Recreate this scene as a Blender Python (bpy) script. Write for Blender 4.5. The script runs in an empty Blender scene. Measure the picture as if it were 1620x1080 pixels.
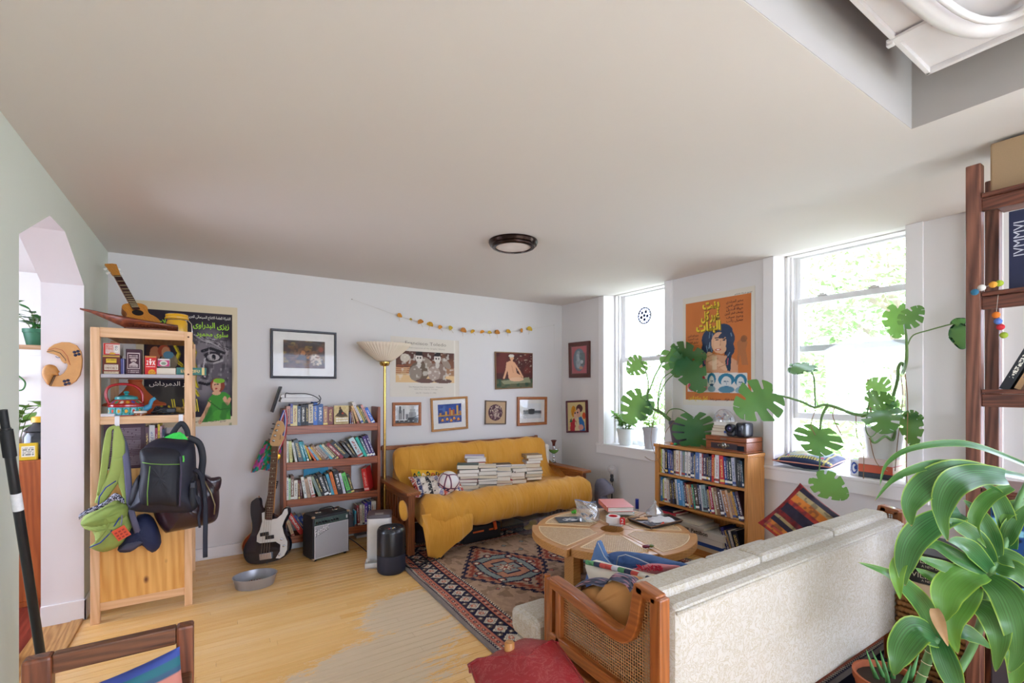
import bpy, bmesh, math, random, unicodedata
import numpy as np
from mathutils import Vector, Matrix
random.seed(7); rng = np.random.default_rng(7)
SC = bpy.context.scene
COL = SC.collection
PI = math.pi
# ---------------------------------------------------------------- camera, sky, sun, exposure
H0 = 1.485; FP = 744.0; YAW = math.radians(32.6)
cam = bpy.data.cameras.new('camera'); cam_o = bpy.data.objects.new('camera', cam); COL.objects.link(cam_o)
cam.sensor_width = 36; cam.lens = 36 * FP / 1620; cam.shift_y = 72 / 1620; cam.clip_start = 0.05
cam_o.location = (0,0, H0); cam_o.rotation_euler = (PI / 2,0,-YAW)
SC.camera = cam_o
SC.view_settings.view_transform = 'Standard'; SC.view_settings.look = 'None'
SC.view_settings.gamma = 1.0; SC.view_settings.use_curve_mapping = False
SC.view_settings.exposure = 1.45
W = bpy.data.worlds.new('world'); SC.world = W; W.use_nodes = True
W.node_tree.nodes['Background'].inputs[0].default_value = (0.86,0.93,1.22,1)
W.node_tree.nodes['Background'].inputs[1].default_value = 4.3
sun = bpy.data.lights.new('sun', 'SUN'); sun.energy = 19.0; sun.angle = math.radians(2); sun.color = (.82,.97,1.08)
sun_o = bpy.data.objects.new('sun', sun); COL.objects.link(sun_o)
sun_o.rotation_euler = Vector((0.22,0.62,-0.75)).to_track_quat('-Z', 'Y').to_euler()
def portal(name, loc, rot, sx, sy):
    l = bpy.data.lights.new(name, 'AREA'); l.shape = 'RECTANGLE'; l.size = sx; l.size_y = sy; l.cycles.is_portal = True
    o = bpy.data.objects.new(name, l); COL.objects.link(o); o.location = loc; o.rotation_euler = rot
SC.cycles.use_denoising = True
SC.cycles.max_bounces = 12; SC.cycles.diffuse_bounces = 8; SC.cycles.transparent_max_bounces = 12
SC.cycles.caustics_reflective = False; SC.cycles.caustics_refractive = False
SC.cycles.sample_clamp_indirect = 6
# ---------------------------------------------------------------- photo pixel -> point on a real plane
FX, FY = math.sin(YAW), math.cos(YAW); RX, RY = FY, -FX
def ray(px, py):
    u = (px - 810) / FP; return (FX + u * RX, FY + u * RY, (612 - py) / FP)
def Pz(px, py, z):
    r = ray(px, py); d = (z - H0) / r[2]; return Vector((r[0] * d, r[1] * d, z))
def Py(px, py, Y):
    r = ray(px, py); d = Y / r[1]; return Vector((r[0] * d, Y, H0 + r[2] * d))
def Px(px, py, X):
    r = ray(px, py); d = X / r[0]; return Vector((X, r[1] * d, H0 + r[2] * d))
def Pd(px, py, d):
    r = ray(px, py); return Vector((r[0] * d, r[1] * d, H0 + r[2] * d))
# ---------------------------------------------------------------- colours and materials
def lin(h, k=1.0):
    h = h.lstrip('#'); c = [int(h[i:i + 2], 16) / 255 for i in (0,2,4)]
    return tuple(min(1, k * (x / 12.92 if x <= .04045 else ((x + .055) / 1.055) ** 2.4)) for x in c)
MATS = {}
def newmat(name):
    m = bpy.data.materials.new(name); m.use_nodes = True
    nt = m.node_tree; b = nt.nodes['Principled BSDF']
    return m, nt, b
def N(nt, t, **kw):
    n = nt.nodes.new(t)
    for k, v in kw.items():
        if k.startswith('i_'): n.inputs[k[2:].replace('_', ' ')].default_value = v
        else: setattr(n, k, v)
    return n
def mixc(nt, fac, a, b, mode='MIX'):
    n = nt.nodes.new('ShaderNodeMix'); n.data_type = 'RGBA'; n.blend_type = mode
    for s, v in ((0, fac),(6, a),(7, b)):
        if hasattr(v, 'is_output') or isinstance(v, bpy.types.NodeSocket): nt.links.new(v, n.inputs[s])
        elif s == 0: n.inputs[0].default_value = v
        else: n.inputs[s].default_value = (*v[:3], 1)
    return n.outputs[2]
def ramp(nt, fac, stops):
    n = nt.nodes.new('ShaderNodeValToRGB'); e = n.color_ramp.elements
    while len(e) < len(stops): e.new(0.5)
    for x, (p, c) in zip(e, stops):
        x.position = p; x.color = (*((c, c, c) if isinstance(c, (int, float)) else c[:3]),1)
    nt.links.new(fac, n.inputs[0]); return n.outputs[0]
def coords(nt, scale=(1,1,1), kind='Object'):
    tc = nt.nodes.new('ShaderNodeTexCoord'); mp = nt.nodes.new('ShaderNodeMapping'); mp.inputs['Scale'].default_value = scale
    nt.links.new(tc.outputs[kind], mp.inputs[0]); return mp.outputs[0]
def noise(nt, vec, scale, detail=3, rough=.55, dist=0):
    n = nt.nodes.new('ShaderNodeTexNoise'); n.inputs['Scale'].default_value = scale; n.inputs['Detail'].default_value = detail
    n.inputs['Roughness'].default_value = rough; n.inputs['Distortion'].default_value = dist
    nt.links.new(vec, n.inputs['Vector']); return n.outputs[0]
def bump(nt, b, h, s=.2, d=.01):
    n = nt.nodes.new('ShaderNodeBump'); n.inputs['Strength'].default_value = s; n.inputs['Distance'].default_value = d
    nt.links.new(h, n.inputs['Height']); nt.links.new(n.outputs[0], b.inputs['Normal'])
def M(hexv, rough=.6, metal=0, var=.08, scale=18, bmp=0, spec=None, coat=0):
    key = (hexv, rough, metal, var, scale, bmp, spec, coat)
    if key in MATS: return MATS[key]
    m, nt, b = newmat('paint_' + hexv.lstrip('#')); c = lin(hexv)
    b.inputs['Roughness'].default_value = rough; b.inputs['Metallic'].default_value = metal
    if spec is not None: b.inputs['Specular IOR Level'].default_value = spec
    if coat: b.inputs['Coat Weight'].default_value = coat
    v = coords(nt)
    n = noise(nt, v, scale)
    col = mixc(nt, n, tuple(x * (1 - var) for x in c), tuple(min(1, x * (1 + var)) for x in c))
    nt.links.new(col, b.inputs['Base Color'])
    if bmp: bump(nt, b, noise(nt, v, scale * 6,4), bmp, .004)
    MATS[key] = m; return m
def wood(name, light, dark, axis='z', sc=1.0, rough=.45, amt=1.0, coat=0, knots=False):
    key = ('wood', name, axis)
    if key in MATS: return MATS[key]
    m, nt, b = newmat('wood_' + name)
    s = [14 * sc] * 3; s['xyz'.index(axis)] = 1.1 * sc
    oi = nt.nodes.new('ShaderNodeObjectInfo')
    v = coords(nt, tuple(s))
    va = nt.nodes.new('ShaderNodeVectorMath'); va.operation = 'ADD'
    mul = nt.nodes.new('ShaderNodeMath'); mul.operation = 'MULTIPLY'; mul.inputs[1].default_value = 37
    nt.links.new(oi.outputs['Random'], mul.inputs[0]); nt.links.new(v, va.inputs[0]); nt.links.new(mul.outputs[0], va.inputs[1])
    n1 = noise(nt, va.outputs[0], 2.2,5,.6,1.2)
    w = nt.nodes.new('ShaderNodeTexWave'); w.wave_type = 'BANDS'; w.bands_direction = 'DIAGONAL'
    w.inputs['Scale'].default_value = 1.6; w.inputs['Distortion'].default_value = 9; w.inputs['Detail'].default_value = 3; w.inputs['Detail Scale'].default_value = .8
    nt.links.new(va.outputs[0], w.inputs['Vector'])
    f = mixc(nt, .28, n1, w.outputs[0])
    f = ramp(nt, f, [(.25,0.0),(.8, amt)])
    col = mixc(nt, f, lin(light), lin(dark))
    if knots:
        vo = nt.nodes.new('ShaderNodeTexVoronoi'); vo.inputs['Scale'].default_value = 1.0
        s2 = [7.0] * 3; s2['xyz'.index(axis)] = 4.0
        nt.links.new(coords(nt, tuple(s2)), vo.inputs['Vector'])
        col = mixc(nt, ramp(nt, vo.outputs['Distance'], [(.03,1.0),(.12,0.0)]), col, lin('#6b3a1c'))
    nt.links.new(col, b.inputs['Base Color']); b.inputs['Roughness'].default_value = rough
    if coat: b.inputs['Coat Weight'].default_value = coat
    bump(nt, b, n1,.08,.004)
    MATS[key] = m; return m
def vcol(name='print', rough=.6, spec=.3):
    key = ('vcol', rough, spec)
    if key in MATS: return MATS[key]
    m, nt, b = newmat('printed_' + name); a = nt.nodes.new('ShaderNodeAttribute'); a.attribute_name = 'Col'
    nt.links.new(a.outputs['Color'], b.inputs['Base Color']); b.inputs['Roughness'].default_value = rough
    b.inputs['Specular IOR Level'].default_value = spec
    MATS[key] = m; return m
def glassmat(name='glass', tint=(1,1,1), gloss=.06, rough=.02, milky=0):
    key = ('glass', name)
    if key in MATS: return MATS[key]
    m = bpy.data.materials.new(name); m.use_nodes = True; nt = m.node_tree; nt.nodes.clear()
    o = nt.nodes.new('ShaderNodeOutputMaterial'); t = nt.nodes.new('ShaderNodeBsdfTransparent'); g = nt.nodes.new('ShaderNodeBsdfGlossy')
    t.inputs[0].default_value = (*tint, 1); g.inputs['Roughness'].default_value = rough
    lw = nt.nodes.new('ShaderNodeLayerWeight'); lw.inputs[0].default_value = .25
    ma = nt.nodes.new('ShaderNodeMath'); ma.operation = 'MULTIPLY_ADD'; ma.inputs[1].default_value = .5; ma.inputs[2].default_value = gloss
    nt.links.new(lw.outputs['Facing'], ma.inputs[0])
    mx = nt.nodes.new('ShaderNodeMixShader'); nt.links.new(ma.outputs[0], mx.inputs[0]); nt.links.new(t.outputs[0], mx.inputs[1]); nt.links.new(g.outputs[0], mx.inputs[2])
    out = mx.outputs[0]
    if milky:
        d = nt.nodes.new('ShaderNodeBsdfDiffuse'); d.inputs[0].default_value = (*tint, 1)
        m2 = nt.nodes.new('ShaderNodeMixShader'); m2.inputs[0].default_value = milky
        nt.links.new(out, m2.inputs[1]); nt.links.new(d.outputs[0], m2.inputs[2]); out = m2.outputs[0]
    nt.links.new(out, o.inputs[0]); MATS[key] = m; return m
# ---------------------------------------------------------------- mesh builder
class MB:
    def __init__(s): s.v = []; s.f = []; s.m = []; s.uv = None
    def add(s, vs, fs, m=0, X=None):
        o = len(s.v)
        for p in vs:
            p = Vector(p); s.v.append(tuple(X @ p) if X is not None else tuple(p))
        for f in fs: s.f.append(tuple(i + o for i in f)); s.m.append(m)
        return s
    def bx(s, x0, y0, z0, x1, y1, z1, m=0, X=None):
        vs = [(x, y, z) for z in (z0, z1) for y in (y0, y1) for x in (x0, x1)]
        return s.add(vs, [(0,2,3,1),(4,5,7,6),(0,1,5,4),(2,6,7,3),(0,4,6,2),(1,3,7,5)], m, X)
    def bar(s, a, b, w, t, m=0, up=(0,0,1)):
        a = Vector(a); b = Vector(b); d = (b - a); L = d.length; d.normalize(); u = Vector(up)
        sd = d.cross(u); sd = sd.normalized() if sd.length > 1e-5 else Vector((1,0,0)); u = sd.cross(d)
        X = Matrix((( d.x, sd.x, u.x, a.x),(d.y, sd.y, u.y, a.y),(d.z, sd.z, u.z, a.z),(0,0,0,1)))
        return s.bx(0,-w / 2,-t / 2, L, w / 2, t / 2, m, X)
    def tube(s, pts, r, n=8, m=0, caps=True, flat=1.0, up=None):
        pts = [Vector(p) for p in pts]; k = len(pts)
        rs = r if isinstance(r, (list, tuple)) else [r] * k
        vs = []; prev = None
        for i, p in enumerate(pts):
            d = (pts[min(i + 1, k - 1)] - pts[max(i - 1,0)])
            d = d.normalized() if d.length > 1e-9 else Vector((0,0,1))
            if prev is None:
                ref = Vector(up) if up else (Vector((0,0,1)) if abs(d.z) < .9 else Vector((1,0,0)))
                a = d.cross(ref).normalized()
            else:
                a = prev - d * prev.dot(d); a = a.normalized() if a.length > 1e-6 else d.orthogonal().normalized()
            prev = a; b = d.cross(a)
            for j in range(n):
                t = 2 * PI * j / n; vs.append(p + a * (rs[i] * math.cos(t)) + b * (rs[i] * flat * math.sin(t)))
        fs = [(i * n + j, i * n + (j + 1) % n, (i + 1) * n + (j + 1) % n, (i + 1) * n + j) for i in range(k - 1) for j in range(n)]
        if caps: fs += [tuple(range(n - 1,-1,-1)), tuple((k - 1) * n + j for j in range(n))]
        return s.add(vs, fs, m)
    def lathe(s, prof, n=24, m=0, X=None, loc=(0,0,0), sx=1, sy=1):
        vs = []; fs = []; k = len(prof)
        for r, z in prof:
            for j in range(n):
                t = 2 * PI * j / n; vs.append((loc[0] + r * sx * math.cos(t), loc[1] + r * sy * math.sin(t), loc[2] + z))
        for i in range(k - 1):
            for j in range(n): fs.append((i * n + j, i * n + (j + 1) % n, (i + 1) * n + (j + 1) % n, (i + 1) * n + j))
        if prof[0][0] > 1e-6: fs.append(tuple(range(n - 1,-1,-1)))
        if prof[-1][0] > 1e-6: fs.append(tuple((k - 1) * n + j for j in range(n)))
        return s.add(vs, fs, m, X)
    def prism(s, pts, t, m=0, X=None, m2=None):
        n = len(pts); vs = [(p[0], -t / 2, p[1]) for p in pts] + [(p[0], t / 2, p[1]) for p in pts]
        s.add(vs, [tuple(range(n)), tuple(range(2 * n - 1, n - 1,-1))], m, X)
        return s.add(vs, [(i, i + n, (i + 1) % n + n, (i + 1) % n) for i in range(n)], m if m2 is None else m2, X)
    def grid(s, fn, nu, nv, m=0, closeu=False, uv=False):
        vs = [fn(i / (nu if closeu else nu - 1), j / (nv - 1)) for j in range(nv) for i in range(nu)]
        fs = [(j * nu + i, j * nu + (i + 1) % nu, (j + 1) * nu + (i + 1) % nu, (j + 1) * nu + i) for j in range(nv - 1) for i in range(nu if closeu else nu - 1)]
        return s.add(vs, fs, m)
    def build(s, name, mats=None, parent=None, smooth=False, bevel=0, w=True, sub=0, solid=0, weld=0):
        me = bpy.data.meshes.new(name)
        off = Vector((0,0,0))
        if parent is not None and w: off = ABS[parent.name]
        me.from_pydata([(p[0] - off[0], p[1] - off[1], p[2] - off[2]) for p in s.v], [], s.f)
        mats = mats if isinstance(mats, (list, tuple)) else [mats]
        for x in mats:
            if x: me.materials.append(x)
        if len(mats) > 1: me.polygons.foreach_set('material_index', s.m)
        if weld or not smooth is False or True:
            bm = bmesh.new(); bm.from_mesh(me)
            if weld: bmesh.ops.remove_doubles(bm, verts=bm.verts, dist=weld)
            bmesh.ops.recalc_face_normals(bm, faces=bm.faces); bm.to_mesh(me); bm.free()
        if smooth:
            me.polygons.foreach_set('use_smooth', [True] * len(me.polygons))
            if smooth != 'all': me.set_sharp_from_angle(angle=math.radians(smooth if isinstance(smooth, (int, float)) and smooth > 1 else 40))
        me.update()
        o = bpy.data.objects.new(name, me); COL.objects.link(o)
        ABS[o.name] = ABS[parent.name] if parent is not None else Vector((0,0,0))
        if parent is not None: o.parent = parent
        if bevel:
            b = o.modifiers.new('bevel', 'BEVEL'); b.width = bevel; b.segments = 2; b.limit_method = 'ANGLE'; b.angle_limit = math.radians(40)
        if solid:
            b = o.modifiers.new('solidify', 'SOLIDIFY'); b.thickness = solid; b.offset = 0
        if sub:
            b = o.modifiers.new('subdivision', 'SUBSURF'); b.levels = sub; b.render_levels = sub
        return o
ABS = {}
def tag(o, label=None, cat=None, group=None, kind=None):
    for k, v in (('label', label),('category', cat),('group', group),('kind', kind)):
        if v: o[k] = v
    return o
def thing(name, label, cat, loc, group=None, rz=0):
    o = bpy.data.objects.new(name, None); COL.objects.link(o); o.location = loc; o.rotation_euler = (0,0, rz); o.empty_display_size = .05
    ABS[o.name] = Vector(loc); return tag(o, label, cat, group)
def rebase(o):
    """Move a top-level mesh's origin to the bottom centre of its bounds."""
    me = o.data; n = len(me.vertices); a = np.empty(n * 3); me.vertices.foreach_get('co', a); a = a.reshape(-1,3)
    c = np.array([(a[:, 0].min() + a[:, 0].max()) / 2,(a[:, 1].min() + a[:, 1].max()) / 2, a[:, 2].min()])
    me.vertices.foreach_set('co', (a - c).ravel()); o.location = Vector(o.location) + Vector(c); me.update()
    ABS[o.name] = Vector(o.location); return o
def single(mb, name, mats, label, cat, group=None, **kw):
    return tag(rebase(mb.build(name, mats, None, **kw)), label, cat, group)
def struct(mb, name, mats, parent=None, **kw):
    o = mb.build(name, mats, parent, **kw)
    if parent is None: o['kind'] = 'structure'
    return o
# ---------------------------------------------------------------- painting on fine colour grids
class Art:
    """A small raster of linear colours, painted with shapes in 0..1 coordinates (v up)."""
    def __init__(s, nx, ny, bg):
        s.nx, s.ny = nx, ny; s.a = np.empty((ny, nx, 3)); s.a[:] = lin(bg)
        s.u, s.w = np.meshgrid(np.linspace(0,1, nx), np.linspace(0,1, ny)); s.r = np.random.default_rng(nx * 31 + ny)
    def put(s, mask, c, al=1.0):
        c = np.array(lin(c) if isinstance(c, str) else c); k = (mask * al)[..., None]; s.a = s.a * (1 - k) + c * k; return s
    def ell(s, x, y, rx, ry, c, al=1, rot=0, soft=.0):
        dx, dy = s.u - x, s.w - y; ca, sa = math.cos(rot), math.sin(rot)
        d = ((dx * ca + dy * sa) / rx) ** 2 + ((-dx * sa + dy * ca) / ry) ** 2
        m = (d < 1).astype(float) if not soft else np.clip((1 + soft - d) / (2 * soft),0,1)
        return s.put(m, c, al)
    def rect(s, x0, y0, x1, y1, c, al=1): return s.put(((s.u >= x0) & (s.u <= x1) & (s.w >= y0) & (s.w <= y1)).astype(float), c, al)
    def poly(s, pts, c, al=1):
        ins = np.zeros(s.u.shape, bool); n = len(pts)
        for i in range(n):
            (x0, y0),(x1, y1) = pts[i], pts[(i + 1) % n]
            if y0 == y1: continue
            cr = ((y0 > s.w) != (y1 > s.w)) & (s.u < (x1 - x0) * (s.w - y0) / (y1 - y0) + x0); ins ^= cr
        return s.put(ins.astype(float), c, al)
    def line(s, pts, wd, c, al=1):
        m = np.zeros(s.u.shape)
        for (x0, y0),(x1, y1) in zip(pts[:-1], pts[1:]):
            dx, dy = x1 - x0, y1 - y0; L = dx * dx + dy * dy + 1e-12
            t = np.clip(((s.u - x0) * dx + (s.w - y0) * dy) / L, 0,1)
            m = np.maximum(m, (((s.u - x0 - t * dx) ** 2 + ((s.w - y0 - t * dy)) ** 2) < wd * wd).astype(float))
        return s.put(m, c, al)
    def nz(s, k, seed=0):
        r = np.random.default_rng(seed); g = r.random((k + 2, k + 2)); x = s.u * k; y = s.w * k
        i = x.astype(int); j = y.astype(int); fx = x - i; fy = y - j
        fx = fx * fx * (3 - 2 * fx); fy = fy * fy * (3 - 2 * fy)
        return (g[j, i] * (1 - fx) + g[j, i + 1] * fx) * (1 - fy) + (g[j + 1, i] * (1 - fx) + g[j + 1, i + 1] * fx) * fy
    def blotch(s, k, c, lo=.5, hi=.7, al=1, seed=0, box=None):
        m = np.clip((s.nz(k, seed) - lo) / (hi - lo),0,1)
        if box: m = m * ((s.u >= box[0]) & (s.u <= box[2]) & (s.w >= box[1]) & (s.w <= box[3]))
        return s.put(m, c, al)
    def mesh(s, name, fn, parent=None, mat=None, w=True):
        """fn(u, v) -> point; a grid mesh whose vertices carry the painted colours."""
        nx, ny = s.nx, s.ny; mb = MB()
        mb.v = [tuple(fn(i / (nx - 1), j / (ny - 1))) for j in range(ny) for i in range(nx)]
        mb.f = [(j * nx + i, j * nx + i + 1,(j + 1) * nx + i + 1,(j + 1) * nx + i) for j in range(ny - 1) for i in range(nx - 1)]; mb.m = [0] * len(mb.f)
        o = mb.build(name, mat or vcol(), parent, smooth='all', w=w)
        ca = o.data.color_attributes.new('Col', 'FLOAT_COLOR', 'POINT'); k = np.ones((nx * ny, 4)); k[:, :3] = np.clip(s.a.reshape(-1,3),0,1)
        ca.data.foreach_set('color', k.ravel()); return o
# ---------------------------------------------------------------- lettering
ARF = {}
for _c in list(range(0xFE70,0xFEFD)):
    try: _n = unicodedata.name(chr(_c))
    except ValueError: continue
    for _k in ('ISOLATED', 'INITIAL', 'MEDIAL', 'FINAL'):
        if _n.endswith(' ' + _k + ' FORM'): ARF[(unicodedata.normalize('NFKC', chr(_c)), _k)] = chr(_c)
def arabic(t):
    out = []; t = t.replace('\u0644\u0627', '\ufefb_') if False else t; i = 0; toks = []
    while i < len(t):
        if t[i:i + 2] in ('\u0644\u0627',): toks.append('\u0644\u0627'); i += 2
        else: toks.append(t[i]); i += 1
    def dual(x): return (x, 'INITIAL') in ARF
    def joins(x): return (x, 'FINAL') in ARF
    for k, x in enumerate(toks):
        pv = toks[k - 1] if k else ''; nx = toks[k + 1] if k + 1 < len(toks) else ''
        a = dual(pv) and joins(x); b = dual(x) and joins(nx)
        f = 'MEDIAL' if a and b else 'FINAL' if a else 'INITIAL' if b else 'ISOLATED'
        out.append(ARF.get((x, f), x))
    return ''.join(reversed(out))
TXT = {}
def letters(text, origin, right, up, height, mat, parent, name='lettering', width=None, align='L', shear=0, bold=0.0, w=True, thick=0):
    """Flat printed letters as a mesh lying just proud of a surface; origin = baseline start (or centre)."""
    key = (text, bold)
    if key not in TXT:
        c = bpy.data.curves.new('t', 'FONT'); c.body = text; c.resolution_u = 2; c.offset = bold
        o = bpy.data.objects.new('t', c); COL.objects.link(o); dg = bpy.context.evaluated_depsgraph_get()
        me = bpy.data.meshes.new_from_object(o.evaluated_get(dg)); vs = [tuple(v.co) for v in me.vertices]; fs = [tuple(p.vertices) for p in me.polygons]
        bpy.data.objects.remove(o); bpy.data.curves.remove(c); bpy.data.meshes.remove(me); TXT[key] = (vs, fs)
    vs, fs = TXT[key]
    if not vs: return None
    x0 = min(v[0] for v in vs); x1 = max(v[0] for v in vs)
    k = height / .7; kx = width / (x1 - x0) if width else k
    dx = {'L': -x0, 'C': -(x0 + x1) / 2, 'R': -x1}[align]
    R = Vector(right).normalized(); U = Vector(up).normalized(); O = Vector(origin); nrm = R.cross(U)
    mb = MB(); mb.add([O + R * ((v[0] + dx) * kx + shear * v[1] * k) + U * (v[1] * k) for v in vs], fs)
    return mb.build(name, mat, parent, w=w, solid=thick)
# ================================================================ THE ROOM
XL, XR, YB, ZC, YR = -0.686,3.87,4.84,2.55,-3.6
WT = 0.35
m_wall = M('#d9d5d3', .85, var=.015, scale=2)
m_wall_l = M('#d0d4c8', .85, var=.015, scale=2)
m_ceil = M('#d8d1cd', .9, var=.012, scale=1.5)
m_trim = M('#e6e3e2', .5, var=.02, scale=5)
m_jamb = M('#e4dedd', .7, var=.02, scale=5)
# ---- floor: a slab and its strip planks
m_slab = M('#8a5a2c', .6, var=.1)
fl = MB(); fl.bx(XL - .2, YR, -.12, XR, YB, -.012); floor = struct(fl, 'floor', m_slab)
def plank_mat():
    m, nt, b = newmat('strip_oak')
    oi = N(nt, 'ShaderNodeObjectInfo'); g = N(nt, 'ShaderNodeNewGeometry')
    mp = N(nt, 'ShaderNodeMapping'); mp.inputs['Scale'].default_value = (1.3,22,1); nt.links.new(g.outputs['Position'], mp.inputs[0])
    va = N(nt, 'ShaderNodeVectorMath', operation='ADD'); mu = N(nt, 'ShaderNodeMath', operation='MULTIPLY'); mu.inputs[1].default_value = 50
    nt.links.new(oi.outputs['Random'], mu.inputs[0]); nt.links.new(mp.outputs[0], va.inputs[0]); nt.links.new(mu.outputs[0], va.inputs[1])
    gr = noise(nt, va.outputs[0], 2.5,5,.6,.6)
    c1 = mixc(nt, ramp(nt, gr, [(.3,0),(.72,1)]), lin('#eabf7c'), lin('#d6a158'))
    tint = ramp(nt, oi.outputs['Random'], [(0, lin('#ecc488')),(.5, lin('#dcaa62')),(1, lin('#eeca96'))])
    c1 = mixc(nt, .5, c1, tint)
    # varnish worn through to grey wood on the walking line
    sx = N(nt, 'ShaderNodeSeparateXYZ'); nt.links.new(g.outputs['Position'], sx.inputs[0])
    def gauss(cx, cy, rx, ry, ang):
        mp2 = N(nt, 'ShaderNodeMapping', vector_type='TEXTURE'); mp2.inputs['Location'].default_value = (cx, cy, 0); mp2.inputs['Rotation'].default_value = (0,0, ang); mp2.inputs['Scale'].default_value = (rx, ry, 99)
        nt.links.new(g.outputs['Position'], mp2.inputs[0])
        ln = N(nt, 'ShaderNodeVectorMath', operation='LENGTH'); nt.links.new(mp2.outputs[0], ln.inputs[0])
        mr = N(nt, 'ShaderNodeMapRange'); mr.inputs[1].default_value = 0; mr.inputs[2].default_value = 1; mr.inputs[3].default_value = 1; mr.inputs[4].default_value = 0
        nt.links.new(ln.outputs['Value'], mr.inputs[0]); return mr.outputs[0]
    def mx(a, c):
        q = N(nt, 'ShaderNodeMath', operation='MAXIMUM'); nt.links.new(a, q.inputs[0]); nt.links.new(c, q.inputs[1]); return q.outputs[0]
    z = mx(mx(gauss(1.12,3.0,.62,.5,.5), gauss(.75,2.55,1.1,.4,.25)), gauss(.35,2.25,1.3,.32,.1))
    mp3 = N(nt, 'ShaderNodeMapping'); mp3.inputs['Scale'].default_value = (2.2,8,1); nt.links.new(g.outputs['Position'], mp3.inputs[0])
    wn = noise(nt, mp3.outputs[0], 2.6,9,.74,.5); w9 = noise(nt, mp3.outputs[0], 13,6,.7,1); wn = mixc(nt, .42, wn, w9)
    ad = N(nt, 'ShaderNodeMath', operation='MULTIPLY_ADD'); ad.inputs[1].default_value = .62; nt.links.new(z, ad.inputs[0]); nt.links.new(wn, ad.inputs[2])
    worn = ramp(nt, ad.outputs[0], [(.755,0),(.80,1)])
    c2 = mixc(nt, gr, lin('#d6c0a0'), lin('#bea788'))
    nt.links.new(mixc(nt, worn, c1, c2), b.inputs['Base Color'])
    rr = ramp(nt, worn, [(0,.26),(1,.6)]); nt.links.new(rr, b.inputs['Roughness'])
    bump(nt, b, gr, .05,.003); return m
pm = plank_mat(); PW = .0572
pme = bpy.data.meshes.new('plank')
def _pl():
    e = .0018; c = .003; w = PW / 2 - .0007
    prof = [(-w, -.014),(w, -.014),(w, -c),(w - e, 0),(-w + e, 0),(-w, -c)]
    vs = [(x, y, z) for x in (0,1) for y, z in prof]
    fs = [tuple(range(5,-1,-1)), tuple(range(6,12))] + [(i, (i + 1) % 6,(i + 1) % 6 + 6, i + 6) for i in range(6)]
    pme.from_pydata(vs, [], fs); pme.materials.append(pm)
_pl(); y = YB - PW / 2; first = True
while y > .45:
    x = XL; L = random.uniform(.5,1.9)
    while x < XR - .01:
        e = min(x + L, XR)
        if XR - e < .35: e = XR
        o = bpy.data.objects.new('plank', pme); COL.objects.link(o); o.parent = floor; o.location = (x + .0006, y, 0); o.scale = (e - x - .0012,1,1)
        x = e; L = random.uniform(1.3,2.3)
    y -= PW
fb = MB(); fb.bx(XL, YR, -.012, XR, y + PW / 2,0); fo = fb.build('plank_field', pm, floor); fo['kind'] = 'stuff'
rg = MB(); rg.bx(XL + .15, YR + .2,0.001,3.2,-.35,.012); single(rg, 'bounce_rug', M('#d4d0cb', .95, var=.05), 'added pale grey bounce rug on the floor behind the viewpoint', 'rug')  # unseen rug added to bounce neutral light onto the ceiling
# ---- ceiling with the open shaft
cl = MB(); T = .12; hx0, hx1, hy0, hy1, hz = .25,2.44,-.45,.749,3.35
cl.bx(XL - .25, hy1, ZC, XR, YB, ZC + T); cl.bx(XL - .25, YR, ZC, XR, hy0, ZC + T)
cl.bx(XL - .25, hy0, ZC, hx0, hy1, ZC + T); cl.bx(hx1, hy0, ZC, XR, hy1, ZC + T)
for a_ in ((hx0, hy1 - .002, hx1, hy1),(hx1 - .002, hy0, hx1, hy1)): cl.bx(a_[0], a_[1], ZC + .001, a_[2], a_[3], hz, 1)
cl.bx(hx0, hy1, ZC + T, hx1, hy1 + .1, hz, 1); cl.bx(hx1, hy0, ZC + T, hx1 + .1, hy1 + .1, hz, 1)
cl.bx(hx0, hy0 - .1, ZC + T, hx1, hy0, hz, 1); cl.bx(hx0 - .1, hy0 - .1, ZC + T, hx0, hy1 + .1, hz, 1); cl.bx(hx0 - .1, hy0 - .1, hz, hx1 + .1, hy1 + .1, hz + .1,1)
ceiling = struct(cl, 'ceiling', [m_ceil, M('#b3aca9', .9, var=.015, scale=2)])  # second material: shaft faces darker than the ceiling, shade put into their colour
# ---- walls
wb = MB(); wb.bx(XL - .2, YB, 0, XR + WT, YB + .15, ZC + .12); wall_back = struct(wb, 'wall_back', m_wall)
def wall_x(name, x0, x1, y0, y1, holes, mats, z1=ZC, soffit=0):
    """A wall along Y with openings (ya, yb, za, zb)."""
    mb = MB(); y = y0
    for ya, yb, za, zb in sorted(holes):
        mb.bx(x0, y, 0, x1, ya, z1)
        if za > 0: mb.bx(x0, ya, 0, x1, yb, za)
        if zb < z1: mb.bx(x0, ya, zb, x1, yb, z1)
        y = yb
    mb.bx(x0, y, 0, x1, y1, z1); return struct(mb, name, mats)
W1 = (3.168,4.04); W2 = (1.2135,2.076); W3 = (-1.25,.25); ZS1, ZS2 = .825,.845
wall_right = wall_x('wall_right', XR, XR + WT, YR, YB, [(*W1, ZS1 - .03, ZC),(*W2, ZS2 - .03, ZC),(*W3,.5, ZC),(-3.0,-1.6,.5, ZC)], m_wall)
hd = MB()
for a, b_ in (W1, W2, W3,(-3.0,-1.6)):
    hd.add([(XR, a, ZC),(XR + WT, a, ZC + .045),(XR + WT, a, ZC + .12),(XR, a, ZC + .12),(XR, b_, ZC),(XR + WT, b_, ZC + .045),(XR + WT, b_, ZC + .12),(XR, b_, ZC + .12)],
           [(0,1,2,3),(7,6,5,4),(0,4,5,1),(1,5,6,2),(2,6,7,3),(3,7,4,0)])
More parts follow.
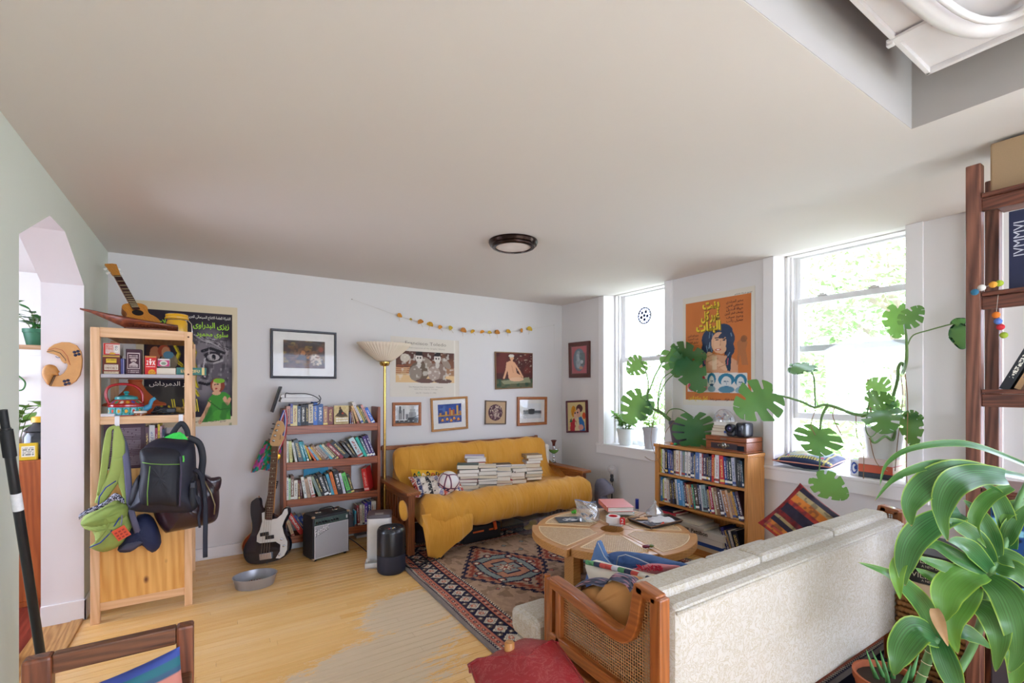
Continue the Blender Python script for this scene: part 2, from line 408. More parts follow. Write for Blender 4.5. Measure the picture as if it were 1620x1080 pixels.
for a, b_ in ((YR, -3.0),(-1.6, W3[0]),(W3[1], W2[0]),(W2[1], W1[0]),(W1[1], YB)): hd.bx(XR, a, ZC, XR + WT, b_, ZC + .12)
struct(hd, 'trim_1', m_ceil)
# left wall with the chamfered arch
A0, A1 = 2.803,4.013
wl = MB(); wl.bx(XL - .2, YR, 0, XL, A0, ZC, 0); wl.bx(XL - .2, A1,0, XL, YB, ZC, 0)
ap = [(A0,2.133),(3.255,2.35),(3.545,2.35),(A1,2.133)]
poly = [(A0, ZC)] + ap + [(A1, ZC)]
n = len(poly)
wl.add([(XL, y, z) for y, z in poly] + [(XL - .2, y, z) for y, z in poly], [tuple(range(n)), tuple(range(2 * n - 1, n - 1,-1))], 0)
wl.add([(XL, y, z) for y, z in ap] + [(XL - .2, y, z) for y, z in ap], [(i, i + 1, i + 5, i + 4) for i in range(3)], 1)
e_ = .0015
wl.add([(XL - .0, A1 - e_, 0),(XL - .2, A1 - e_, 0),(XL - .2, A1 - e_, 2.133),(XL, A1 - e_, 2.133)], [(0,1,2,3)], 1)
wall_left = struct(wl, 'wall_left', [m_wall_l, m_jamb])
wr = MB(); wr.bx(XL - .2, YR - .15,0,-.2, YR, ZC); wr.bx(-.2, YR - .15,0,3.3, YR, .5); wr.bx(3.3, YR - .15,0, XR + WT, YR, ZC); wr.bx(-.2, YR - .15,2.4,3.3, YR, ZC)
struct(wr, 'wall_rear', m_wall)
# ---- trims
bb = MB()
def baseb(mb, x0, x1, y, h=.1):
    mb.bx(x0, y - .014,0, x1, y, h - .02); mb.bx(x0, y - .02, h - .02, x1, y, h); mb.bx(x0, y - .022,0, x1, y - .014,.018)
baseb(bb, XL, XR, YB); struct(bb, 'baseboard_back', m_trim, bevel=.003)
bj = MB(); bj.bx(XL - .2, A1 - .016,0, XL + .016, A1,.13); bj.bx(XL, A1 - .016,0, XL + .016, YB, .13); struct(bj, 'baseboard_left', m_trim, bevel=.004)
br = MB(); br.bx(XR - .016, W2[0] - 3,0, XR, YB, .1); struct(br, 'baseboard_right', m_trim, bevel=.003)
th = MB(); th.bx(XL - .21, A0,-.012, XL - .06, A1,.006); th.bx(XL - .06, A0,-.012, XL + .0, A1,.012)
struct(th, 'trim_2', wood('threshold', '#c99a5c', '#8e5a24', 'y'), bevel=.003)
# ---- windows
m_pane = glassmat('window_glass', (.97,.99,.98),.03,.01)
m_lock = M('#d6d3cc', .35,.3)
m_vinyl = M('#e4e3e2', .4, var=.01)
def sash(mb, gl, x, y0, y1, z0, z1, st=.045, t=.03, rb=.05):
    mb.bx(x, y0, z0, x + t, y0 + st, z1); mb.bx(x, y1 - st, z0, x + t, y1, z1)
    mb.bx(x, y0 + st, z0, x + t, y1 - st, z0 + rb); mb.bx(x, y0 + st, z1 - st, x + t, y1 - st, z1)
    gl.bx(x + t / 2 - .002, y0 + st, z0 + rb, x + t / 2 + .002, y1 - st, z1 - st)
def window(name, W, zs, ztop, lower, upper, sill_l, sill_r, apron=.085):
    y0, y1 = W
    fr = MB()                                    # jamb liner, stops and head
    for s, yy in ((1, y0),(-1, y1)):
        fr.bx(4.03, min(yy, yy + s * .022), zs, 4.22, max(yy, yy + s * .022), ztop); fr.bx(4.065, min(yy, yy + s * .04), zs, 4.085, max(yy, yy + s * .04), ztop)
        fr.bx(4.115, min(yy, yy + s * .036), zs, 4.125, max(yy, yy + s * .036), ztop)
    fr.bx(4.03, y0, ztop - .02,4.22, y1, ztop + .02)
    w = struct(fr, name, m_trim, bevel=.002)
    for nm, (za, zb), x in (('lower_sash', lower, 4.087),('upper_sash', upper, 4.128)):
        a = MB(); g = MB(); sash(a, g, x, y0 + .03, y1 - .03, za, zb); so = a.build(nm, m_vinyl, w, w=False, bevel=.003); g.build('pane', m_pane, so, w=False)
        lk = MB()
        for f in (.3,.7):
            yy = y0 + (y1 - y0) * f; lk.bx(x - .012, yy - .035, zb, x + .02, yy + .035, zb + .012); lk.bx(x - .008, yy - .015, zb + .012, x + .012, yy + .02, zb + .022)
        lk.build('sash_lock', m_lock, so, w=False, bevel=.003)
    cs = MB()
    for a, b_ in ((y0 - .09, y0),(y1, y1 + .085)): cs.bx(XR - .02, a, zs, XR, b_, ZC - .001)
    cs.build('casing', m_trim, w, w=False, bevel=.002)
    sl = MB(); sl.bx(XR - .035, sill_l, zs - .025,4.22, sill_r, zs); sl.bx(XR - .025, sill_l, zs - .03 - apron, XR, sill_r, zs - .025); sl.build('sill', m_trim, w, w=False, bevel=.004)
    return w
window('window_1', W1, ZS1, ZC + .03,(ZS1,1.82),(1.785,2.59), W1[0] - .11, W1[1] + .12)
window('window_2', W2, ZS2, ZC + .03,(1.225,2.21),(1.775,2.59), W2[0] - .12, W2[1] + .1)
window('window_3', W3,.53, ZC + .03,(.53,1.82),(1.785,2.59), W3[0] - .11, W3[1] + .1)
window('window_4', (-3.0,-1.6),.53, ZC + .03,(.53,1.82),(1.785,2.59),-3.0,-1.4)
t3 = MB(); t3.bx(XR - .03,.76,0, XR, .915, ZC); struct(t3, 'trim_3', m_trim, bevel=.002)
w5 = MB()
for k in range(4): w5.bx(-.2 + k * 1.16, YR - .1,.5,-.15 + k * 1.16, YR - .05,2.4)
w5.bx(-.2, YR - .1,.5,3.3, YR - .05,.56); w5.bx(-.2, YR - .1,2.34,3.3, YR - .05,2.4)
w5o = struct(w5, 'window_5', m_trim)
g5 = MB(); g5.bx(-.2, YR - .078,.56,3.3, YR - .074,2.34); g5.build('pane', m_pane, w5o, w=False)
for k, (a, b_, z0) in enumerate(((*W1, ZS1),(*W2, ZS2),(*W3,.53),(-3.0,-1.6,.53))):
    portal('daylight_portal', (XR + WT + .02,(a + b_) / 2,(z0 + 2.6) / 2),(0, PI / 2,0),2.6 - z0, b_ - a)
portal('daylight_portal', (1.55, YR - .17,1.45),(PI / 2,0,0),3.5,1.9)
# ---- the room through the arch
m_red = wood('red_floor', '#8e3a2c', '#5e1f1a', 'y', .8,.3)
fr2 = MB(); fr2.bx(-3.6,1.4,-.1, XL - .2,6.3,-.002); struct(fr2, 'floor_hall', m_red)
w2 = MB(); w2.bx(-3.6,6.1,0, XL - .2,6.25, ZC); w2.bx(-3.75,1.4,0,-3.6,2.6, ZC); w2.bx(-3.75,2.6,0,-3.6,5.4,.7); w2.bx(-3.75,5.4,0,-3.6,6.25, ZC); w2.bx(-3.6,1.25,0, XL - .2,1.4, ZC); w2.bx(XL - .2, YB + .15,0, XL - .1,6.25, ZC)
struct(w2, 'wall_hall', M('#e6e4de', .85, var=.01))
c2 = MB(); c2.bx(-3.75,1.25, ZC, XL - .2,6.25, ZC + .1); struct(c2, 'ceiling_hall', m_ceil)
g6 = MB(); g6.bx(-3.70,2.6,.7,-3.69,5.4,2.5); struct(g6, 'window_6', m_pane)
portal('daylight_portal', (-3.77,4.0,1.6),(0,-PI / 2,0),1.9,2.8)
# ---- outside
go = MB(); go.bx(XR + WT + .05,-14,-1.2,26,22,-.9); go.bx(-20,-22,-1.2, XR + WT + .05, YR - .3,-.9); struct(go, 'ground_outside', M('#a3a096', .95, var=.2, scale=3))
m_leaf_o = M('#7d9a5c', .7, var=.3, scale=1.5); m_bark = M('#8a7a68', .9)
def tree(x, y, h, r, n, label, seed):
    rr = random.Random(seed); t = thing('tree', label, 'tree', (x, y, -.9), 'trees outside the windows')
    tk = MB(); tk.tube([(x, y, -.9),(x + .1, y, h * .4),(x, y + .1, h * .8)], [.16,.11,.04], 8)
    for k in range(7):
        a = rr.uniform(0,6.28); z0 = h * rr.uniform(.2,.6); L = r * rr.uniform(.5,.9)
        tk.tube([(x, y, z0),(x + L * .5 * math.cos(a), y + L * .5 * math.sin(a), z0 + L * .35),(x + L * math.cos(a), y + L * math.sin(a), z0 + L * .6)], [.05,.035,.01], 5)
    tk.build('trunk', m_bark, t)
    lf = MB()
    for k in range(n):
        while True:
            p = Vector((rr.uniform(-1,1), rr.uniform(-1,1), rr.uniform(-1,1)))
            if .35 < p.length < 1: break
        c = Vector((x, y, h * .55)) + Vector((p.x * r, p.y * r, p.z * h * .5))
        s = rr.uniform(.05,.1); a = Vector((rr.uniform(-1,1), rr.uniform(-1,1), rr.uniform(-.6,.3))).normalized(); b_ = a.orthogonal().normalized()
        q = a.cross(b_) * .3 * s
        lf.add([c, c + a * s + b_ * s * .55 + q, c + a * 2 * s, c + a * s - b_ * s * .55 + q], [(0,1,2),(0,2,3)])
    f = lf.build('foliage', m_leaf_o, t); f['kind'] = 'stuff'
tree(8.0,2.6,4.2,1.6,3600, 'pale green leafy tree right outside the larger window', 3)
tree(8.6,6.1,2.4,1.3,1500, 'low bushy tree outside the window behind the potted plants', 4)
tree(11.5,4.9,5.2,1.9,3200, 'tall leafy tree behind the others outside the larger window', 5)
tree(11.5,9.2,2.6,1.6,1200, 'bushy tree far outside the narrower window', 6)
# ---- ceiling lamp
cc = Pz(812,386, ZC - .02)
cc = Vector((cc.x, cc.y, ZC)); tl = thing('ceiling_light', 'round flush ceiling light with dark bronze rim and pale diffuser', 'light', cc)
a = MB(); a.lathe([(.0,0),(.178,0),(.18,-.012),(.172,-.03),(.158,-.034),(.156,-.046),(.148,-.05),(.13,-.05),(.128,-.042)], 48, loc=cc); a.build('rim', M('#2b1a12', .25,.8), tl, smooth=30)
a = MB(); a.lathe([(.128,-.042),(.08,-.046),(0,-.047)], 48, loc=cc); a.build('diffuser', M('#e6dcd8', .5), tl, smooth=True)
# ---- boxed unit and pipes in the ceiling shaft
t = thing('service_hatch', 'white boxed service unit hanging in the ceiling shaft', 'hatch', (1.75,.25,2.66))
m_wm = M('#dcd7d8', .4, var=.02)
a = MB(); a.bx(.95,-.35,2.67,2.25,.64,2.9); a.build('box', m_wm, t, bevel=.006)
a = MB(); a.bx(.93,.635,2.655,2.265,.65,2.675); a.bx(2.25,-.37,2.655,2.268,.65,2.685); a.build('flange', m_wm, t, bevel=.002)
a = MB(); a.bx(1.93,.55,2.652,1.97,.66,2.662); a.bx(1.94,.645,2.645,1.96,.665,2.668); a.build('latch', m_wm, t, bevel=.002)
for k in range(3): a = MB(); a.lathe([(.006,0),(.006,-.004),(0,-.005)], 8, loc=(2.245,.55 - k * .17,2.655)); a.build('screw', m_wm, t)
def arc(x0, y0, x1, y1, sag, z, n=14): return [Pz(x0 + (x1 - x0) * k / n, y0 + (y1 - y0) * k / n + sag * math.sin(PI * k / n), z) for k in range(n + 1)]
t = thing('pipe', 'thick white curved conduit under the boxed ceiling unit', 'pipe', (2.0,.4,2.62)); a = MB(); a.tube(arc(1395,-60,1700,-40,95,2.63),.028,12); a.build('conduit', m_wm, t, smooth='all')
t = thing('pipe', 'thin white cable looping beside the thick ceiling conduit', 'cable', (2.0,.4,2.6)); a = MB(); a.tube(arc(1440,-50,1690,-40,78,2.60),.010,8); a.build('cable', m_wm, t, smooth='all')
# ================================================================ BOOKS
ORD = 'first second third fourth fifth sixth seventh eighth ninth tenth eleventh twelfth thirteenth fourteenth fifteenth sixteenth seventeenth eighteenth nineteenth twentieth twenty-first twenty-second twenty-third twenty-fourth twenty-fifth twenty-sixth twenty-seventh twenty-eighth twenty-ninth thirtieth thirty-first thirty-second thirty-third thirty-fourth thirty-fifth thirty-sixth'.split()
def book_mat():
    m, nt, b = newmat('book_cover'); oi = N(nt, 'ShaderNodeObjectInfo')
    at = N(nt, 'ShaderNodeAttribute', attribute_type='OBJECT', attribute_name='accent')
    tc = N(nt, 'ShaderNodeTexCoord'); sx = N(nt, 'ShaderNodeSeparateXYZ'); nt.links.new(tc.outputs['Generated'], sx.inputs[0])
    def between(s, a, c):
        q = N(nt, 'ShaderNodeMath', operation='COMPARE'); q.inputs[1].default_value = (a + c) / 2; q.inputs[2].default_value = (c - a) / 2; nt.links.new(s, q.inputs[0]); return q.outputs[0]
    def mul(*a):
        r = a[0]
        for x in a[1:]:
            q = N(nt, 'ShaderNodeMath', operation='MULTIPLY'); nt.links.new(r, q.inputs[0]); nt.links.new(x, q.inputs[1]); r = q.outputs[0]
        return r
    mp = N(nt, 'ShaderNodeMapping'); mp.inputs['Scale'].default_value = (3,1,26); nt.links.new(tc.outputs['Generated'], mp.inputs[0])
    va = N(nt, 'ShaderNodeVectorMath', operation='ADD'); mu = N(nt, 'ShaderNodeMath', operation='MULTIPLY'); mu.inputs[1].default_value = 91
    nt.links.new(oi.outputs['Random'], mu.inputs[0]); nt.links.new(mp.outputs[0], va.inputs[0]); nt.links.new(mu.outputs[0], va.inputs[1])
    tx = ramp(nt, noise(nt, va.outputs[0], 1.6,2,.6), [(.5,0),(.53,1)])
    spine = between(sx.outputs[1], -.2,.03)
    text = mul(tx, between(sx.outputs[0], .28,.72), between(sx.outputs[2], .22,.86), spine)
    band = mul(between(sx.outputs[2], .06,.15), spine, ramp(nt, oi.outputs['Random'], [(.49,0),(.51,1)]))
    mxm = N(nt, 'ShaderNodeMath', operation='MAXIMUM'); nt.links.new(text, mxm.inputs[0]); nt.links.new(band, mxm.inputs[1])
    col = mixc(nt, mxm.outputs[0], oi.outputs['Color'], at.outputs['Color'])
    nt.links.new(col, b.inputs['Base Color']); b.inputs['Roughness'].default_value = .45; return m
m_cover = book_mat(); m_pages = M('#e2d8c4', .9, var=.1, scale=60); m_pagew = M('#ebe8e0', .9, var=.06, scale=60)
bk = MB(); e = .07
bk.bx(-.5,0,0,-.5 + e, 1,1); bk.bx(.5 - e, 0,0,.5,1,1); bk.bx(-.5 + e, 0,0,.5 - e, .025,1)
_b = bk.build('book_proto', m_cover); me_book = _b.data; bpy.data.objects.remove(_b)
bk = MB(); bk.bx(-.5 + e, .025,.02,.5 - e, .97,.98); _b = bk.build('book_proto', m_pages); me_pages = _b.data; bpy.data.objects.remove(_b)
me_pagesw = me_pages.copy(); me_pagesw.materials[0] = m_pagew
NBOOK = 0
def book(loc, t, d, h, col, label, group, R=None, white=False, accent=None):
    """t across the spine, d spine to fore edge, h tall; spine faces local -Y; loc = bottom left front corner."""
    global NBOOK; NBOOK += 1
    o = bpy.data.objects.new('book', me_book); COL.objects.link(o); c = lin(col); o.color = (*c, 1)
    lum = .3 * c[0] + .6 * c[1] + .1 * c[2]
    a = lin(accent) if accent else random.choice([(.85,.83,.75),(.8,.62,.2),(.9,.9,.9)] if lum < .25 else [(.05,.05,.07),(.35,.06,.05),(.06,.1,.3)])
    o['accent'] = [a[0], a[1], a[2]]
    X = Matrix.Translation(Vector(loc)) @ (R.to_4x4() if R is not None else Matrix()) @ Matrix.Translation((t / 2,0,0)) @ Matrix.Diagonal((t, d, h, 1))
    X = Matrix.Translation((0,0,.0008)) @ X
    o.matrix_world = X; tag(o, label, 'book', group); ABS[o.name] = Vector(loc)
    p = bpy.data.objects.new('pages', me_pagesw if white else me_pages); COL.objects.link(p); p.parent = o; return o
CN = {}
def cname(h):
    r, g, b = [int(h[i:i + 2], 16) for i in (1,3,5)]; mx, mn = max(r, g, b), min(r, g, b)
    if mx < 52: return 'black'
    if mx - mn < 22: return 'white' if mn > 200 else 'pale grey' if mn > 150 else 'grey' if mn > 80 else 'charcoal'
    import colorsys
    H, S, V = colorsys.rgb_to_hsv(r / 255, g / 255, b / 255); H *= 360
    if S < .22: return 'cream' if V > .75 and 20 < H < 90 else 'pale blue' if V > .65 and 150 < H < 270 else 'dusty pink' if V > .7 and (H < 20 or H > 330) else 'taupe'
    nm = 'red' if H < 14 or H > 345 else 'orange' if H < 32 else 'ochre' if H < 46 else 'yellow' if H < 65 else 'green' if H < 160 else 'teal' if H < 195 else 'blue' if H < 245 else 'purple' if H < 300 else 'pink'
    if V < .38: nm = {'red': 'maroon', 'orange': 'dark brown', 'ochre': 'dark brown', 'yellow': 'olive', 'blue': 'navy'}.get(nm, 'dark ' + nm)
    elif nm in ('orange', 'ochre') and V < .7 : nm = 'brown'
    elif nm in ('orange', 'ochre') and S < .5: nm = 'tan'
    elif nm == 'red' and S < .5: nm = 'rose'
    elif V > .75 and S < .45: nm = 'pale ' + nm
    return nm
def bookrow(base, dirx, depthdir, specs, width, group, where, unit, maxh=9, dscale=.7, lift=0, noun=None, start=0, total=None):
    """specs: (colour, thickness, height, lean degrees to the left) in photo units."""
    def total_w(k):
        x = 0; pl = 0
        for i, (c, t, h, l) in enumerate(specs):
            l_ = math.radians(l); x += max(0, h * unit * (math.sin(l_) - math.sin(pl))) * .93; x += t * k / math.cos(l_); pl = l_
        return x
    lo, hi = unit * .3, unit * 2.5
    for _ in range(40):
        md = (lo + hi) / 2
        if total_w(md) > width: hi = md
        else: lo = md
    k = lo; dx = Vector(dirx); dy = Vector(depthdir); x = 0; pl = 0
    B = Matrix(((dx.x, dy.x, 0),(dx.y, dy.y, 0),(0,0,1)))
    for i, (c, t, h, l) in enumerate(specs):
        l_ = math.radians(l); hh = min(h * unit, maxh); x += max(0, hh * (math.sin(l_) - math.sin(pl))) * .93
        R = B @ Matrix.Rotation(-l_, 3, 'Y')
        sz = 'thick ' if t * k > .04 else 'thin ' if t * k < .018 else ''
        ln = ' leaning' if l > 14 else ''
        nm = cname(c)
        lb_ = f'{sz}{nm}{ln} book, {ORD[i + start]} from the left on the {where}'; lb_ = lb_ if len(lb_.split()) < 17 else lb_[len(sz):].replace(' leaning', '')
        book(Vector(base) + dx * x + Vector((0,0, lift)), t * k * .97, hh * dscale, hh, c, lb_, group, R, white=(i % 3 == 0))
        x += t * k / math.cos(l_); pl = l_
# ================================================================ SHAPES
def puff(mb, pts, c, depth_dir, thick, rings=6, pw=.5, m=0, back=0.0, wr=0, seed=0):
    """An outline filled like a cushion, bulging along depth_dir."""
    pts = [Vector(p) for p in pts]; c = Vector(c); D = Vector(depth_dir).normalized(); n = len(pts); rr = random.Random(seed)
    vs = []
    for k in range(rings + 1):
        s = 1 - k / rings
        for i, p in enumerate(pts):
            w = wr * (rr.random() - .5) * (1 if 0 < k < rings else 0)
            vs.append(c + (p - c) * s + D * (thick * (1 - s ** 2.4) ** pw + w))
    fs = [(k * n + i, k * n + (i + 1) % n, (k + 1) * n + (i + 1) % n, (k + 1) * n + i) for k in range(rings) for i in range(n)]
    o = len(vs); vs += [p - D * back for p in pts]
    fs += [(i, o + i, o + (i + 1) % n, (i + 1) % n) for i in range(n)] if back else []
    fs.append(tuple(o + i for i in range(n)) if back else tuple(range(n)))
    mb.add(vs, fs, m)
def smooth_poly(pts, k=4):
    """Catmull-Rom through a closed outline."""
    n = len(pts); out = []
    for i in range(n):
        p0, p1, p2, p3 = (Vector(pts[(i + j) % n]) for j in (-1,0,1,2))
        for q in range(k):
            t = q / k; out.append(.5 * ((2 * p1) + (p2 - p0) * t + (2 * p0 - 5 * p1 + 4 * p2 - p3) * t * t + (3 * p1 - p0 - 3 * p2 + p3) * t ** 3))
    return out
def smooth_path(pts, k=5):
    n = len(pts); out = []
    for i in range(n - 1):
        p0, p1, p2, p3 = Vector(pts[max(i - 1,0)]), Vector(pts[i]), Vector(pts[i + 1]), Vector(pts[min(i + 2, n - 1)])
        for q in range(k):
            t = q / k; out.append(.5 * ((2 * p1) + (p2 - p0) * t + (2 * p0 - 5 * p1 + 4 * p2 - p3) * t * t + (3 * p1 - p0 - 3 * p2 + p3) * t ** 3))
    return out + [Vector(pts[-1])]
def cushion(w, h, t, nx=22, ny=22, wr=.006, seed=0, pinch=.12, sharp=.5):
    """Grid function pair of a pillow lying in XZ, thickness along Y; returns (front, back)."""
    ph = [random.Random(seed + i).uniform(0,6.28) for i in range(6)]
    def f(sgn):
        def g(u, v):
            a, b = 2 * u - 1,2 * v - 1
            px = a * w / 2 * (1 - pinch * (1 - abs(a)) * 0 - pinch * (1 - b * b) * a * a * .6); pz = b * h / 2 * (1 - pinch * (1 - a * a) * b * b * .6)
            k = max(0,(1 - a * a) * (1 - b * b)) ** sharp
            rip = wr * (math.sin(5 * a + 3 * b + ph[0]) + math.sin(9 * b - 4 * a + ph[1]) + .6 * math.sin(14 * a * b + ph[2]) + .5 * math.sin(17 * a + 6 * b + ph[3]))
            return Vector((px, sgn * (t / 2 * k + rip * k), pz))
        return g
    return f(-1), f(1)
def pillow(name, label, cat, X, w, h, t, mat, seed=0, wr=.006, art=None, back_mat=None, welt=None, group=None, pinch=.12, n=26):
    f, b = cushion(w, h, t, wr=wr, seed=seed, pinch=pinch)
    T = thing(name, label, cat, X.translation, group)
    mb = MB(); mb.grid(lambda u, v: X @ b(u, v), n, n); mb.build('back_panel', back_mat or mat, T, smooth='all')
    if art: art.mesh('front_panel', lambda u, v: X @ f(u, v), T)
    else: mb = MB(); mb.grid(lambda u, v: X @ f(u, v), n, n); mb.build('front_panel', mat, T, smooth='all')
    if welt:
        pts = [X @ f(k / 16,0) for k in range(16)] + [X @ f(1, k / 16) for k in range(16)] + [X @ f(1 - k / 16,1) for k in range(16)] + [X @ f(0,1 - k / 16) for k in range(17)]
        mb = MB(); mb.tube(pts, .005,6); mb.build('piping', welt, T, smooth='all')
    return T
def frame_on(name, label, cat, corners, nrm, fw, depth, mats, art, mat_w=0, group=None, glass=True, inner='mount'):
    """A framed picture: corners TL,TR,BR,BL in world, nrm towards the room."""
    TL, TR, BR, BL = [Vector(c) for c in corners]; Nn = Vector(nrm); c = (TL + TR + BR + BL) / 4
    T = thing(name, label, cat, (TL + TR + BR + BL) / 4, group)
    def P(u, v, o): return (BL * (1 - u) + BR * u) * (1 - v) + (TL * (1 - u) + TR * u) * v + Nn * o
    W = ((TR - TL).length + (BR - BL).length) / 2; H = ((TL - BL).length + (TR - BR).length) / 2
    a, b = fw / W, fw / H; mb = MB(); o1 = depth; o0 = depth * .55
    ring = lambda u, v, o: [P(u, v, o), P(1 - u, v, o), P(1 - u, 1 - v, o), P(u, 1 - v, o)]
    L = [ring(0,0,0), ring(0,0, o1 * .9), ring(a * .15, b * .15, o1), ring(a * .7, b * .7, o1 * .95), ring(a, b, o0)]
    vs = [p for r in L for p in r]; fs = [(k * 4 + i, k * 4 + (i + 1) % 4,(k + 1) * 4 + (i + 1) % 4,(k + 1) * 4 + i) for k in range(4) for i in range(4)] + [(0,3,2,1)]
    mb.add(vs, fs); mb.build('frame', mats[0], T)
    x0, y0 = a, b
    if mat_w:
        mb = MB(); mb.add(ring(a, b, o0 - .001), [(0,1,2,3)]); mb.build(inner, mats[1], T)
        mw = mat_w if isinstance(mat_w, (tuple, list)) else (mat_w, mat_w, mat_w, mat_w)
        x0, y0, x1, y1 = a + mw[0] / W, b + mw[1] / H, 1 - a - mw[2] / W, 1 - b - mw[3] / H
    else: x1, y1 = 1 - a, 1 - b
    art.mesh('picture', lambda u, v: P(x0 + (x1 - x0) * u, y0 + (y1 - y0) * v, o0 + .0005), T)
    if glass:
        mb = MB(); mb.add(ring(a * .95, b * .95, o0 + .004), [(0,1,2,3)]); mb.build('glazing', glassmat('picture_glass', (1,1,1),.02,.04), T)
    return T
# ================================================================ PINE SHELF AND WHAT IT HOLDS
m_pine = wood('pine', '#e6bd92', '#cc9a68', 'z', .8,.5,.8); m_pinex = wood('pine', '#e6bd92', '#cc9a68', 'x', .8,.5,.8); m_piney = wood('pine_board', '#c98a4a', '#a8662c', 'y', .8,.5)
m_panel = wood('pine_panel', '#e8b468', '#c98a3c', 'z', .55,.4,1,.2, True)
PX0, PX1, PF, PB = -.635,-.108,3.88,4.62
ps = thing('pine_shelf', 'tall unpainted pine shelf unit with bags hung on its front', 'shelf', ((PX0 + PX1) / 2,(PF + PB) / 2,0))
for x in (PX0, PX1 - .045):
    for y in (PF, PB - .045):
        a = MB(); a.bx(x, y, 0, x + .045, y + .045,1.86 if y == PF else 1.83); a.build('post', m_pine, ps, bevel=.003)
for z0, z1 in ((1.80,1.862),(1.247,1.297),(.075,.125)):
    a = MB(); a.bx(PX0 + .045, PF + .008, z0, PX1 - .045, PF + .034, z1); a.build('rail', m_pinex, ps, bevel=.002)
    if z0 > .5:
        a = MB(); a.bx(PX1 - .035, PF + .045, z0 - .01, PX1 - .012, PB - .045, z0 + .035); a.build('side_rail', m_piney, ps, bevel=.002)
a = MB(); a.bx(PX0 + .045, PF + .012,.125, PX1 - .045, PF + .028,.956); a.build('panel', m_panel, ps)
for z0, z1, mt in ((1.815,1.833, m_piney),(1.545,1.568, None),(1.255,1.275, m_piney),(.90,.918, m_piney)):
    a = MB(); a.bx(PX0 + .048, PF + .02 if z0 != 1.545 else PF + .004, z0, PX1 - .048, PB - .02, z1); a.build('shelf_board', mt or M('#a9a5a8', .5), ps, bevel=.002)
for px in (291,):
    for py in (533,592,733):
        p = Py(px + 7, py, PF); a = MB(); a.lathe([(.006,0),(.006,.002),(0,.003)], 10, X=Matrix.Translation((p.x, PF + .0005, p.z)) @ Matrix.Rotation(PI / 2,4, 'X')); a.build('knot', M('#5f3216', .6), ps)
# top: carved tray, ukulele, yellow jar
ZT = 1.862
def carve():
    L = [(-.70,1.985),(-.64,1.975),(-.55,1.955),(-.47,1.94),(-.38,1.925),(-.27,1.91),(-.19,1.905)]
    wd = [.004,.02,.05,.09,.10,.085,.07]; dp = [.01,.02,.045,.07,.055,.045,.04]
    def f(u, v):
        k = u * 5.999; i = int(k); t = k - i; x = L[i][0] * (1 - t) + L[i + 1][0] * t; z = L[i][1] * (1 - t) + L[i + 1][1] * t
        w = wd[i] * (1 - t) + wd[i + 1] * t; d = dp[i] * (1 - t) + dp[i + 1] * t
        a = v * 2 * PI
        if math.sin(a) > 0: return Vector((x, 3.98 + w * math.cos(a), z - d * .35 * math.sin(a)))
        return Vector((x, 3.98 + w * math.cos(a), z + d * math.sin(a) * 1.0))
    mb = MB(); mb.grid(f, 26,25); return mb
m_carv = wood('carved', '#8a4526', '#4e2011', 'x', 1.3,.4,1,.3)
t = thing('carved_tray', 'carved dark wooden tray with long pointed end on pine shelf top', 'tray', (-.42,3.98, ZT))
carve().build('tray', m_carv, t, smooth='all', weld=.0004)
a = MB()
for k in range(14):
    x = -.44 + k * .018
    for r_ in range(2): a.tube([(x - .012 + r_ * .008,3.905 - .0 + r_ * 0,1.905 - r_ * .018),(x - .003 + r_ * .008,3.897,1.893 - r_ * .018),(x + .006 + r_ * .008,3.905,1.905 - r_ * .018)], .0016,5)
o = a.build('carving', M('#2d120a', .5), t); o['kind'] = 'stuff'
a = MB(); a.bx(-.47,3.93, ZT, -.25,4.03,1.875); a.build('foot', m_carv, t)
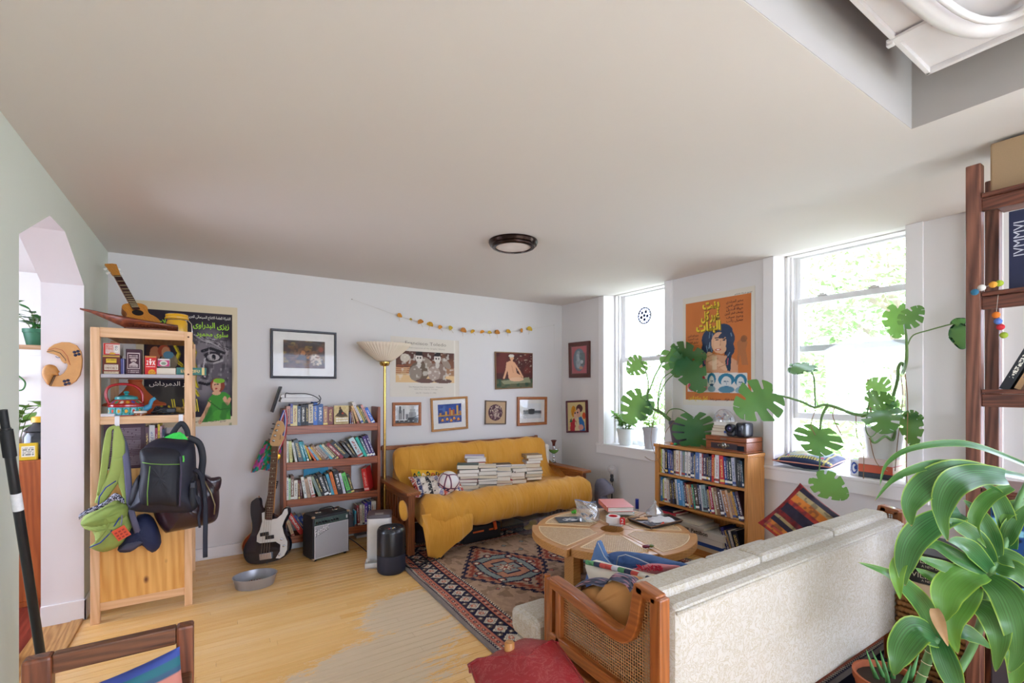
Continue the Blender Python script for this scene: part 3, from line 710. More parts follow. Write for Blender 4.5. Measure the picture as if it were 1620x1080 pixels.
def ukulele():
    m_top = wood('uke_top', '#d08a2e', '#b06a1a', 'z', 1.5,.35,.7,.4); m_side = M('#9a5a1e', .4, var=.15)
    # local frame: axis along the neck, lies facing the camera
    head = Py(176,420,4.42); tail = Py(232,520,4.02); ax = (head - tail); L = ax.length; ax.normalize()
    nrm = Vector((.35,-1,.1)); nrm = (nrm - ax * nrm.dot(ax)).normalized(); sd = ax.cross(nrm)
    def P(s, x, y=0): return tail + ax * (s * L) + sd * x + nrm * y
    t = thing('ukulele', 'small wooden ukulele leaning in the corner on top of pine shelf', 'ukulele', tail)
    half = [(0,.0),(.012,.05),(.05,.088),(.11,.098),(.17,.085),(.215,.064),(.26,.062),(.30,.07),(.345,.068),(.38,.045),(.392,.0)]
    pts = [(s, x) for s, x in half] + [(s, -x) for s, x in half[-2:0:-1]]
    sm = smooth_poly([(s, x, 0) for s, x in pts], 3)
    a = MB(); n = len(sm); a.add([P(p.x, p.y, 0) for p in sm] + [P(p.x, p.y, -.055) for p in sm], [tuple(range(n, 2 * n))] + [(i, (i + 1) % n, (i + 1) % n + n, i + n) for i in range(n)]); a.build('body', m_side, t, smooth=40)
    a = MB(); a.add([P(p.x, p.y, .0) for p in sm] + [P(p.x, p.y, .002) for p in sm], [tuple(range(n, 2 * n))] + [(i, (i + 1) % n, (i + 1) % n + n, i + n) for i in range(n)]); a.build('soundboard', m_top, t)
    a = MB(); a.add([P(.24 + .045 * math.cos(k * PI / 10),.032 * math.sin(k * PI / 10),.0028) for k in range(20)], [tuple(range(20))]); a.build('sound_hole', M('#1a0d06', .9), t)
    a = MB(); a.add([P(s, x, y) for s in (.38,.84) for x, y in ((-.02,.006),(.02,.006),(.015,-.018),(-.015,-.018))], [(0,1,2,3),(4,5,6,7),(0,1,5,4),(1,2,6,5),(2,3,7,6),(3,0,4,7)]); a.build('neck', m_top, t)
    a = MB(); a.add([P(s, x, y) for s in (.28,.82) for x, y in ((-.021,.011),(.021,.011),(.021,.006),(-.021,.006))], [(0,1,2,3),(4,5,6,7),(0,1,5,4),(1,2,6,5),(2,3,7,6),(3,0,4,7)]); a.build('fingerboard', M('#3a1712', .4), t)
    a = MB()
    for k in range(13): s = .80 - .5 * (1 - .87 ** k) / (1 - .87 ** 13); a.bar(P(s, -.02,.0118), P(s, .02,.0118),.003,.002)
    o = a.build('fret', M('#c9b98a', .3,.8), t); o['kind'] = 'stuff'
    a = MB(); a.add([P(s, x, y) for s, x in ((.84,-.022),(.84,.022),(1.02,.034),(1.03,0.01),(1.02,-.034)) for y in (.004,-.01)], [(0,2,4,6,8),(9,7,5,3,1)] + [(2 * i, 2 * i + 1,(2 * i + 3) % 10,(2 * i + 2) % 10) for i in range(5)]); a.build('headstock', m_top, t)
    for s, sg in ((.9,1),(.97,1),(.9,-1),(.97,-1)):
        a = MB(); a.tube([P(s, sg * .02,-.006), P(s, sg * .045,-.02)], [.005,.009], 8); a.build('tuning_peg', M('#e6e2da', .4), t, smooth=True)
ukulele()
jc = Py(280,552,4.05); jx = jc.x
t = thing('storage_jar', 'tall yellow ceramic jar with wire clip lid on pine shelf', 'jar', (jx, 4.05,1.835))
m_yel = M('#d8a316', .25, var=.04, coat=.4)
a = MB(); a.lathe([(0,0),(.058,0),(.062,.01),(.062,.10),(.056,.112),(.056,.118)], 28, loc=(jx, 4.05,1.835)); a.build('body', m_yel, t, smooth=True)
a = MB(); a.lathe([(.066,.122),(.070,.126),(.070,.134),(.064,.138),(.064,.142),(.068,.146),(.066,.156),(.05,.162),(0,.163)], 28, loc=(jx, 4.05,1.835)); a.build('lid', m_yel, t, smooth=50)
a = MB(); a.lathe([(.060,.116),(.062,.119),(.060,.122)], 28, loc=(jx, 4.05,1.835))
a.tube([(jx + .066,4.04,1.955),(jx + .085,4.03,1.93),(jx + .09,4.02,1.86),(jx + .075,4.02,1.84),(jx + .066,4.02,1.87)], .003,6); a.build('wire_clip', M('#d9d9d9', .2,.9), t, smooth=True)
# second shelf
Z2 = 1.568
def pack(name, label, px0, px1, py_top, py_bot, Y, depth, faces, cat='box', z0=None, skew=0.0, top=None, rz=0):
    p = Py((px0 + px1) / 2, py_bot, Y); q = Py(px1, py_bot, Y); r_ = Py(px0, py_bot, Y); z1 = Py(px1, py_top, Y).z; z = (z0 if z0 is not None else p.z) + .0008
    w = q.x - r_.x; t = thing(name, label, cat, (p.x, Y + depth / 2, z), rz=0)
    a = MB(); a.bx(r_.x, Y, z, q.x, Y + depth, z1); a.build('carton', faces[0], t, bevel=.003);
    if len(faces) > 1: faces[1](t, r_.x, q.x, z, z1, Y - .0012)
    return t
def face_art(nx, ny, bg, fn):
    def go(t, x0, x1, z0, z1, Y):
        A = Art(nx, ny, bg); fn(A); A.mesh('label_print', lambda u, v: Vector((x0 + .002 + (x1 - x0 - .004) * u, Y, z0 + .002 + (z1 - z0 - .004) * v)), t)
    return go
def specks(A, box, c, n, h, seed=0, w=(.03,.1)):
    r = random.Random(seed); y = box[3] - h
    while y > box[1]:
        x = box[0]
        while x < box[2]:
            q = r.uniform(*w); A.rect(x, y, min(x + q, box[2]), y + h * .55, c); x += q + r.uniform(.012,.03)
        y -= h
    return A
pack('tea_tin', 'brown and cream tea tin with yellow plate under the red box', 162,190,562,591.5,3.93,.10, [M('#6a3328', .4), face_art(40,44, '#6a3328', lambda A: (A.rect(0,.93,1,1, '#c9a455'), A.rect(.06,0,.94,.13, '#d8c8a8'), specks(A, (.08,.02,.92,.12), '#8a4a3a', 0,.05,1), A.rect(.1,.2,.9,.5, '#dcd0ba'), specks(A, (.14,.22,.86,.48), '#8a5a48', 0,.06), A.rect(.2,.6,.82,.82, '#d9b93a'), specks(A, (.26,.66,.78,.8), '#8a6a1a', 0,.07), A.rect(0,.15,1,.17, '#b03a30')))], 'tin', Z2)
pack('tea_box', 'red and white carton lying on the brown tea tin', 163,190,543,561.5,3.94,.14, [M('#cfc8c0', .5), face_art(44,30, '#d8cfc4', lambda A: (A.rect(0,0,.12,1, '#c8352e'), A.rect(0,.9,1,1, '#c8352e'), A.rect(0,0,1,.07, '#c8352e'), specks(A, (.14,.1,.62,.88), '#cf5548', 0,.1,3), A.rect(.68,.25,.9,.85, '#e8e4dc'), specks(A, (.7,.3,.88,.8), '#7a7a78', 0,.09,4), A.ell(.55,.1,.2,.09, '#d8a838')))], 'box', None)
pack('playing_card_box', 'slim blue and lilac boxes standing between the tea tins', 190.5,197,567,591.5,3.97,.08, [M('#6a70b8', .4), face_art(12,30, '#8a8cc8', lambda A: (A.rect(.3,0,.5,1, '#3a3f90'), A.rect(.75,0,1,1, '#d8d4e4')))], 'box', Z2)
pack('coffee_tin', 'tall dark purple tin printed with white ornament on second shelf', 199,223.5,552.5,591.5,3.93,.085, [M('#42222e', .35), face_art(48,78, '#42222e', lambda A: (A.rect(.08,.2,.92,.86, '#c9b8b4'), A.rect(.12,.23,.88,.83, '#42222e'), specks(A, (.2,.64,.8,.8), '#d9c8c4', 0,.08,6), A.ell(.5,.55,.22,.07, '#b8a49e'), A.ell(.5,.47,.12,.06, '#42222e'), A.poly([(.2,.38),(.5,.5),(.8,.38),(.8,.26),(.2,.26)], '#b8a8a4'), specks(A, (.22,.27,.78,.36), '#42222e', 0,.07,7), specks(A, (.12,.03,.88,.17), '#b8a4a4', 0,.06,8), specks(A, (.3,.9,.7,.96), '#c8b8b4', 0,.06,9)))], 'tin', Z2)
pack('tea_carton', 'small bright red carton with white figure and letters on second shelf', 229,247.5,563,592.5,3.92,.07, [M('#c52a28', .45), face_art(40,60, '#cf2e2a', lambda A: (A.rect(0,.92,1,1, '#b98a4a'), A.rect(.12,.52,.3,.56, '#efe9e0'), A.rect(.12,.72,.3,.76, '#efe9e0'), A.rect(.19,.52,.24,.76, '#efe9e0'), A.ell(.48,.8,.08,.05, '#efe9e0'), A.rect(.43,.52,.54,.74, '#efe9e0'), A.line([(.36,.68),(.6,.68)], .03, '#efe9e0'), A.line([(.7,.74),(.88,.53)], .03, '#efe9e0'), A.line([(.88,.74),(.7,.53)], .03, '#efe9e0'), specks(A, (.08,.38,.92,.48), '#efe9e0', 0,.09,2), A.ell(.62,.06,.34,.2, '#e0a02c'), specks(A, (.4,.03,.9,.2), '#a85a18', 0,.06,5)))], 'box', Z2)
def lying(x1, y, z, L, dep, t, col, label, group, accent=None, flip=False):
    o = book((0,0,0), t, dep, L, col, label, group, accent=accent, white=False)
    o.matrix_world = Matrix(((0,0,-1, x1),(0,1,0, y),(1,0,0, z + t / 2 + .0008),(0,0,0,1))) @ Matrix.Diagonal((t, dep, L, 1)) if not flip else \
        Matrix(((0,0,1, x1 - L),(0,-1,0, y + dep),(1,0,0, z + t / 2 + .0008),(0,0,0,1))) @ Matrix.Diagonal((t, dep, L, 1))
    ABS[o.name] = Vector((x1, y, z)); return o
lying(-.030,3.935, Z2,.17,.16,.05, '#1c6e62', 'thick teal book with gold bands lying at the end of the second pine shelf', 'books on the pine shelf', accent='#d8c078')
lying(-.202,3.93, Z2,.11,.15,.045, '#b9a58a', 'cream book lying with pages outward between red carton and teal book', 'books on the pine shelf', flip=True)
tn = Py(258,575,3.96)
pack('mint_tin', 'small pink tin with white lid lying on the green book', 249,268.5,567.5,579,3.95,.06, [M('#d8d4d2', .3), face_art(36,22, '#c84a78', lambda A: (A.rect(0,.84,1,1, '#e2dedc'), A.ell(.5,.42,.34,.36, '#dcd8d0'), A.ell(.5,.4,.22,.2, '#8aa088')))], 'tin', Z2 + .054)
# third shelf: tagine, teapot, jar, cables, boxes
Z3 = 1.297
tc_ = Vector((-.463,4.33,0)); TS = Matrix.Translation((-.463,4.33, Z3 - .019)) @ Matrix.Diagonal((.86,.86,.82,1))
t = thing('tagine', 'terracotta tagine with tall cone lid on the third pine shelf', 'tagine', (tc_.x, 4.33, Z3 - .019)); m_ter = M('#bb5527', .65, var=.06, bmp=.1)
a = MB(); a.lathe([(0,0),(.13,0),(.155,.05),(.165,.09)], 40, X=TS); a.build('dish', m_ter, t, smooth=40)
a = MB(); a.lathe([(.21,.088),(.213,.1),(.2,.112),(.165,.122),(.12,.165),(.075,.225),(.046,.28),(.044,.30),(.05,.304),(.046,.318),(.03,.312),(0,.31)], 40, X=TS); a.build('lid', m_ter, t, smooth=40)
kx = Py(200,655,4.02).x
t = thing('teapot', 'painted enamel teapot with red hoop handle in front of the tagine', 'teapot', (kx, 4.02, Z3 - .018)); zt = Z3 - .018
m_red_e = M('#a81d20', .25, coat=.4)
A = Art(150,34, '#5aa9b4')
for k in range(15):
    cx = (k + .5) / 15; A.ell(cx, .5,.024,.35, '#2a8f86' if k % 2 else '#8acbd0'); A.ell(cx, .5,.013,.2, '#e0a02c' if k % 3 else '#d8442e'); A.line([(cx + .03,.1),(cx + .035,.9)], .006, '#1f7a5a')
A.rect(0,.92,1,1, '#a81d20'); A.rect(0,0,1,.06, '#a81d20')
A.mesh('painted_band', lambda u, v: Vector((kx + .0935 * math.cos(2 * PI * u),4.02 + .0935 * math.sin(2 * PI * u), zt + .02 + .058 * v)), t)
a = MB(); a.lathe([(0,0),(.09,0),(.096,.008),(.096,.018),(.093,.02),(.093,.078),(.097,.08),(.097,.09),(.09,.095)], 40, loc=(kx, 4.02, zt)); a.build('body', m_red_e, t, smooth=40)
A = Art(110,24, '#b0402c')
for k in range(16): A.ell((k + .5) / 16,.45,.02,.3, ['#d8a02c', '#3a4a9a', '#2f8f62', '#d8d0b8'][k % 4])
A.mesh('painted_shoulder', lambda u, v: Vector((kx + (.091 - .034 * v) * math.cos(2 * PI * u),4.02 + (.091 - .034 * v) * math.sin(2 * PI * u), zt + .095 + .028 * v)), t)
a = MB(); a.lathe([(.06,.123),(.062,.128),(.058,.142),(.03,.15),(.012,.153),(.008,.16),(.016,.168),(.01,.178),(0,.18)], 30, loc=(kx, 4.02, zt)); a.build('lid', M('#2f8a8a', .3, var=.35, scale=60), t, smooth=40)
a = MB(); a.tube(smooth_path([(kx - .085,4.02, zt + .09),(kx - .105,4.02, zt + .15),(kx - .09,4.02, zt + .205),(kx - .03,4.02, zt + .225),(kx + .04,4.02, zt + .215),(kx + .08,4.02, zt + .17),(kx + .085,4.02, zt + .10)]),.0085,10); a.build('handle', m_red_e, t, smooth='all')
a = MB(); a.tube(smooth_path([(kx + .085,4.02, zt + .05),(kx + .12,4.02, zt + .075),(kx + .135,4.02, zt + .115),(kx + .155,4.02, zt + .13)]), [.02] * 6 + [.012] * 10,10); a.build('spout', M('#4a9fc0', .3, var=.3, scale=50), t, smooth='all')
p = Py(222,650,3.93)
t = thing('candle_jar', 'small brown glass jar with pale lid in front of teapot', 'jar', (p.x, 3.93, Z3 - .018))
a = MB(); a.lathe([(0,0),(.032,0),(.034,.004),(.034,.032),(.031,.035)], 24, loc=(p.x, 3.93, Z3 - .018)); a.build('jar', M('#7a3d14', .15, coat=.6), t, smooth=40)
a = MB(); a.lathe([(.034,.035),(.035,.036),(.035,.047),(.033,.049),(0,.049)], 24, loc=(p.x, 3.93, Z3 - .018)); a.build('lid', M('#cfc6b8', .4), t, smooth=40)
a = MB(); p = Py(165,658,3.92); a.bx(p.x - .052,3.91, Z3 - .015, p.x + .052,3.99, Z3 + .017); single(a, 'white_box', M('#e4e2e2', .4), 'small plain white box at the left end of the teapot shelf', 'box', bevel=.004)
lying(-.155,3.905, Z3 - .022,.25,.17,.024, '#1b1c24', 'black book lying flat under the cable bundle on pine shelf', 'books on the pine shelf', accent='#c9a86a')
t = thing('cable_bundle', 'coiled black power adapter cable on the black book', 'cable', (-.27,3.98, Z3 + .01)); a = MB()
for k in range(7):
    ph = k * .9; a.tube([(-.285 + .055 * math.cos(q * .52 + ph) * (1 - .08 * k),3.975 + .03 * math.sin(q * .52 + ph), Z3 + .016 + .006 * k + .006 * math.sin(q + ph)) for q in range(13)], .0042,6)
a.build('coil', M('#17161b', .45), t, smooth='all')
a = MB(); a.bx(-.275,3.95, Z3 + .012,-.205,4.0, Z3 + .045); a.build('plug', M('#1c1b22', .4), t, bevel=.006)
t = thing('wood_toy', 'pile of carved pale wooden pieces at the end of the cable shelf', 'ornament', (-.19,4.06, Z3 - .02)); a = MB()
a.tube(smooth_path([(-.25,4.08, Z3 - .006),(-.215,4.06, Z3 + .03),(-.17,4.05, Z3 + .022),(-.165,4.02, Z3 + .045)]), [.016] * 6 + [.02] * 5 + [.01] * 5,8); a.build('body', M('#b08a4a', .4), t, smooth='all')
# lower compartment: big books and glass jars
Z4 = .918
def flatbook(loc, w, d, h, col, label, group, R=None, **k): return book(loc, w, d, h, col, label, group, R, **k)
tb = book(Vector((0,0,0)),.1,.1,.1, '#58434c', 'large purple brown book standing face out behind the green bag', 'books on the pine shelf', accent='#b8aab0')
tb.matrix_world = Matrix(((0,1,0,-.585),(1,0,0,4.0),(0,0,1, Z4),(0,0,0,1))) @ Matrix.Diagonal((.05,.21,.33,1))
A = Art(60,90, '#54404a'); specks(A, (.08,.12,.9,.92), '#877880', 0,.035,11,(.2,.6)); A.rect(.06,.04,.2,.11, '#dcd8d8')
f_ = A.mesh('back_print', lambda u, v: Vector((-.583 + .206 * u, 3.9735, Z4 + .002 + .326 * v)), None); f_.parent = tb; f_.matrix_parent_inverse = tb.matrix_world.inverted()
bookrow((-.372,3.97, Z4),(1,0,0),(0,1,0), [('#5b3a44', 20,300,0),('#dcd9d2', 30,310,0),('#9a2a50', 14,290,0),('#d9c023', 12,315,0),('#c8a0a8', 10,300,0),('#3a4a6a', 14,280,0)], .105, 'books on the pine shelf', 'pine shelf behind the bags', .001, dscale=.6)
gj = glassmat('jar_glass', (.86,.93,.92),.10,.02)
for px, w_, h_ in ((247,.048,.25),(274,.075,.22)):
    p = Py(px, 700,4.1); t = thing('glass_jar', 'narrow clear glass jar beside the books behind backpack' if px == 247 else 'round clear glass jar behind the top of the backpack', 'jar', (p.x, 4.1, Z4 + .001))
    a = MB(); a.lathe([(0,.001),(w_, .001),(w_, h_ * .72),(w_ * .6, h_ * .86),(w_ * .6, h_)], 24, loc=(p.x, 4.1, Z4)); a.build('jar', gj, t, smooth=40)
    a = MB(); a.lathe([(w_ * .6, h_),(w_ * .66, h_),(w_ * .66, h_ * 1.08),(0, h_ * 1.09)], 24, loc=(p.x, 4.1, Z4)); a.build('lid', M('#9fb0ac', .3,.5), t, smooth=40)
# ================================================================ LEFT WALL, ARCH, HALL
m_hallshelf = M('#d8d2c8', .6)
t = thing('hall_shelf', 'white wall shelf with pale wood edge holding potted plants beyond the arch', 'shelf', (-1.2,5.0,1.78))
a = MB(); a.bx(-1.75,4.9,1.765,-.89,5.2,1.80); a.build('board', wood('hall_board', '#c9a382', '#a67a54', 'x'), t, bevel=.003)
a = MB(); a.bx(-1.75,4.9,1.72,-.89,4.92,1.765); a.build('edge_strip', m_trim, t)
for y_ in (-1.5,-1.05): a = MB(); a.bx(y_ - .015,4.93,1.60, y_ + .015,5.0,1.765); a.bx(y_ - .012,4.99,1.55, y_ + .012,6.1,1.58); a.build('bracket', m_trim, t)
m_leafA = M('#3f7a3a', .45, var=.3, scale=30); m_leafB = M('#7aa84a', .45, var=.3, scale=30)
def oval_leaf(mb, base, d, L, w, n=(0,0,1), curl=.15, seg=4):
    d = Vector(d).normalized(); n = Vector(n); sd = d.cross(n); sd = sd.normalized() if sd.length > 1e-4 else d.orthogonal().normalized(); up = sd.cross(d)
    vs = []
    for k in range(seg + 1):
        s = k / seg; c = Vector(base) + d * (L * s) - up * (curl * L * s * s); hw = w * math.sin(PI * min(1,.06 + .94 * s) ** .8) * .5
        vs += [c - sd * hw + up * hw * .25, c, c + sd * hw + up * hw * .25]
    mb.add(vs, [(3 * k + j, 3 * k + j + 1,3 * k + j + 4,3 * k + j + 3) for k in range(seg) for j in (0,1)])
def pot(mb, c, r0, r1, h, rim=.012, n=28):
    mb.lathe([(0,0),(r0,0),(r1 * .985, h - .03),(r1 + rim * .3, h - .028),(r1 + rim * .4, h),(r1 - .006, h),(r1 - .01, h - .03),(0, h - .032)], n, loc=c)
def bushy(name, label, c, r0, r1, h, pm_, lm, n, R, Hh, seed, group=None, Lf=.08, up=.5, stems=6, soil=True, wdt=.55):
    rr = random.Random(seed); T = thing(name, label, 'plant', c, group)
    mb = MB(); pot(mb, c, r0, r1, h); mb.build('pot', pm_, T, smooth=35)
    mb = MB(); mb.lathe([(r1 - .008, h - .025),(0, h - .02)], 20, loc=c); mb.build('soil', M('#3a2a1e', .95, var=.4, scale=80), T)
    st = MB(); lf = MB(); top = Vector(c) + Vector((0,0, h - .02))
    for k in range(stems):
        a = 6.28 * k / stems + rr.uniform(-.4,.4); rad = R * rr.uniform(.4,1); hh = Hh * rr.uniform(.5,1)
        P = [top + Vector((.3 * r1 * math.cos(a),.3 * r1 * math.sin(a),0)), top + Vector((rad * .45 * math.cos(a), rad * .45 * math.sin(a), hh * .55)), top + Vector((rad * math.cos(a), rad * math.sin(a), hh * (.75 + .25 * up)))]
        sp = smooth_path(P, 5); st.tube(sp, .0028,5)
        for q in range(n // stems):
            f = rr.uniform(.25,1); p = sp[int(f * (len(sp) - 1))]; b_ = rr.uniform(0,6.28)
            oval_leaf(lf, p, (math.cos(b_), math.sin(b_), rr.uniform(-.2,.7)), Lf * rr.uniform(.7,1.2), Lf * wdt, curl=rr.uniform(.05,.4))
    st.build('stem', M('#6a7a3a', .7), T); o = lf.build('foliage', lm, T, smooth='all'); o['kind'] = 'stuff'; return T
p = Pz(44,552,1.80); m_gpot = M('#2f6a4a', .5); m_dpot = M('#4a4652', .6)
bushy('potted_plant', 'leafy plant in dark green pot on the hall shelf beyond the arch', (-1.14,5.05,1.801),.055,.075,.13, m_gpot, m_leafA, 60,.16,.2,1, 'plants beyond the arch')
bushy('potted_plant', 'upright plant in slim grey pot near the dark green pot on hall shelf', (-1.36,5.06,1.801),.05,.065,.17, m_dpot, m_leafA, 50,.12,.42,2, 'plants beyond the arch')
t = thing('hall_cabinet', 'orange brown wooden cabinet standing beyond the arch', 'cabinet', (-1.25,4.7,0)); m_cab = wood('cabinet', '#b5602e', '#8a421c', 'z', .7,.4)
a = MB(); a.bx(-1.7,4.46,.03,-.89,5.0,.985); a.build('body', m_cab, t, bevel=.006); a = MB(); a.bx(-1.72,4.45,0,-.888,5.0,.03); a.build('plinth', m_cab, t)
c0 = (-1.02,4.62,.986)
t = thing('jug', 'dark bottle with yellow screw cap on the cabinet beyond the arch', 'bottle', c0)
a = MB(); a.lathe([(0,0),(.085,0),(.095,.02),(.095,.15),(.08,.18),(.09,.19),(.075,.21),(.045,.235),(.04,.25)], 24, loc=c0); a.build('body', M('#26282c', .2, coat=.5), t, smooth=40)
a = MB(); a.lathe([(.05,.25),(.05,.285),(.044,.29),(0,.29)], 24, loc=c0); a.build('cap', M('#d8a52a', .35), t, smooth=40)
a = MB(); a.bx(-1.15,4.48,.986,-1.01,4.52,1.10); o = single(a, 'food_packet', M('#dbb52c', .5), 'yellow packet with red and white print in front of the dark bottle', 'packet', bevel=.004)
A = Art(30,24, '#dbb52c'); A.rect(.08,.3,.4,.8, '#c8382c'); A.rect(.48,.2,.94,.85, '#e8e2d4'); specks(A, (.5,.25,.92,.8), '#6a6a60', 0,.1,3)
o2 = A.mesh('front_print', lambda u, v: Vector((-1.148 + .136 * u, 4.4788,.988 + .11 * v)), o)
bushy('potted_plant', 'pale variegated plant behind the dark bottle on the hall cabinet', (-1.2,4.82,.986),.06,.08,.13, M('#b8b0a4', .6), m_leafB, 36,.17,.34,5, 'plants beyond the arch', Lf=.13)
a = MB(); p = Pz(36,985,0.0); a.lathe([(0,0),(.05,0),(.085,.05),(.08,.05),(.045,.008),(0,.008)], 28, loc=(-.96,3.55,0)); single(a, 'pet_bowl', M('#e2dccb', .35), 'white bowl on the red floor beyond the arch', 'bowl', smooth=40)
t = thing('hose', 'thin green hose looped on the hall wall beyond the arch', 'hose', (-1.3,5.5,1.4)); a = MB(); a.tube(smooth_path([Py(22,590,5.4), Py(34,598,5.4), Py(40,606,5.4), Py(36,616,5.4), Py(24,618,5.4)]),.006,6); a.build('hose', m_leafA, t, smooth='all')
# moon plaque on the jamb
def zj(x, y): return Py(20 + x / 3.176,420 + y / 3.176,3.985)
pl = [(168,434),(182,412),(208,395),(246,384),(284,385),(320,400),(342,430),(349,470),(347,510),(338,550),(318,580),(284,601),(240,608),(182,606),(205,552),(235,553),(255,540),(270,520),(276,500),(270,488),(258,492),(244,478),(236,462),(222,452),(204,444),(186,440)]
t = thing('wall_plaque', 'carved tan crescent plaque of mother and child on the arch jamb', 'plaque', zj(250,500)); m_pl = M('#cf9a5c', .55, var=.12, scale=25, bmp=.1)
mb = MB(); ps_ = [zj(x, y) for x, y in pl]; n = len(ps_); mb.add(ps_ + [p + Vector((0,.026,0)) for p in ps_], [tuple(range(n)), tuple(range(2 * n - 1, n - 1,-1))] + [(i, (i + 1) % n, (i + 1) % n + n, i + n) for i in range(n)])
mb.build('crescent', m_pl, t, bevel=.004)
bp = [(205,553),(228,552),(226,540),(233,533),(226,524),(216,508),(200,499),(180,497),(160,506),(149,525),(148,548),(158,572),(182,600)]
mb = MB(); puff(mb, smooth_poly([zj(x, y) + Vector((0,-.001,0)) for x, y in bp], 3), zj(185,535) + Vector((0,-.001,0)),(0,-1,0),.014,4, back=.02); mb.build('child_head', M('#bf8646', .6, var=.2, scale=60), t, smooth=50)
def strokes(parent, name, lines, r, mat, f, dy=-.003):
    for L in lines: mb = MB(); mb.tube([f(*q) + Vector((0, dy, 0)) for q in L], r, 5); mb.build(name, mat, parent, smooth='all')
m_ink = M('#23202e', .5); strokes(t, 'painted_line', [[(172,432),(205,428),(240,440),(265,470),(268,480)], [(185,604),(210,552)], [(192,605),(216,553)]], .0016, m_ink, zj)
strokes(t, 'red_line', [[(176,424),(215,415),(250,425),(275,455),(290,500)]], .0013, M('#b03a2a', .5), zj)
for cx, cy in ((322,440),(272,586)):
    mb = MB()
    for k in range(4):
        a = k * PI / 2 + .5; mb.lathe([(0,0),(.009,.001),(.006,.004),(0,.005)], 10, X=Matrix.Translation(zj(cx + 13 * math.cos(a), cy + 11 * math.sin(a)) + Vector((0,-.0005,0))) @ Matrix.Rotation(PI / 2,4, 'X'))
    o = mb.build('painted_bow', M('#1f2440', .5), t, smooth=True); o['kind'] = 'stuff'
mb = MB(); mb.tube([zj(216,456) + Vector((0,-.003,0)), zj(226,463) + Vector((0,-.003,0)), zj(238,462) + Vector((0,-.003,0))], .002,5); mb.build('eye', M('#3f5f8a', .5), t)
# broom pole
A_, B_ = Vector((-.652,2.49,1.40)), Vector((-.565,2.72,.03))
d_ = (B_ - A_)
t = thing('broom', 'black telescopic broom pole with white label leaning on left wall', 'broom', B_)
a = MB(); a.tube([A_ + d_ * .05, B_], .0155,14); a.build('pole', M('#141416', .3, coat=.3), t, smooth=40)
a = MB(); a.tube([A_, A_ + d_ * .055], .0125,14); a.tube([A_ + d_ * .055, A_ + d_ * .13], .0195,14); a.build('grip', M('#101012', .6), t, smooth=40)
a = MB(); a.tube([A_ + d_ * .235, A_ + d_ * .285], .0162,14); a.build('sticker', M('#d9d7d6', .5, var=.2, scale=90), t, smooth=40)
a = MB(); a.bar(B_ + Vector((-.09,-.06,-.012)), B_ + Vector((.09,.06,-.012)),.045,.03); a.build('brush_head', M('#1a1a1c', .7), t, bevel=.006)
# dark wooden armchair, only its top shows
m_dw = wood('dark_chair', '#7a4a2c', '#3a1d10', 'x', 1.2,.42,1,.2); m_dwz = wood('dark_chair', '#84482a', '#4a2412', 'z', 1.2,.42,1,.2)
t = thing('armchair', 'dark stained wooden armchair with worn squared back frame', 'chair', (-.24,1.5,0)); CY = 1.775; CZ = .755
xa, xb = -.425,-.045
a = MB(); a.bx(xa + .06, CY - .024, CZ - .052, xb - .045, CY + .008, CZ); a.build('top_rail', m_dw, t, bevel=.004)
for x0, x1 in ((xa, xa + .06),(xb - .045, xb)): a = MB(); a.bx(x0, CY - .03,0, x1, CY + .016, CZ); a.build('back_post', m_dwz, t, bevel=.008)
for x0 in (xa + .005, xb - .035):
    a = MB(); a.bx(x0,1.15,.58, x0 + .03, CY - .03,.615); a.build('arm', m_dw, t, bevel=.005)
    a = MB(); a.bx(x0,1.15,0, x0 + .035,1.19,.58); a.build('front_leg', m_dwz, t, bevel=.004)
a = MB(); a.bx(xa + .06, CY - .012,.33, xb - .045, CY + .008,.37); a.build('seat_rail', m_dw, t, bevel=.003)
a = MB(); a.bx(xa + .045,1.17,.36, xb - .04, CY - .03,.385); a.build('seat', M('#6a5a4a', .8), t)
for k in range(3): a = MB(); x = xa + .12 + k * .085; a.bx(x, CY - .006,.37, x + .03, CY + .004, CZ - .052); a.build('back_slat', m_dwz, t, bevel=.002) if False else None
A = Art(70,60, '#4d5f7c')
for k, (v0, v1, c) in enumerate(((.0,.3, '#6a6a70'),(.3,.36, '#3f557c'),(.36,.52, '#7a96ac'),(.52,.58, '#3a4a66'),(.58,.78, '#c07a6a'),(.78,.84, '#33506a'),(.84,.92, '#1f5f6a'),(.92,1.0, '#3a4a90'))): A.rect(0, v0,1, v1, c)
for k in range(4):
    A.line([(.3 + .05 * k, .56),(.42 + .05 * k, .66),(.3 + .05 * k, .77)], .006, '#3a4a5a')
X = Matrix.Translation((-.215,1.665,.545)) @ Matrix.Rotation(math.radians(-13),4, 'X') @ Matrix.Rotation(math.radians(-10),4, 'Y')
pillow('cushion', 'striped blue, green and salmon woven cushion on the dark armchair', 'cushion', X, .33,.30,.10, M('#5d5f6a', .9, var=.2),3, art=A)
# ================================================================ FILM POSTER BEHIND THE SHELF
YP = YB - .004
c0, c1 = Py(215,474, YP), Py(375.5,487, YP); zb_ = Py(374.5,672, YP).z; zt_ = (c0.z + c1.z) / 2
A = Art(190,230, '#d9c9a8'); A.rect(.07,.075,.945,.935, '#221722')
def q(x, y): return ((x + 22) / 822,1 - (y - 90 + (800 - x) * .085) / 955)
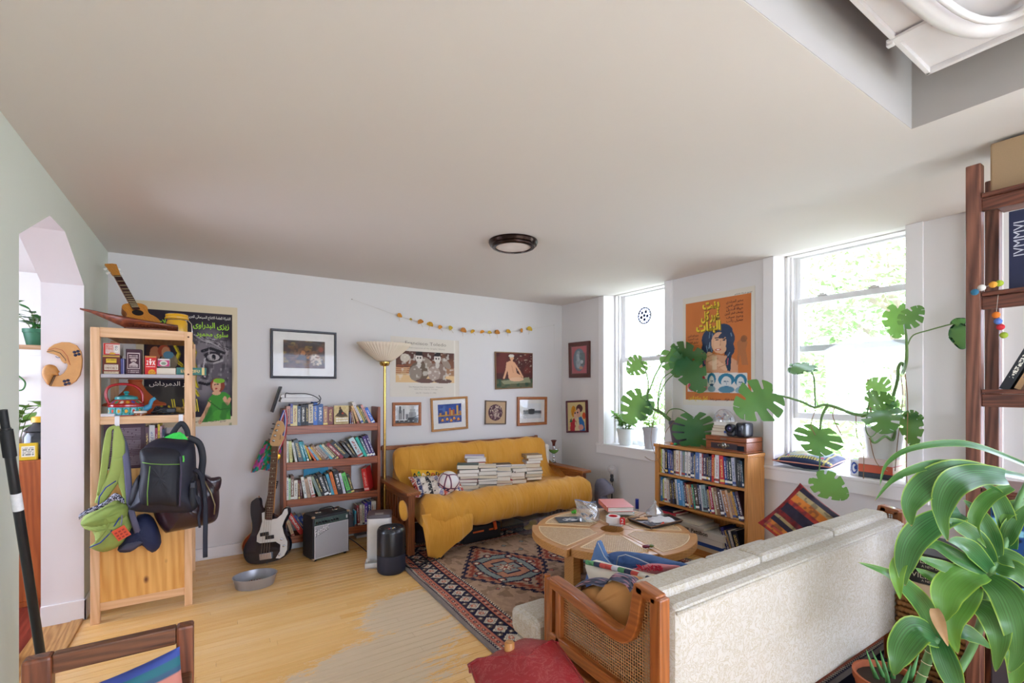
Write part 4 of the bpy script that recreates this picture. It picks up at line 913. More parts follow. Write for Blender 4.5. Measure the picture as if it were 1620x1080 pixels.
# big monochrome face
A.ell(.70,.50,.24,.34, '#4a434a', 1,.15,.25); A.ell(.73,.58,.2,.2, '#7d757a', .9,.1,.5); A.ell(.64,.38,.12,.14, '#8d868a', .8,0,.6); A.ell(.82,.40,.1,.2, '#5c545b', .9,.2,.4)
for k in range(9): A.line([(.52 + .03 * k, .76 - .006 * k),(.6 + .035 * k, .70 + .01 * (k % 3)),(.9,.66 - .012 * k)], .004, '#a9a1a4' if k % 2 else '#2c2229', .8)
A.ell(.745,.575,.10,.045, '#241b22'); A.ell(.745,.572,.065,.028, '#b3abab'); A.ell(.75,.572,.022,.026, '#15101a'); A.line([(.63,.62),(.72,.645),(.86,.61)], .012, '#1b141b'); A.line([(.66,.53),(.74,.52),(.84,.545)], .008, '#a69ea0')
A.ell(.655,.45,.05,.07, '#2c242b', .9,.2,.4); A.line([(.66,.56),(.635,.45),(.66,.41)], .008, '#b5adb0'); A.line([(.60,.36),(.68,.345),(.76,.365)], .011, '#191219'); A.line([(.61,.385),(.69,.375)], .006, '#9d9598')
A.blotch(26, '#171017', .55,.8,.55,3,(.52,.3,.94,.78)); A.blotch(40, '#c4bcbc', .72,.9,.4,4,(.56,.34,.9,.72))
for pts in ([(.53,.68),(.56,.62),(.54,.55),(.57,.47),(.55,.40),(.58,.33)], [(.36,.66),(.40,.60),(.37,.54),(.43,.50)], [(.56,.30),(.59,.26)]): A.line(pts, .014, '#d6c21f'); A.line([(x + .015, y - .01) for x, y in pts], .006, '#8a7a12')
A.rect(.07,.075,.5,.33, '#4b443c'); A.blotch(10, '#2a2420', .45,.8,.7,8,(.07,.075,.5,.33))
A.ell(.16,.60,.07,.07, '#3a1a12'); A.ell(.175,.585,.05,.06, '#b8714a'); A.ell(.26,.61,.06,.05, '#a8482a'); A.ell(.275,.60,.04,.045, '#c98a62'); A.ell(.30,.52,.09,.07, '#8a7a62', .9,.3); A.ell(.30,.58,.05,.03, '#5a8aa0')
# woman in green
A.poly([q(470,990), q(520,900), q(556,800), q(590,770), q(690,765), q(735,800), q(740,990)], '#3d8f2c'); A.poly([q(520,990), q(610,905), q(690,905), q(740,990)], '#4aa032')
A.line([q(560,840), q(520,920), q(478,985)], .017, '#d8a07c'); A.line([q(730,830), q(715,860), q(690,825)], .017, '#d8a07c'); A.ell(*q(690,822),.02,.022, '#dca884')
A.ell(*q(627,708),.075,.062, '#8a3a20'); A.ell(*q(618,712),.046,.052, '#dca884'); A.ell(*q(640,672),.06,.02, '#7ab02c'); A.rect(*q(598,775), *q(640,745), '#dca884'); A.ell(*q(618,768),.045,.018, '#dca884')
A.line([q(602,700), q(612,699)], .004, '#2a1a1a'); A.line([q(624,699), q(636,700)], .004, '#2a1a1a'); A.line([q(610,733), q(622,733)], .005, '#b03030')
A.blotch(14, '#1f5f1a', .6,.75,.6,9,(q(520,0)[0], q(0,985)[1], .94, q(0,790)[1]))
A.line([q(545,820), q(650,905), q(735,900)], .006, '#2a6a1c')
t = thing('film_poster', 'dark film poster with huge grey face and woman in green dress', 'poster', ((c0.x + c1.x) / 2, YP, zb_))
def pw_(u, v): return Vector((c0.x + (c1.x - c0.x) * u, YP - .0006 - .0015 * math.sin(PI * u) ** 2, zb_ + (zt_ - zb_) * v))
A.mesh('print', pw_, t)
mb = MB(); mb.bx(c0.x, YP, zb_, c1.x, YP + .002, zt_); mb.build('paper', M('#d9c9a8', .8), t)
mG = M('#9ccf1c', .5); mWh = M('#e6ded2', .5); mY = M('#dcc61f', .5); mK = M('#1a141a', .6)
def ptxt(s, u, v, h, mat, width=None, align='R', bold=.012, sh=0): return letters(arabic(s), pw_(u, v) + Vector((0,-.003,0)),(1,0,0),(0,0,1), h, mat, t, width=width, align=align, bold=bold, shear=sh)
W_ = c1.x - c0.x
ptxt('الشركة العامة للانتاج السينمائى العربى', .925,.89,.022, mWh, .44 * W_)
ptxt('تقدم', .46,.895,.02, mWh, .07 * W_)
ptxt('زيزى البدراوى', .91,.815,.045, mG, .37 * W_, bold=.02); ptxt('صلاح قابيل', .34,.825,.045, mG, .30 * W_, bold=.02); ptxt('سلوى محمود', .90,.745,.04, mG, .33 * W_, bold=.02)
ptxt('الرجل المجهول', .60,.125,.10, mY, .52 * W_, bold=.025, sh=-.12)
ptxt('نور الدمرداش', .52,.335,.035, mWh, .40 * W_)
ptxt('توزيع - الشركة العامة لتوزيع', .88,.035,.016, mK, .36 * W_, bold=.0)
# ================================================================ BAGS ON THE SHELF FRONT
m_hook = M('#e8e6e6', .3)
def hook(px, lab):
    p = Py(px, 655, PF); t = thing('over_hook', lab, 'hook', (p.x, PF, 1.24)); a = MB(); a.bx(p.x - .012, PF + .004,1.215, p.x + .012, PF + .0068,1.2995); a.bx(p.x - .012, PF + .004,1.298, p.x + .012, PF + .036,1.3005); a.tube([(p.x, PF + .004,1.222),(p.x, PF - .02,1.212),(p.x, PF - .034,1.222),(p.x, PF - .036,1.24)], .005,8); a.build('hook', m_hook, t, smooth=40); return p.x
hx1_ = hook(185, 'white hook on the shelf rail carrying the green bag'); hx2_ = hook(286, 'white hook on the shelf rail carrying the black backpack')
m_nyl = M('#1b1c2b', .55, var=.18, scale=30, bmp=.1); m_nyl2 = M('#15161f', .6, var=.15, scale=30); m_strap = M('#1a1d2c', .7)
def zb(x, y, Y): return Py(110 + x / 4.696,660 + y / 4.696, Y)
# brown leather bag behind the backpack
t = thing('leather_bag', 'dark brown leather bag hanging behind the black backpack', 'bag', zb(900,850,3.82)); m_lea = M('#2c1820', .3, var=.35, scale=12, coat=.3)
mb = MB(); puff(mb, smooth_poly([zb(x, y, 3.84) for x, y in ((620,700),(700,845),(760,850),(960,810),(1080,770),(1110,690),(1112,560),(1090,480),(980,420),(800,430),(640,560))], 4), zb(870,650,3.84),(0,-1,0),.13,7, back=.03, wr=.008, seed=2); mb.build('body', m_lea, t, smooth='all')
mb = MB(); puff(mb, smooth_poly([zb(x, y, 3.80) for x, y in ((985,420),(1050,450),(1125,445),(1120,520),(1085,550),(1020,500))], 3), zb(1060,485,3.80),(0,-1,0),.02,3, back=.02); mb.build('flap', m_lea, t, smooth='all')
mb = MB(); mb.tube([zb(x, y, 3.745) for x, y in ((1000,470),(1050,560),(1080,650),(1075,720))], .005,6); mb.build('zip', M('#8a7a5a', .4,.6), t, smooth='all')
# navy sling pouch
t = thing('sling_pouch', 'navy cloth pouch with grey webbing strap hanging beside green bag', 'bag', zb(520,1000,3.78)); m_nav = M('#1d2547', .75, var=.2, scale=20)
mb = MB(); puff(mb, smooth_poly([zb(x, y, 3.83) for x, y in ((355,985),(440,830),(500,740),(580,725),(640,790),(680,935),(615,1005),(540,950),(450,1000))], 3), zb(540,860,3.83),(0,-1,0),.075,6, back=.03, wr=.008, seed=5); mb.build('pouch', m_nav, t, smooth='all')
mb = MB(); puff(mb, [zb(x, y, 3.76) for x, y in ((360,988),(420,940),(520,915),(545,930),(470,990))], zb(450,960,3.76),(0,-1,0),.012,3, back=.02); mb.build('base_panel', M('#45465a', .8), t, smooth=50)
mb = MB(); mb.tube(smooth_path([zb(x, y, 3.74 if 200 < y < 900 else 3.80) for x, y in ((345,90),(400,190),(425,330),(440,520),(455,680),(490,810),(525,910))]),.018,6, flat=.14, up=(0,1,0)); mb.build('strap', M('#5a5a72', .7), t, smooth='all')
# green shoulder bag
t = thing('shoulder_bag', 'olive green cloth shoulder bag with patterned lining on pine shelf', 'bag', zb(250,990,3.74)); m_grn = M('#98a957', .85, var=.16, scale=14); m_grn2 = M('#869a4a', .85, var=.16, scale=14)
Yg = 3.80
mb = MB(); puff(mb, smooth_poly([zb(x, y, Yg) for x, y in ((85,770),(150,690),(230,650),(330,600),(400,620),(440,690),(470,800),(420,900),(360,960),(250,1000),(150,965),(190,930),(170,840),(100,815))], 4), zb(300,800, Yg),(0,-1,0),.10,8, back=.03, wr=.014, seed=8); mb.build('body', m_grn, t, smooth='all')
mb = MB(); puff(mb, smooth_poly([zb(x, y, 3.74) for x, y in ((90,775),(260,670),(400,640),(440,690),(380,770),(240,820),(120,815))], 4), zb(280,735,3.74),(0,-1,0),.05,5, back=.03, wr=.008, seed=9); mb.build('front_fold', m_grn2, t, smooth='all')
A = Art(90,14, '#14142a'); A.blotch(34, '#cfcfe0', .58,.62,1,4);
lp = [zb(x, y, 3.735) for x, y in ((70,755),(130,715),(230,672),(300,630),(350,612),(410,640))]; ls = smooth_path(lp, 6)
A.mesh('lining', lambda u, v: ls[min(int(u * 30),29)].lerp(ls[min(int(u * 30),29) + 1], u * 30 - min(int(u * 30),29)) + Vector((0,-.012 * math.sin(PI * v),-.004 + .03 * v + (.016 * math.sin(PI * min(1, max(0,(u - .5) * 2))) * v))), t)
for pts, w_, nm in (([(350,65),(365,180),(360,330),(330,440),(260,560),(215,640)], [.012,.03,.034,.035,.03,.02], 'strap'),([(345,68),(300,90),(285,160),(270,270),(255,400),(225,580)], [.010,.012,.017,.018,.018,.016], 'strap'),([(365,300),(400,470),(420,560),(430,680)], [.034,.03,.022,.01], 'strap')):
    n = len(pts); pp = smooth_path([zb(x, y, 3.81 - .05 * min(1, y / 250)) for x, y in pts], 5); ww = [w_[min(n - 1, k // 5)] + ((w_[min(n - 1, k // 5 + 1)] - w_[min(n - 1, k // 5)]) * (k % 5) / 5) for k in range(len(pp))]
    mb = MB(); mb.tube(pp, ww, 8, flat=.2, up=(0,1,0)); mb.build(nm, m_grn, t, smooth='all')
strokes(t, 'blue_binding', [[(215,650),(222,590),(270,520),(345,472)], [(150,965),(230,930),(300,860),(375,740)]], .0035, M('#2a3f8a', .7), lambda x, y: zb(x, y, 3.705))
mb = MB(); cc_ = zb(385,860,3.685); Xt = Matrix.Translation(cc_) @ Matrix.Rotation(math.radians(-28),4, 'Y'); mb.bx(-.034,-.003,-.036,.034,.003,.036,0, Xt); tg = mb.build('tag', M('#d8522c', .6), t, bevel=.002, )
mb = MB()
for k in range(9): mb.bx(-.026 + (k % 3) * .019,-.0042,-.027 + (k // 3) * .019,-.014 + (k % 3) * .019,-.0036,-.018 + (k // 3) * .019,0, Xt)
o = mb.build('tag_print', M('#9a2a1c', .6), t); o['kind'] = 'stuff'
mb = MB(); mb.tube([zb(390,725,3.70), zb(388,770,3.69), zb(382,800,3.686)], .004,6); mb.build('tag_cord', M('#6a6a72', .5), t)
# backpack
t = thing('backpack', 'black backpack with green zip piping hanging on the shelf front', 'backpack', zb(690,720,3.68))
Yb_ = 3.80
def zq(x, y, Y=Yb_): return zb(x, y, Y)
mb = MB(); puff(mb, smooth_poly([zq(x, y) for x, y in ((440,690),(450,640),(520,420),(540,250),(600,185),(700,155),(860,160),(925,200),(940,400),(925,560),(950,690),(870,715),(650,710))], 4), zq(720,450),(0,-1,0),.17,8,.42, back=.06, wr=.006, seed=3); mb.build('body', m_nyl, t, smooth='all')
mb = MB(); puff(mb, smooth_poly([zq(x, y, 3.69) for x, y in ((515,645),(530,400),(520,260),(570,230),(700,222),(810,235),(845,290),(835,500),(825,665),(680,660))], 4), zq(680,440,3.69),(0,-1,0),.075,7,.35, back=.06, wr=.005, seed=4); mb.build('front_pocket', m_nyl2, t, smooth='all')
for nm, L, r, mt in (('piping', [(540,335),(600,345),(700,350),(830,348)], .0028, '#6f9a3a'),('piping', [(598,362),(590,430),(578,560),(580,655)], .0026, '#6f9a3a'),('zip', [(825,290),(830,420),(822,560),(818,660)], .006, '#3d3448'),('piping', [(845,285),(848,310),(846,330)], .005, '#5fd04a')):
    mb = MB(); mb.tube([zq(x, y, 3.612 if x > 560 and x < 800 else 3.63) for x, y in L], r, 6); mb.build(nm, M(mt, .6), t, smooth='all')
mb = MB(); mb.add([zq(700,150,3.70), zq(770,118,3.70),(zq(820,108,3.70)), zq(850,125,3.70), zq(880,165,3.70), zq(790,160,3.685)], [(0,1,5),(1,2,5),(2,3,5),(3,4,5)]); mb.build('green_lining', M('#35c94a', .7, var=.3, scale=60), t, solid=.004)
for L, w_ in (([(760,130),(800,70),(835,45),(870,90),(880,140)], .016),([(880,150),(960,190),(990,300),(980,420),(990,520)], .0205)):
    mb = MB(); mb.tube(smooth_path([zq(x, y, 3.78) for x, y in L]), w_, 8, flat=.3, up=(0,1,0)); mb.build('shoulder_strap' if w_ > .02 else 'grab_handle', m_nyl2, t, smooth='all')
for L, w_ in (([(930,385),(975,430),(1000,560),(1010,700),(1008,900),(1008,1040)], .0135),([(915,570),(960,600),(970,680),(960,740),(968,820)], .007),([(930,470),(930,560),(965,650)], .008)):
    mb = MB(); mb.tube(smooth_path([zq(x, y, 3.69) for x, y in L]), w_, 6, flat=.18, up=(0,1,0)); mb.build('webbing', m_strap, t, smooth='all')
mb = MB(); c_ = zq(915,505,3.675); mb.bx(c_.x - .014, c_.y, c_.z - .018, c_.x + .014, c_.y + .008, c_.z + .018); mb.build('buckle', M('#2b2d38', .3), t, bevel=.003)
mb = MB(); puff(mb, smooth_poly([zq(x, y, 3.74) for x, y in ((440,650),(470,500),(520,430),(545,520),(530,650))], 3), zq(500,560,3.74),(0,-1,0),.05,4, back=.05); mb.build('side_pocket', m_nyl2, t, smooth='all')
mb = MB(); puff(mb, smooth_poly([zq(x, y, 3.74) for x, y in ((855,690),(870,520),(900,420),(940,470),(965,640),(930,700))], 3), zq(905,580,3.74),(0,-1,0),.06,4, back=.05); mb.build('side_pocket', m_nyl2, t, smooth='all')
# ================================================================ DARK BOOKCASE
m_wal = wood('walnut', '#a65a30', '#6a3012', 'x', 1.0,.38,1,.25); m_walz = wood('walnut', '#a65a30', '#6a3012', 'z', 1.0,.38,1,.25)
BX0, BX1, BF, BB = .535,1.405,4.60,4.815
t = thing('dark_bookcase', 'dark stained open bookcase with four tilted shelves against the back wall', 'bookcase', ((BX0 + BX1) / 2,4.7,0)); dbk = t
for x0 in (BX0, BX1 - .03): a = MB(); a.bx(x0, BF, 0, x0 + .03, BB, 1.29); a.build('side_panel', m_walz, t, bevel=.004)
SH = [(1.135,1.06),(.81,.742),(.475,.41),(.15,.085)]
for zt, zb2 in SH:
    a = MB(); a.bx(BX0 + .03, BF + .002, zb2, BX1 - .03, BF + .022, zt); a.build('shelf_lip', m_wal, t, bevel=.003)
    a = MB(); a.bx(BX0 + .03, BF + .022, zt - .03, BX1 - .03, BB, zt - .012); a.build('shelf_board', m_wal, t)
a = MB(); a.bx(1.0, BB - .012,.45,1.17, BB - .004,.80); a.build('back_brace', m_wal, t)
RW = BX1 - BX0 - .066
U1 = .0007; g1 = 'books in the dark bookcase'
r1 = [('#b98778', 40,270,0),('#6468a8', 25,300,0),('#d9cf9a', 45,280,0),('#3c5068', 35,270,0),('#141318', 50,290,0),('#22252c', 30,290,0),('#d2c7ae', 50,300,0),('#3f6fc0', 45,320,0),('#3d5f92', 60,290,0),('#a87a68', 50,260,0),('#7c3d38', 60,250,0)]
bookrow((BX0 + .032, BF + .03,1.123),(1,0,0),(0,1,0), r1,.40, g1, 'dark bookcase top shelf', U1, dscale=.6)
fx = BX0 + .032 + .408
o = book((0,0,0),.1,.1,.1, '#d2bd92', 'cream paperback with a man on its cover facing out on the top shelf', g1)
o.matrix_world = Matrix(((0,1,0, fx),(1,0,0, BF + .05),(0,0,1,1.124),(0,0,0,1))) @ Matrix.Diagonal((.02,.135,.185,1))
A = Art(54,72, '#d3c08f'); A.blotch(9, '#bfa872', .5,.8,.6); A.poly([(.05,.45),(.3,.66),(.55,.72),(.8,.6),(.95,.42),(.5,.4)], '#5d4e3e'); A.ell(.45,.68,.14,.16, '#3d3a34'); A.ell(.42,.86,.07,.09, '#5a3a28'); A.ell(.58,.6,.08,.04, '#b0402c'); specks(A, (.12,.14,.95,.42), '#f0ece4', 0,.12,6,(.08,.2)); specks(A, (.15,.06,.9,.16), '#4a4038', 0,.06,7)
f_ = A.mesh('cover_print', lambda u, v: Vector((fx + .001 + .133 * u, BF + .0385,1.126 + .182 * v)), None); f_.parent = o; f_.matrix_parent_inverse = o.matrix_world.inverted()
r1b = [('#23326a', 26,170,4),('#7a3a20', 26,190,8),('#c9a46a', 26,220,12),('#d8b27a', 50,270,19),('#d8cfc8', 60,330,24),('#7a9a4a', 18,250,25),('#d8b23a', 22,270,25),('#16302a', 60,280,25),('#d99a90', 60,285,25),('#1f66c8', 85,240,27)]
bookrow((fx + .140, BF + .03,1.123),(1,0,0),(0,1,0), r1b, BX1 - .035 - fx - .140, g1, 'top shelf right of the cover', U1, dscale=.6)
r2 = [('#dfe3d2', 28,290,0),('#c9d18a', 38,285,3),('#cfd3cc', 30,270,10),('#50636b', 62,300,13),('#2a9aa8', 36,275,14),('#1d7f86', 26,280,16),('#e0c33c', 20,230,20),('#d8632e', 22,220,30),('#7fb2d0', 26,230,34),('#d0a52a', 28,230,35),('#8a6a50', 34,260,37),('#a79c92', 50,240,38),('#4aa8b8', 30,260,38),('#d8d0a8', 32,270,40),('#46362e', 30,270,41),('#8c1f34', 52,290,43),('#2a3238', 72,300,43),('#3c3a36', 36,270,36),('#2a241f', 34,270,33),('#bcd0d2', 82,300,28),('#1fb09a', 40,310,26),('#5a7078', 36,290,24),('#4a2a7a', 44,310,22),('#3a2a6a', 36,325,21)]
bookrow((BX0 + .032, BF + .03,.798),(1,0,0),(0,1,0), r2, RW, g1, 'dark bookcase second shelf', U1, dscale=.6)
r3 = [('#dcdcd4', 26,265,0),('#a8cfa0', 24,250,0),('#7d5f50', 40,275,0),('#dcd8cc', 44,225,0),('#6a2a30', 22,220,2),('#5a2024', 20,215,4),('#e0e0d8', 36,255,9),('#b89a80', 40,230,10),('#d8d4cc', 48,250,12),('#8a9a80', 38,260,21),('#1c1c1c', 36,262,20),('#20242a', 56,275,19),('#3a3e40', 26,250,18),('#4aa0b8', 36,265,16),('#d8742a', 42,285,14),('#241f22', 66,290,12),('#cfcfd8', 32,262,13),('#5fc05a', 56,262,17),('#2c2c20', 40,230,16)]
bookrow((BX0 + .032, BF + .03,.463),(1,0,0),(0,1,0), r3,.60, g1, 'dark bookcase third shelf', .0008, dscale=.6)
R_ = Matrix.Rotation(math.radians(-9),3, 'Y') @ Matrix.Rotation(math.radians(-32),3, 'Z')
book((1.262, BF + .045,.464),.045,.16,.225, '#c92a2a', 'bright red paperback leaning at the end of the third shelf', g1, R_, accent='#e8b0a8')
a = MB(); a.bx(BX0 + .2, BB - .02,.47, BX0 + .42, BB - .012,.74,0, Matrix()); o = single(a, 'art_book', M('#2a9ac0', .5, var=.5, scale=14), 'blue and green picture book standing flat behind the third shelf books', 'book', g1)
a = MB(); a.bx(1.172, BB - .02,.47,1.345, BB - .014,.70); single(a, 'white_board', M('#dcdde0', .5), 'blank white sheet standing behind the red paperback', 'board')
r4 = [('#cbb48a', 36,180,18),('#c8382e', 58,290,30),('#2a4a88', 36,250,32),('#2a4fb0', 46,230,33),('#2aa098', 28,210,33),('#6a5050', 30,220,30),('#1e1e1e', 46,200,22),('#181818', 30,180,18),('#1c1c1a', 64,190,13),('#d9b48c', 36,175,12),('#c03a3a', 20,160,12)]
bookrow((BX0 + .032, BF + .03,.138),(1,0,0),(0,1,0), r4,.44, g1, 'dark bookcase bottom shelf', .00085, dscale=.55)
t = thing('disc_box', 'open grey storage box of discs with lifted lid on the bottom shelf', 'box', (1.08,4.69,.139)); a = MB()
x0, x1, y0, y1, z0, z1 = 1.015,1.155, BF + .04, BF + .17,.139,.26
a.bx(x0, y0, z0, x1, y0 + .003, z1); a.bx(x0, y1, z0, x1, y1 + .003, z1); a.bx(x0, y0, z0, x0 + .003, y1, z1); a.bx(x1 - .003, y0, z0, x1, y1, z1); a.bx(x0, y0, z0, x1, y1, z0 + .003); a.build('tray', M('#5a5660', .4), t)
a = MB(); Xl = Matrix.Translation((x0, y1, z1 + .004)) @ Matrix.Rotation(math.radians(28),4, 'X'); a.bx(0,-.13,0,.16,.01,.006,0, Xl); a.bx(0,-.13,-.012,.16,-.126,.0,0, Xl); a.build('lid', M('#a49a9a', .35), t, bevel=.002)
for k in range(4): a = MB(); a.bx(x0 + .006 + k * .033, y0 + .01, z0 + .004, x0 + .032 + k * .033, y1 - .01, z1 - .012 + .006 * (k % 2)); a.build('disc_case', M(['#c06a8a', '#8a8aa0', '#3a5a8a', '#b8b8c0'][k], .3), t)
r4b = [('#4ab0d0', 22,180,0),('#8a1f28', 34,240,4),('#dcd8d0', 34,240,2),('#cfc8b8', 30,235,0),('#5a3ab0', 40,250,0),('#1f2f78', 54,265,0),('#d4cfc4', 38,265,0),('#d0ccc0', 30,262,0)]
bookrow((1.165, BF + .03,.138),(1,0,0),(0,1,0), r4b, BX1 - .035 - 1.165, g1, 'bottom shelf beside the disc box', .00085, dscale=.55)
# things on and under it
t = thing('paper_stack', 'stack of white papers and boxes lying across books on the bookcase', 'papers', (.66,4.71,1.352)); zz = 1.352
for k, (c, h) in enumerate((('#d8d6d4', .02),('#e2e0de', .012),('#c9c7c6', .008),('#e6e5e4', .018),('#dddbd9', .01))):
    a = MB(); q_ = .006 * ((k * 7) % 3 - 1); a.bx(.525 + q_, 4.62 + q_, zz, .785 + q_, 4.80, zz + h - .0008); a.build('sheet_block', M(c, .7), t); zz += h
t = thing('cable', 'black cable looped around the paper stack on the bookcase', 'cable', (.66,4.6,1.36)); a = MB(); a.tube(smooth_path([(.555,4.612,1.39),(.56,4.605,1.43),(.60,4.608,1.425),(.72,4.61,1.425),(.80,4.612,1.40),(.845,4.612,1.36),(.83,4.606,1.325),(.78,4.60,1.318)]),.004,6)
a.tube(smooth_path([(.66,4.60,1.322),(.74,4.598,1.33),(.82,4.604,1.345),(.852,4.61,1.375),(.835,4.61,1.41)]),.004,6); a.build('cord', M('#16161a', .45), t, smooth='all')
t = thing('lap_case', 'slim black sleeve leaning off the left end of the bookcase top', 'case', (.50,4.7,1.30)); a = MB(); Xc = Matrix.Translation((.452,4.64,1.262)) @ Matrix.Rotation(math.radians(17),4, 'Y'); a.bx(0,0,0,.014,.16,.24,0, Xc); a.build('sleeve', M('#1c1a1e', .5), t, bevel=.004); a = MB(); a.bx(.014,.005,.01,.02,.15,.23,0, Xc); a.build('papers', M('#d0ccc6', .7), t)
t = thing('medal', 'gold medal on red white and blue ribbon hung over bookcase corner', 'medal', (.52,4.585,.83))
def rib(dx, c, w):
    a = MB(); a.tube(smooth_path([(.545 + dx * .3,4.60,1.295),(.535 + dx, 4.59,1.20),(.51 + dx * 1.5,4.585,1.05),(.49 + dx * .5,4.585,.93),(.488,4.585,.90)]), w, 4, flat=.15, up=(0,1,0)); return a
for dx in (-.022,.022):
    for o_, c in ((-.008, '#2a3f9a'),(0, '#c9c9d2'),(.008, '#b8283a')):
        a = MB(); a.tube(smooth_path([(.548 + o_, 4.592,1.28),(.535 + dx + o_, 4.588,1.18),(.512 + dx * 1.3 + o_, 4.586,1.05),(.492 + dx * .4 + o_, 4.586,.94),(.490 + o_ * .4,4.586,.905)]),.0055,4, flat=.2, up=(0,1,0)); a.build('ribbon', M(c, .6), t, smooth='all')
a = MB(); a.lathe([(0,-.003),(.024,-.003),(.026,0),(.024,.003),(.018,.004),(0,.0035)], 24, X=Matrix.Translation((.489,4.586,.872)) @ Matrix.Rotation(PI / 2,4, 'X')); a.build('disc', M('#b88a2e', .25,.9), t, smooth=True)
a = MB(); A = Art(60,44, '#1f9a5a'); A.blotch(6, '#c04aa0', .6,.66,1,2); A.blotch(8, '#1f8ab0', .62,.7,1,5); A.blotch(11, '#d04a50', .72,.76,1,7); A.blotch(16, '#146a3a', .62,.72,.8,8)
def scf(u, v):
    s = v; w = .075 + .03 * s; x = .475 - .22 * (s * .55) + (u - .5) * (w * 2) * (1 - .1 * s); return Vector((x + .03 * s, 4.66 + .02 * math.sin(9 * u + 3 * v) + .01 * math.cos(17 * u),1.03 - .27 * s - .05 * abs(u - .4)))
o = A.mesh('scarf', scf, None); tag(rebase(o), 'green and pink patterned scarf hanging behind the bass neck', 'scarf')
a = MB(); a.bx(.60,4.72,.002,.82,4.80,.03); a.bx(.605,4.725,.0305,.80,4.80,.05); single(a, 'paper_bundle', M('#d4d6d8', .6), 'bundle of white papers on the floor under the dark bookcase', 'papers')
a = MB(); a.bx(1.20,4.70,.002,1.395,4.80,.028); single(a, 'paper_pad', M('#d4d6d8', .6), 'flat white pad on floor under bookcase, behind the feeder', 'papers')
# ================================================================ BASS GUITAR, SECOND GUITAR
def facing(o, lean=0.0):
    """Frame at point o: x along the picture plane, z up, facing the room, leaning back by `lean`."""
    return Matrix.Translation(o) @ Matrix.Rotation(-YAW, 4, 'Z') @ Matrix.Rotation(-lean, 4, 'X')
gb = Vector((.392,4.425,0)); kpx = 3.94 / FP; lean_ = math.radians(7)
XG = facing(gb, lean_)
t = thing('bass_guitar', 'black electric bass with white pickguard leaning against the bookcase', 'guitar', gb)
def gp(x, y): return ((280 + x / 9 - 421.5) * kpx, (895.5 - 780 - y / 9) * kpx / math.cos(lean_))
def gq(x, y): return ((380 + x / 4.5 - 421.5) * kpx, (895.5 - 660 - y / 4.5) * kpx / math.cos(lean_))
body = [(1012,180),(1050,140),(1100,112),(1130,150),(1145,230),(1185,285),(1232,290),(1360,365),(1400,378),(1450,330),(1480,275),(1515,243),(1552,262),(1562,320),(1530,410),(1495,490),(1505,560),(1560,650),(1598,740),(1590,850),(1540,925),(1440,975),(1290,1010),(1120,1028),(1025,1008),(965,940),(945,850),(965,760),(1015,670),(1050,570),(1045,470),(1018,360),(1008,265)]
bo = [(p.x, p.y) for p in smooth_poly([(*gp(*q_),0) for q_ in body], 3)]
m_blk = M('#16171f', .18, coat=.6, var=.05)
mb = MB(); mb.prism(bo, .042,0, XG); mb.build('body', m_blk, t, bevel=.006)
pg = [(1178,325),(1215,312),(1222,415),(1345,412),(1400,400),(1470,340),(1500,275),(1540,262),(1552,330),(1500,440),(1480,510),(1510,610),(1565,720),(1568,830),(1530,910),(1470,950),(1415,945),(1470,850),(1470,760),(1400,720),(1290,730),(1180,742),(1130,720),(1130,640),(1165,560),(1190,440)]
po = [gp(*q_) for q_ in pg]; mb = MB(); mb.prism(po, .004,0, XG @ Matrix.Translation((0,-.0232,0))); mb.build('pickguard', M('#d6d2cb', .35), t, bevel=.001)
def gbar(name, a, b, w, th, y, mat, **k):
    mb = MB(); A_ = XG @ Vector((a[0], y, a[1])); B_ = XG @ Vector((b[0], y, b[1])); nrm = XG.to_3x3() @ Vector((0,-1,0)); mb.bar(A_, B_, w, th, up=nrm); return mb.build(name, mat, t, **k)
n0, n1 = gp(1293,420), gq(205,232)
gbar('neck', gp(1300,330), n1,.046,.02,-.014, M('#a9743a', .35), bevel=.004)
gbar('fingerboard', n0, n1,.052,.007,-.030, M('#4a2018', .4), bevel=.001)
mb = MB()
for k in range(20):
    s = 1 - (1 - .5 ** (k / 12)) / (1 - .5 ** (20.6 / 12)); c = Vector((n0[0] + (n1[0] - n0[0]) * s, -.0342, n0[1] + (n1[1] - n0[1]) * s)); mb.bar(XG @ (c + Vector((-.025,0,0))), XG @ (c + Vector((.025,0,0))),.0022,.0018)
o = mb.build('fret', M('#a39a84', .4,.5), t); o['kind'] = 'stuff'
for s in (.92,.80,.69,.59,.50,.36,.28,.16): mb = MB(); mb.lathe([(.004,0),(.004,.001),(0,.0014)], 10, X=XG @ Matrix.Translation((n0[0] + (n1[0] - n0[0]) * s, -.0336, n0[1] + (n1[1] - n0[1]) * s)) @ Matrix.Rotation(PI / 2,4, 'X')); mb.build('inlay', M('#e0dccf', .4), t)
hs = [(190,232),(228,232),(262,170),(245,150),(262,110),(255,75),(235,50),(205,52),(195,85),(180,130),(165,190),(168,222)]
ho = [(p.x, p.y) for p in smooth_poly([(*gq(*q_),0) for q_ in hs], 3)]; mb = MB(); mb.prism(ho, .014,0, XG @ Matrix.Translation((0,-.012,0))); mb.build('headstock', M('#d3a878', .35, var=.05), t, bevel=.002)
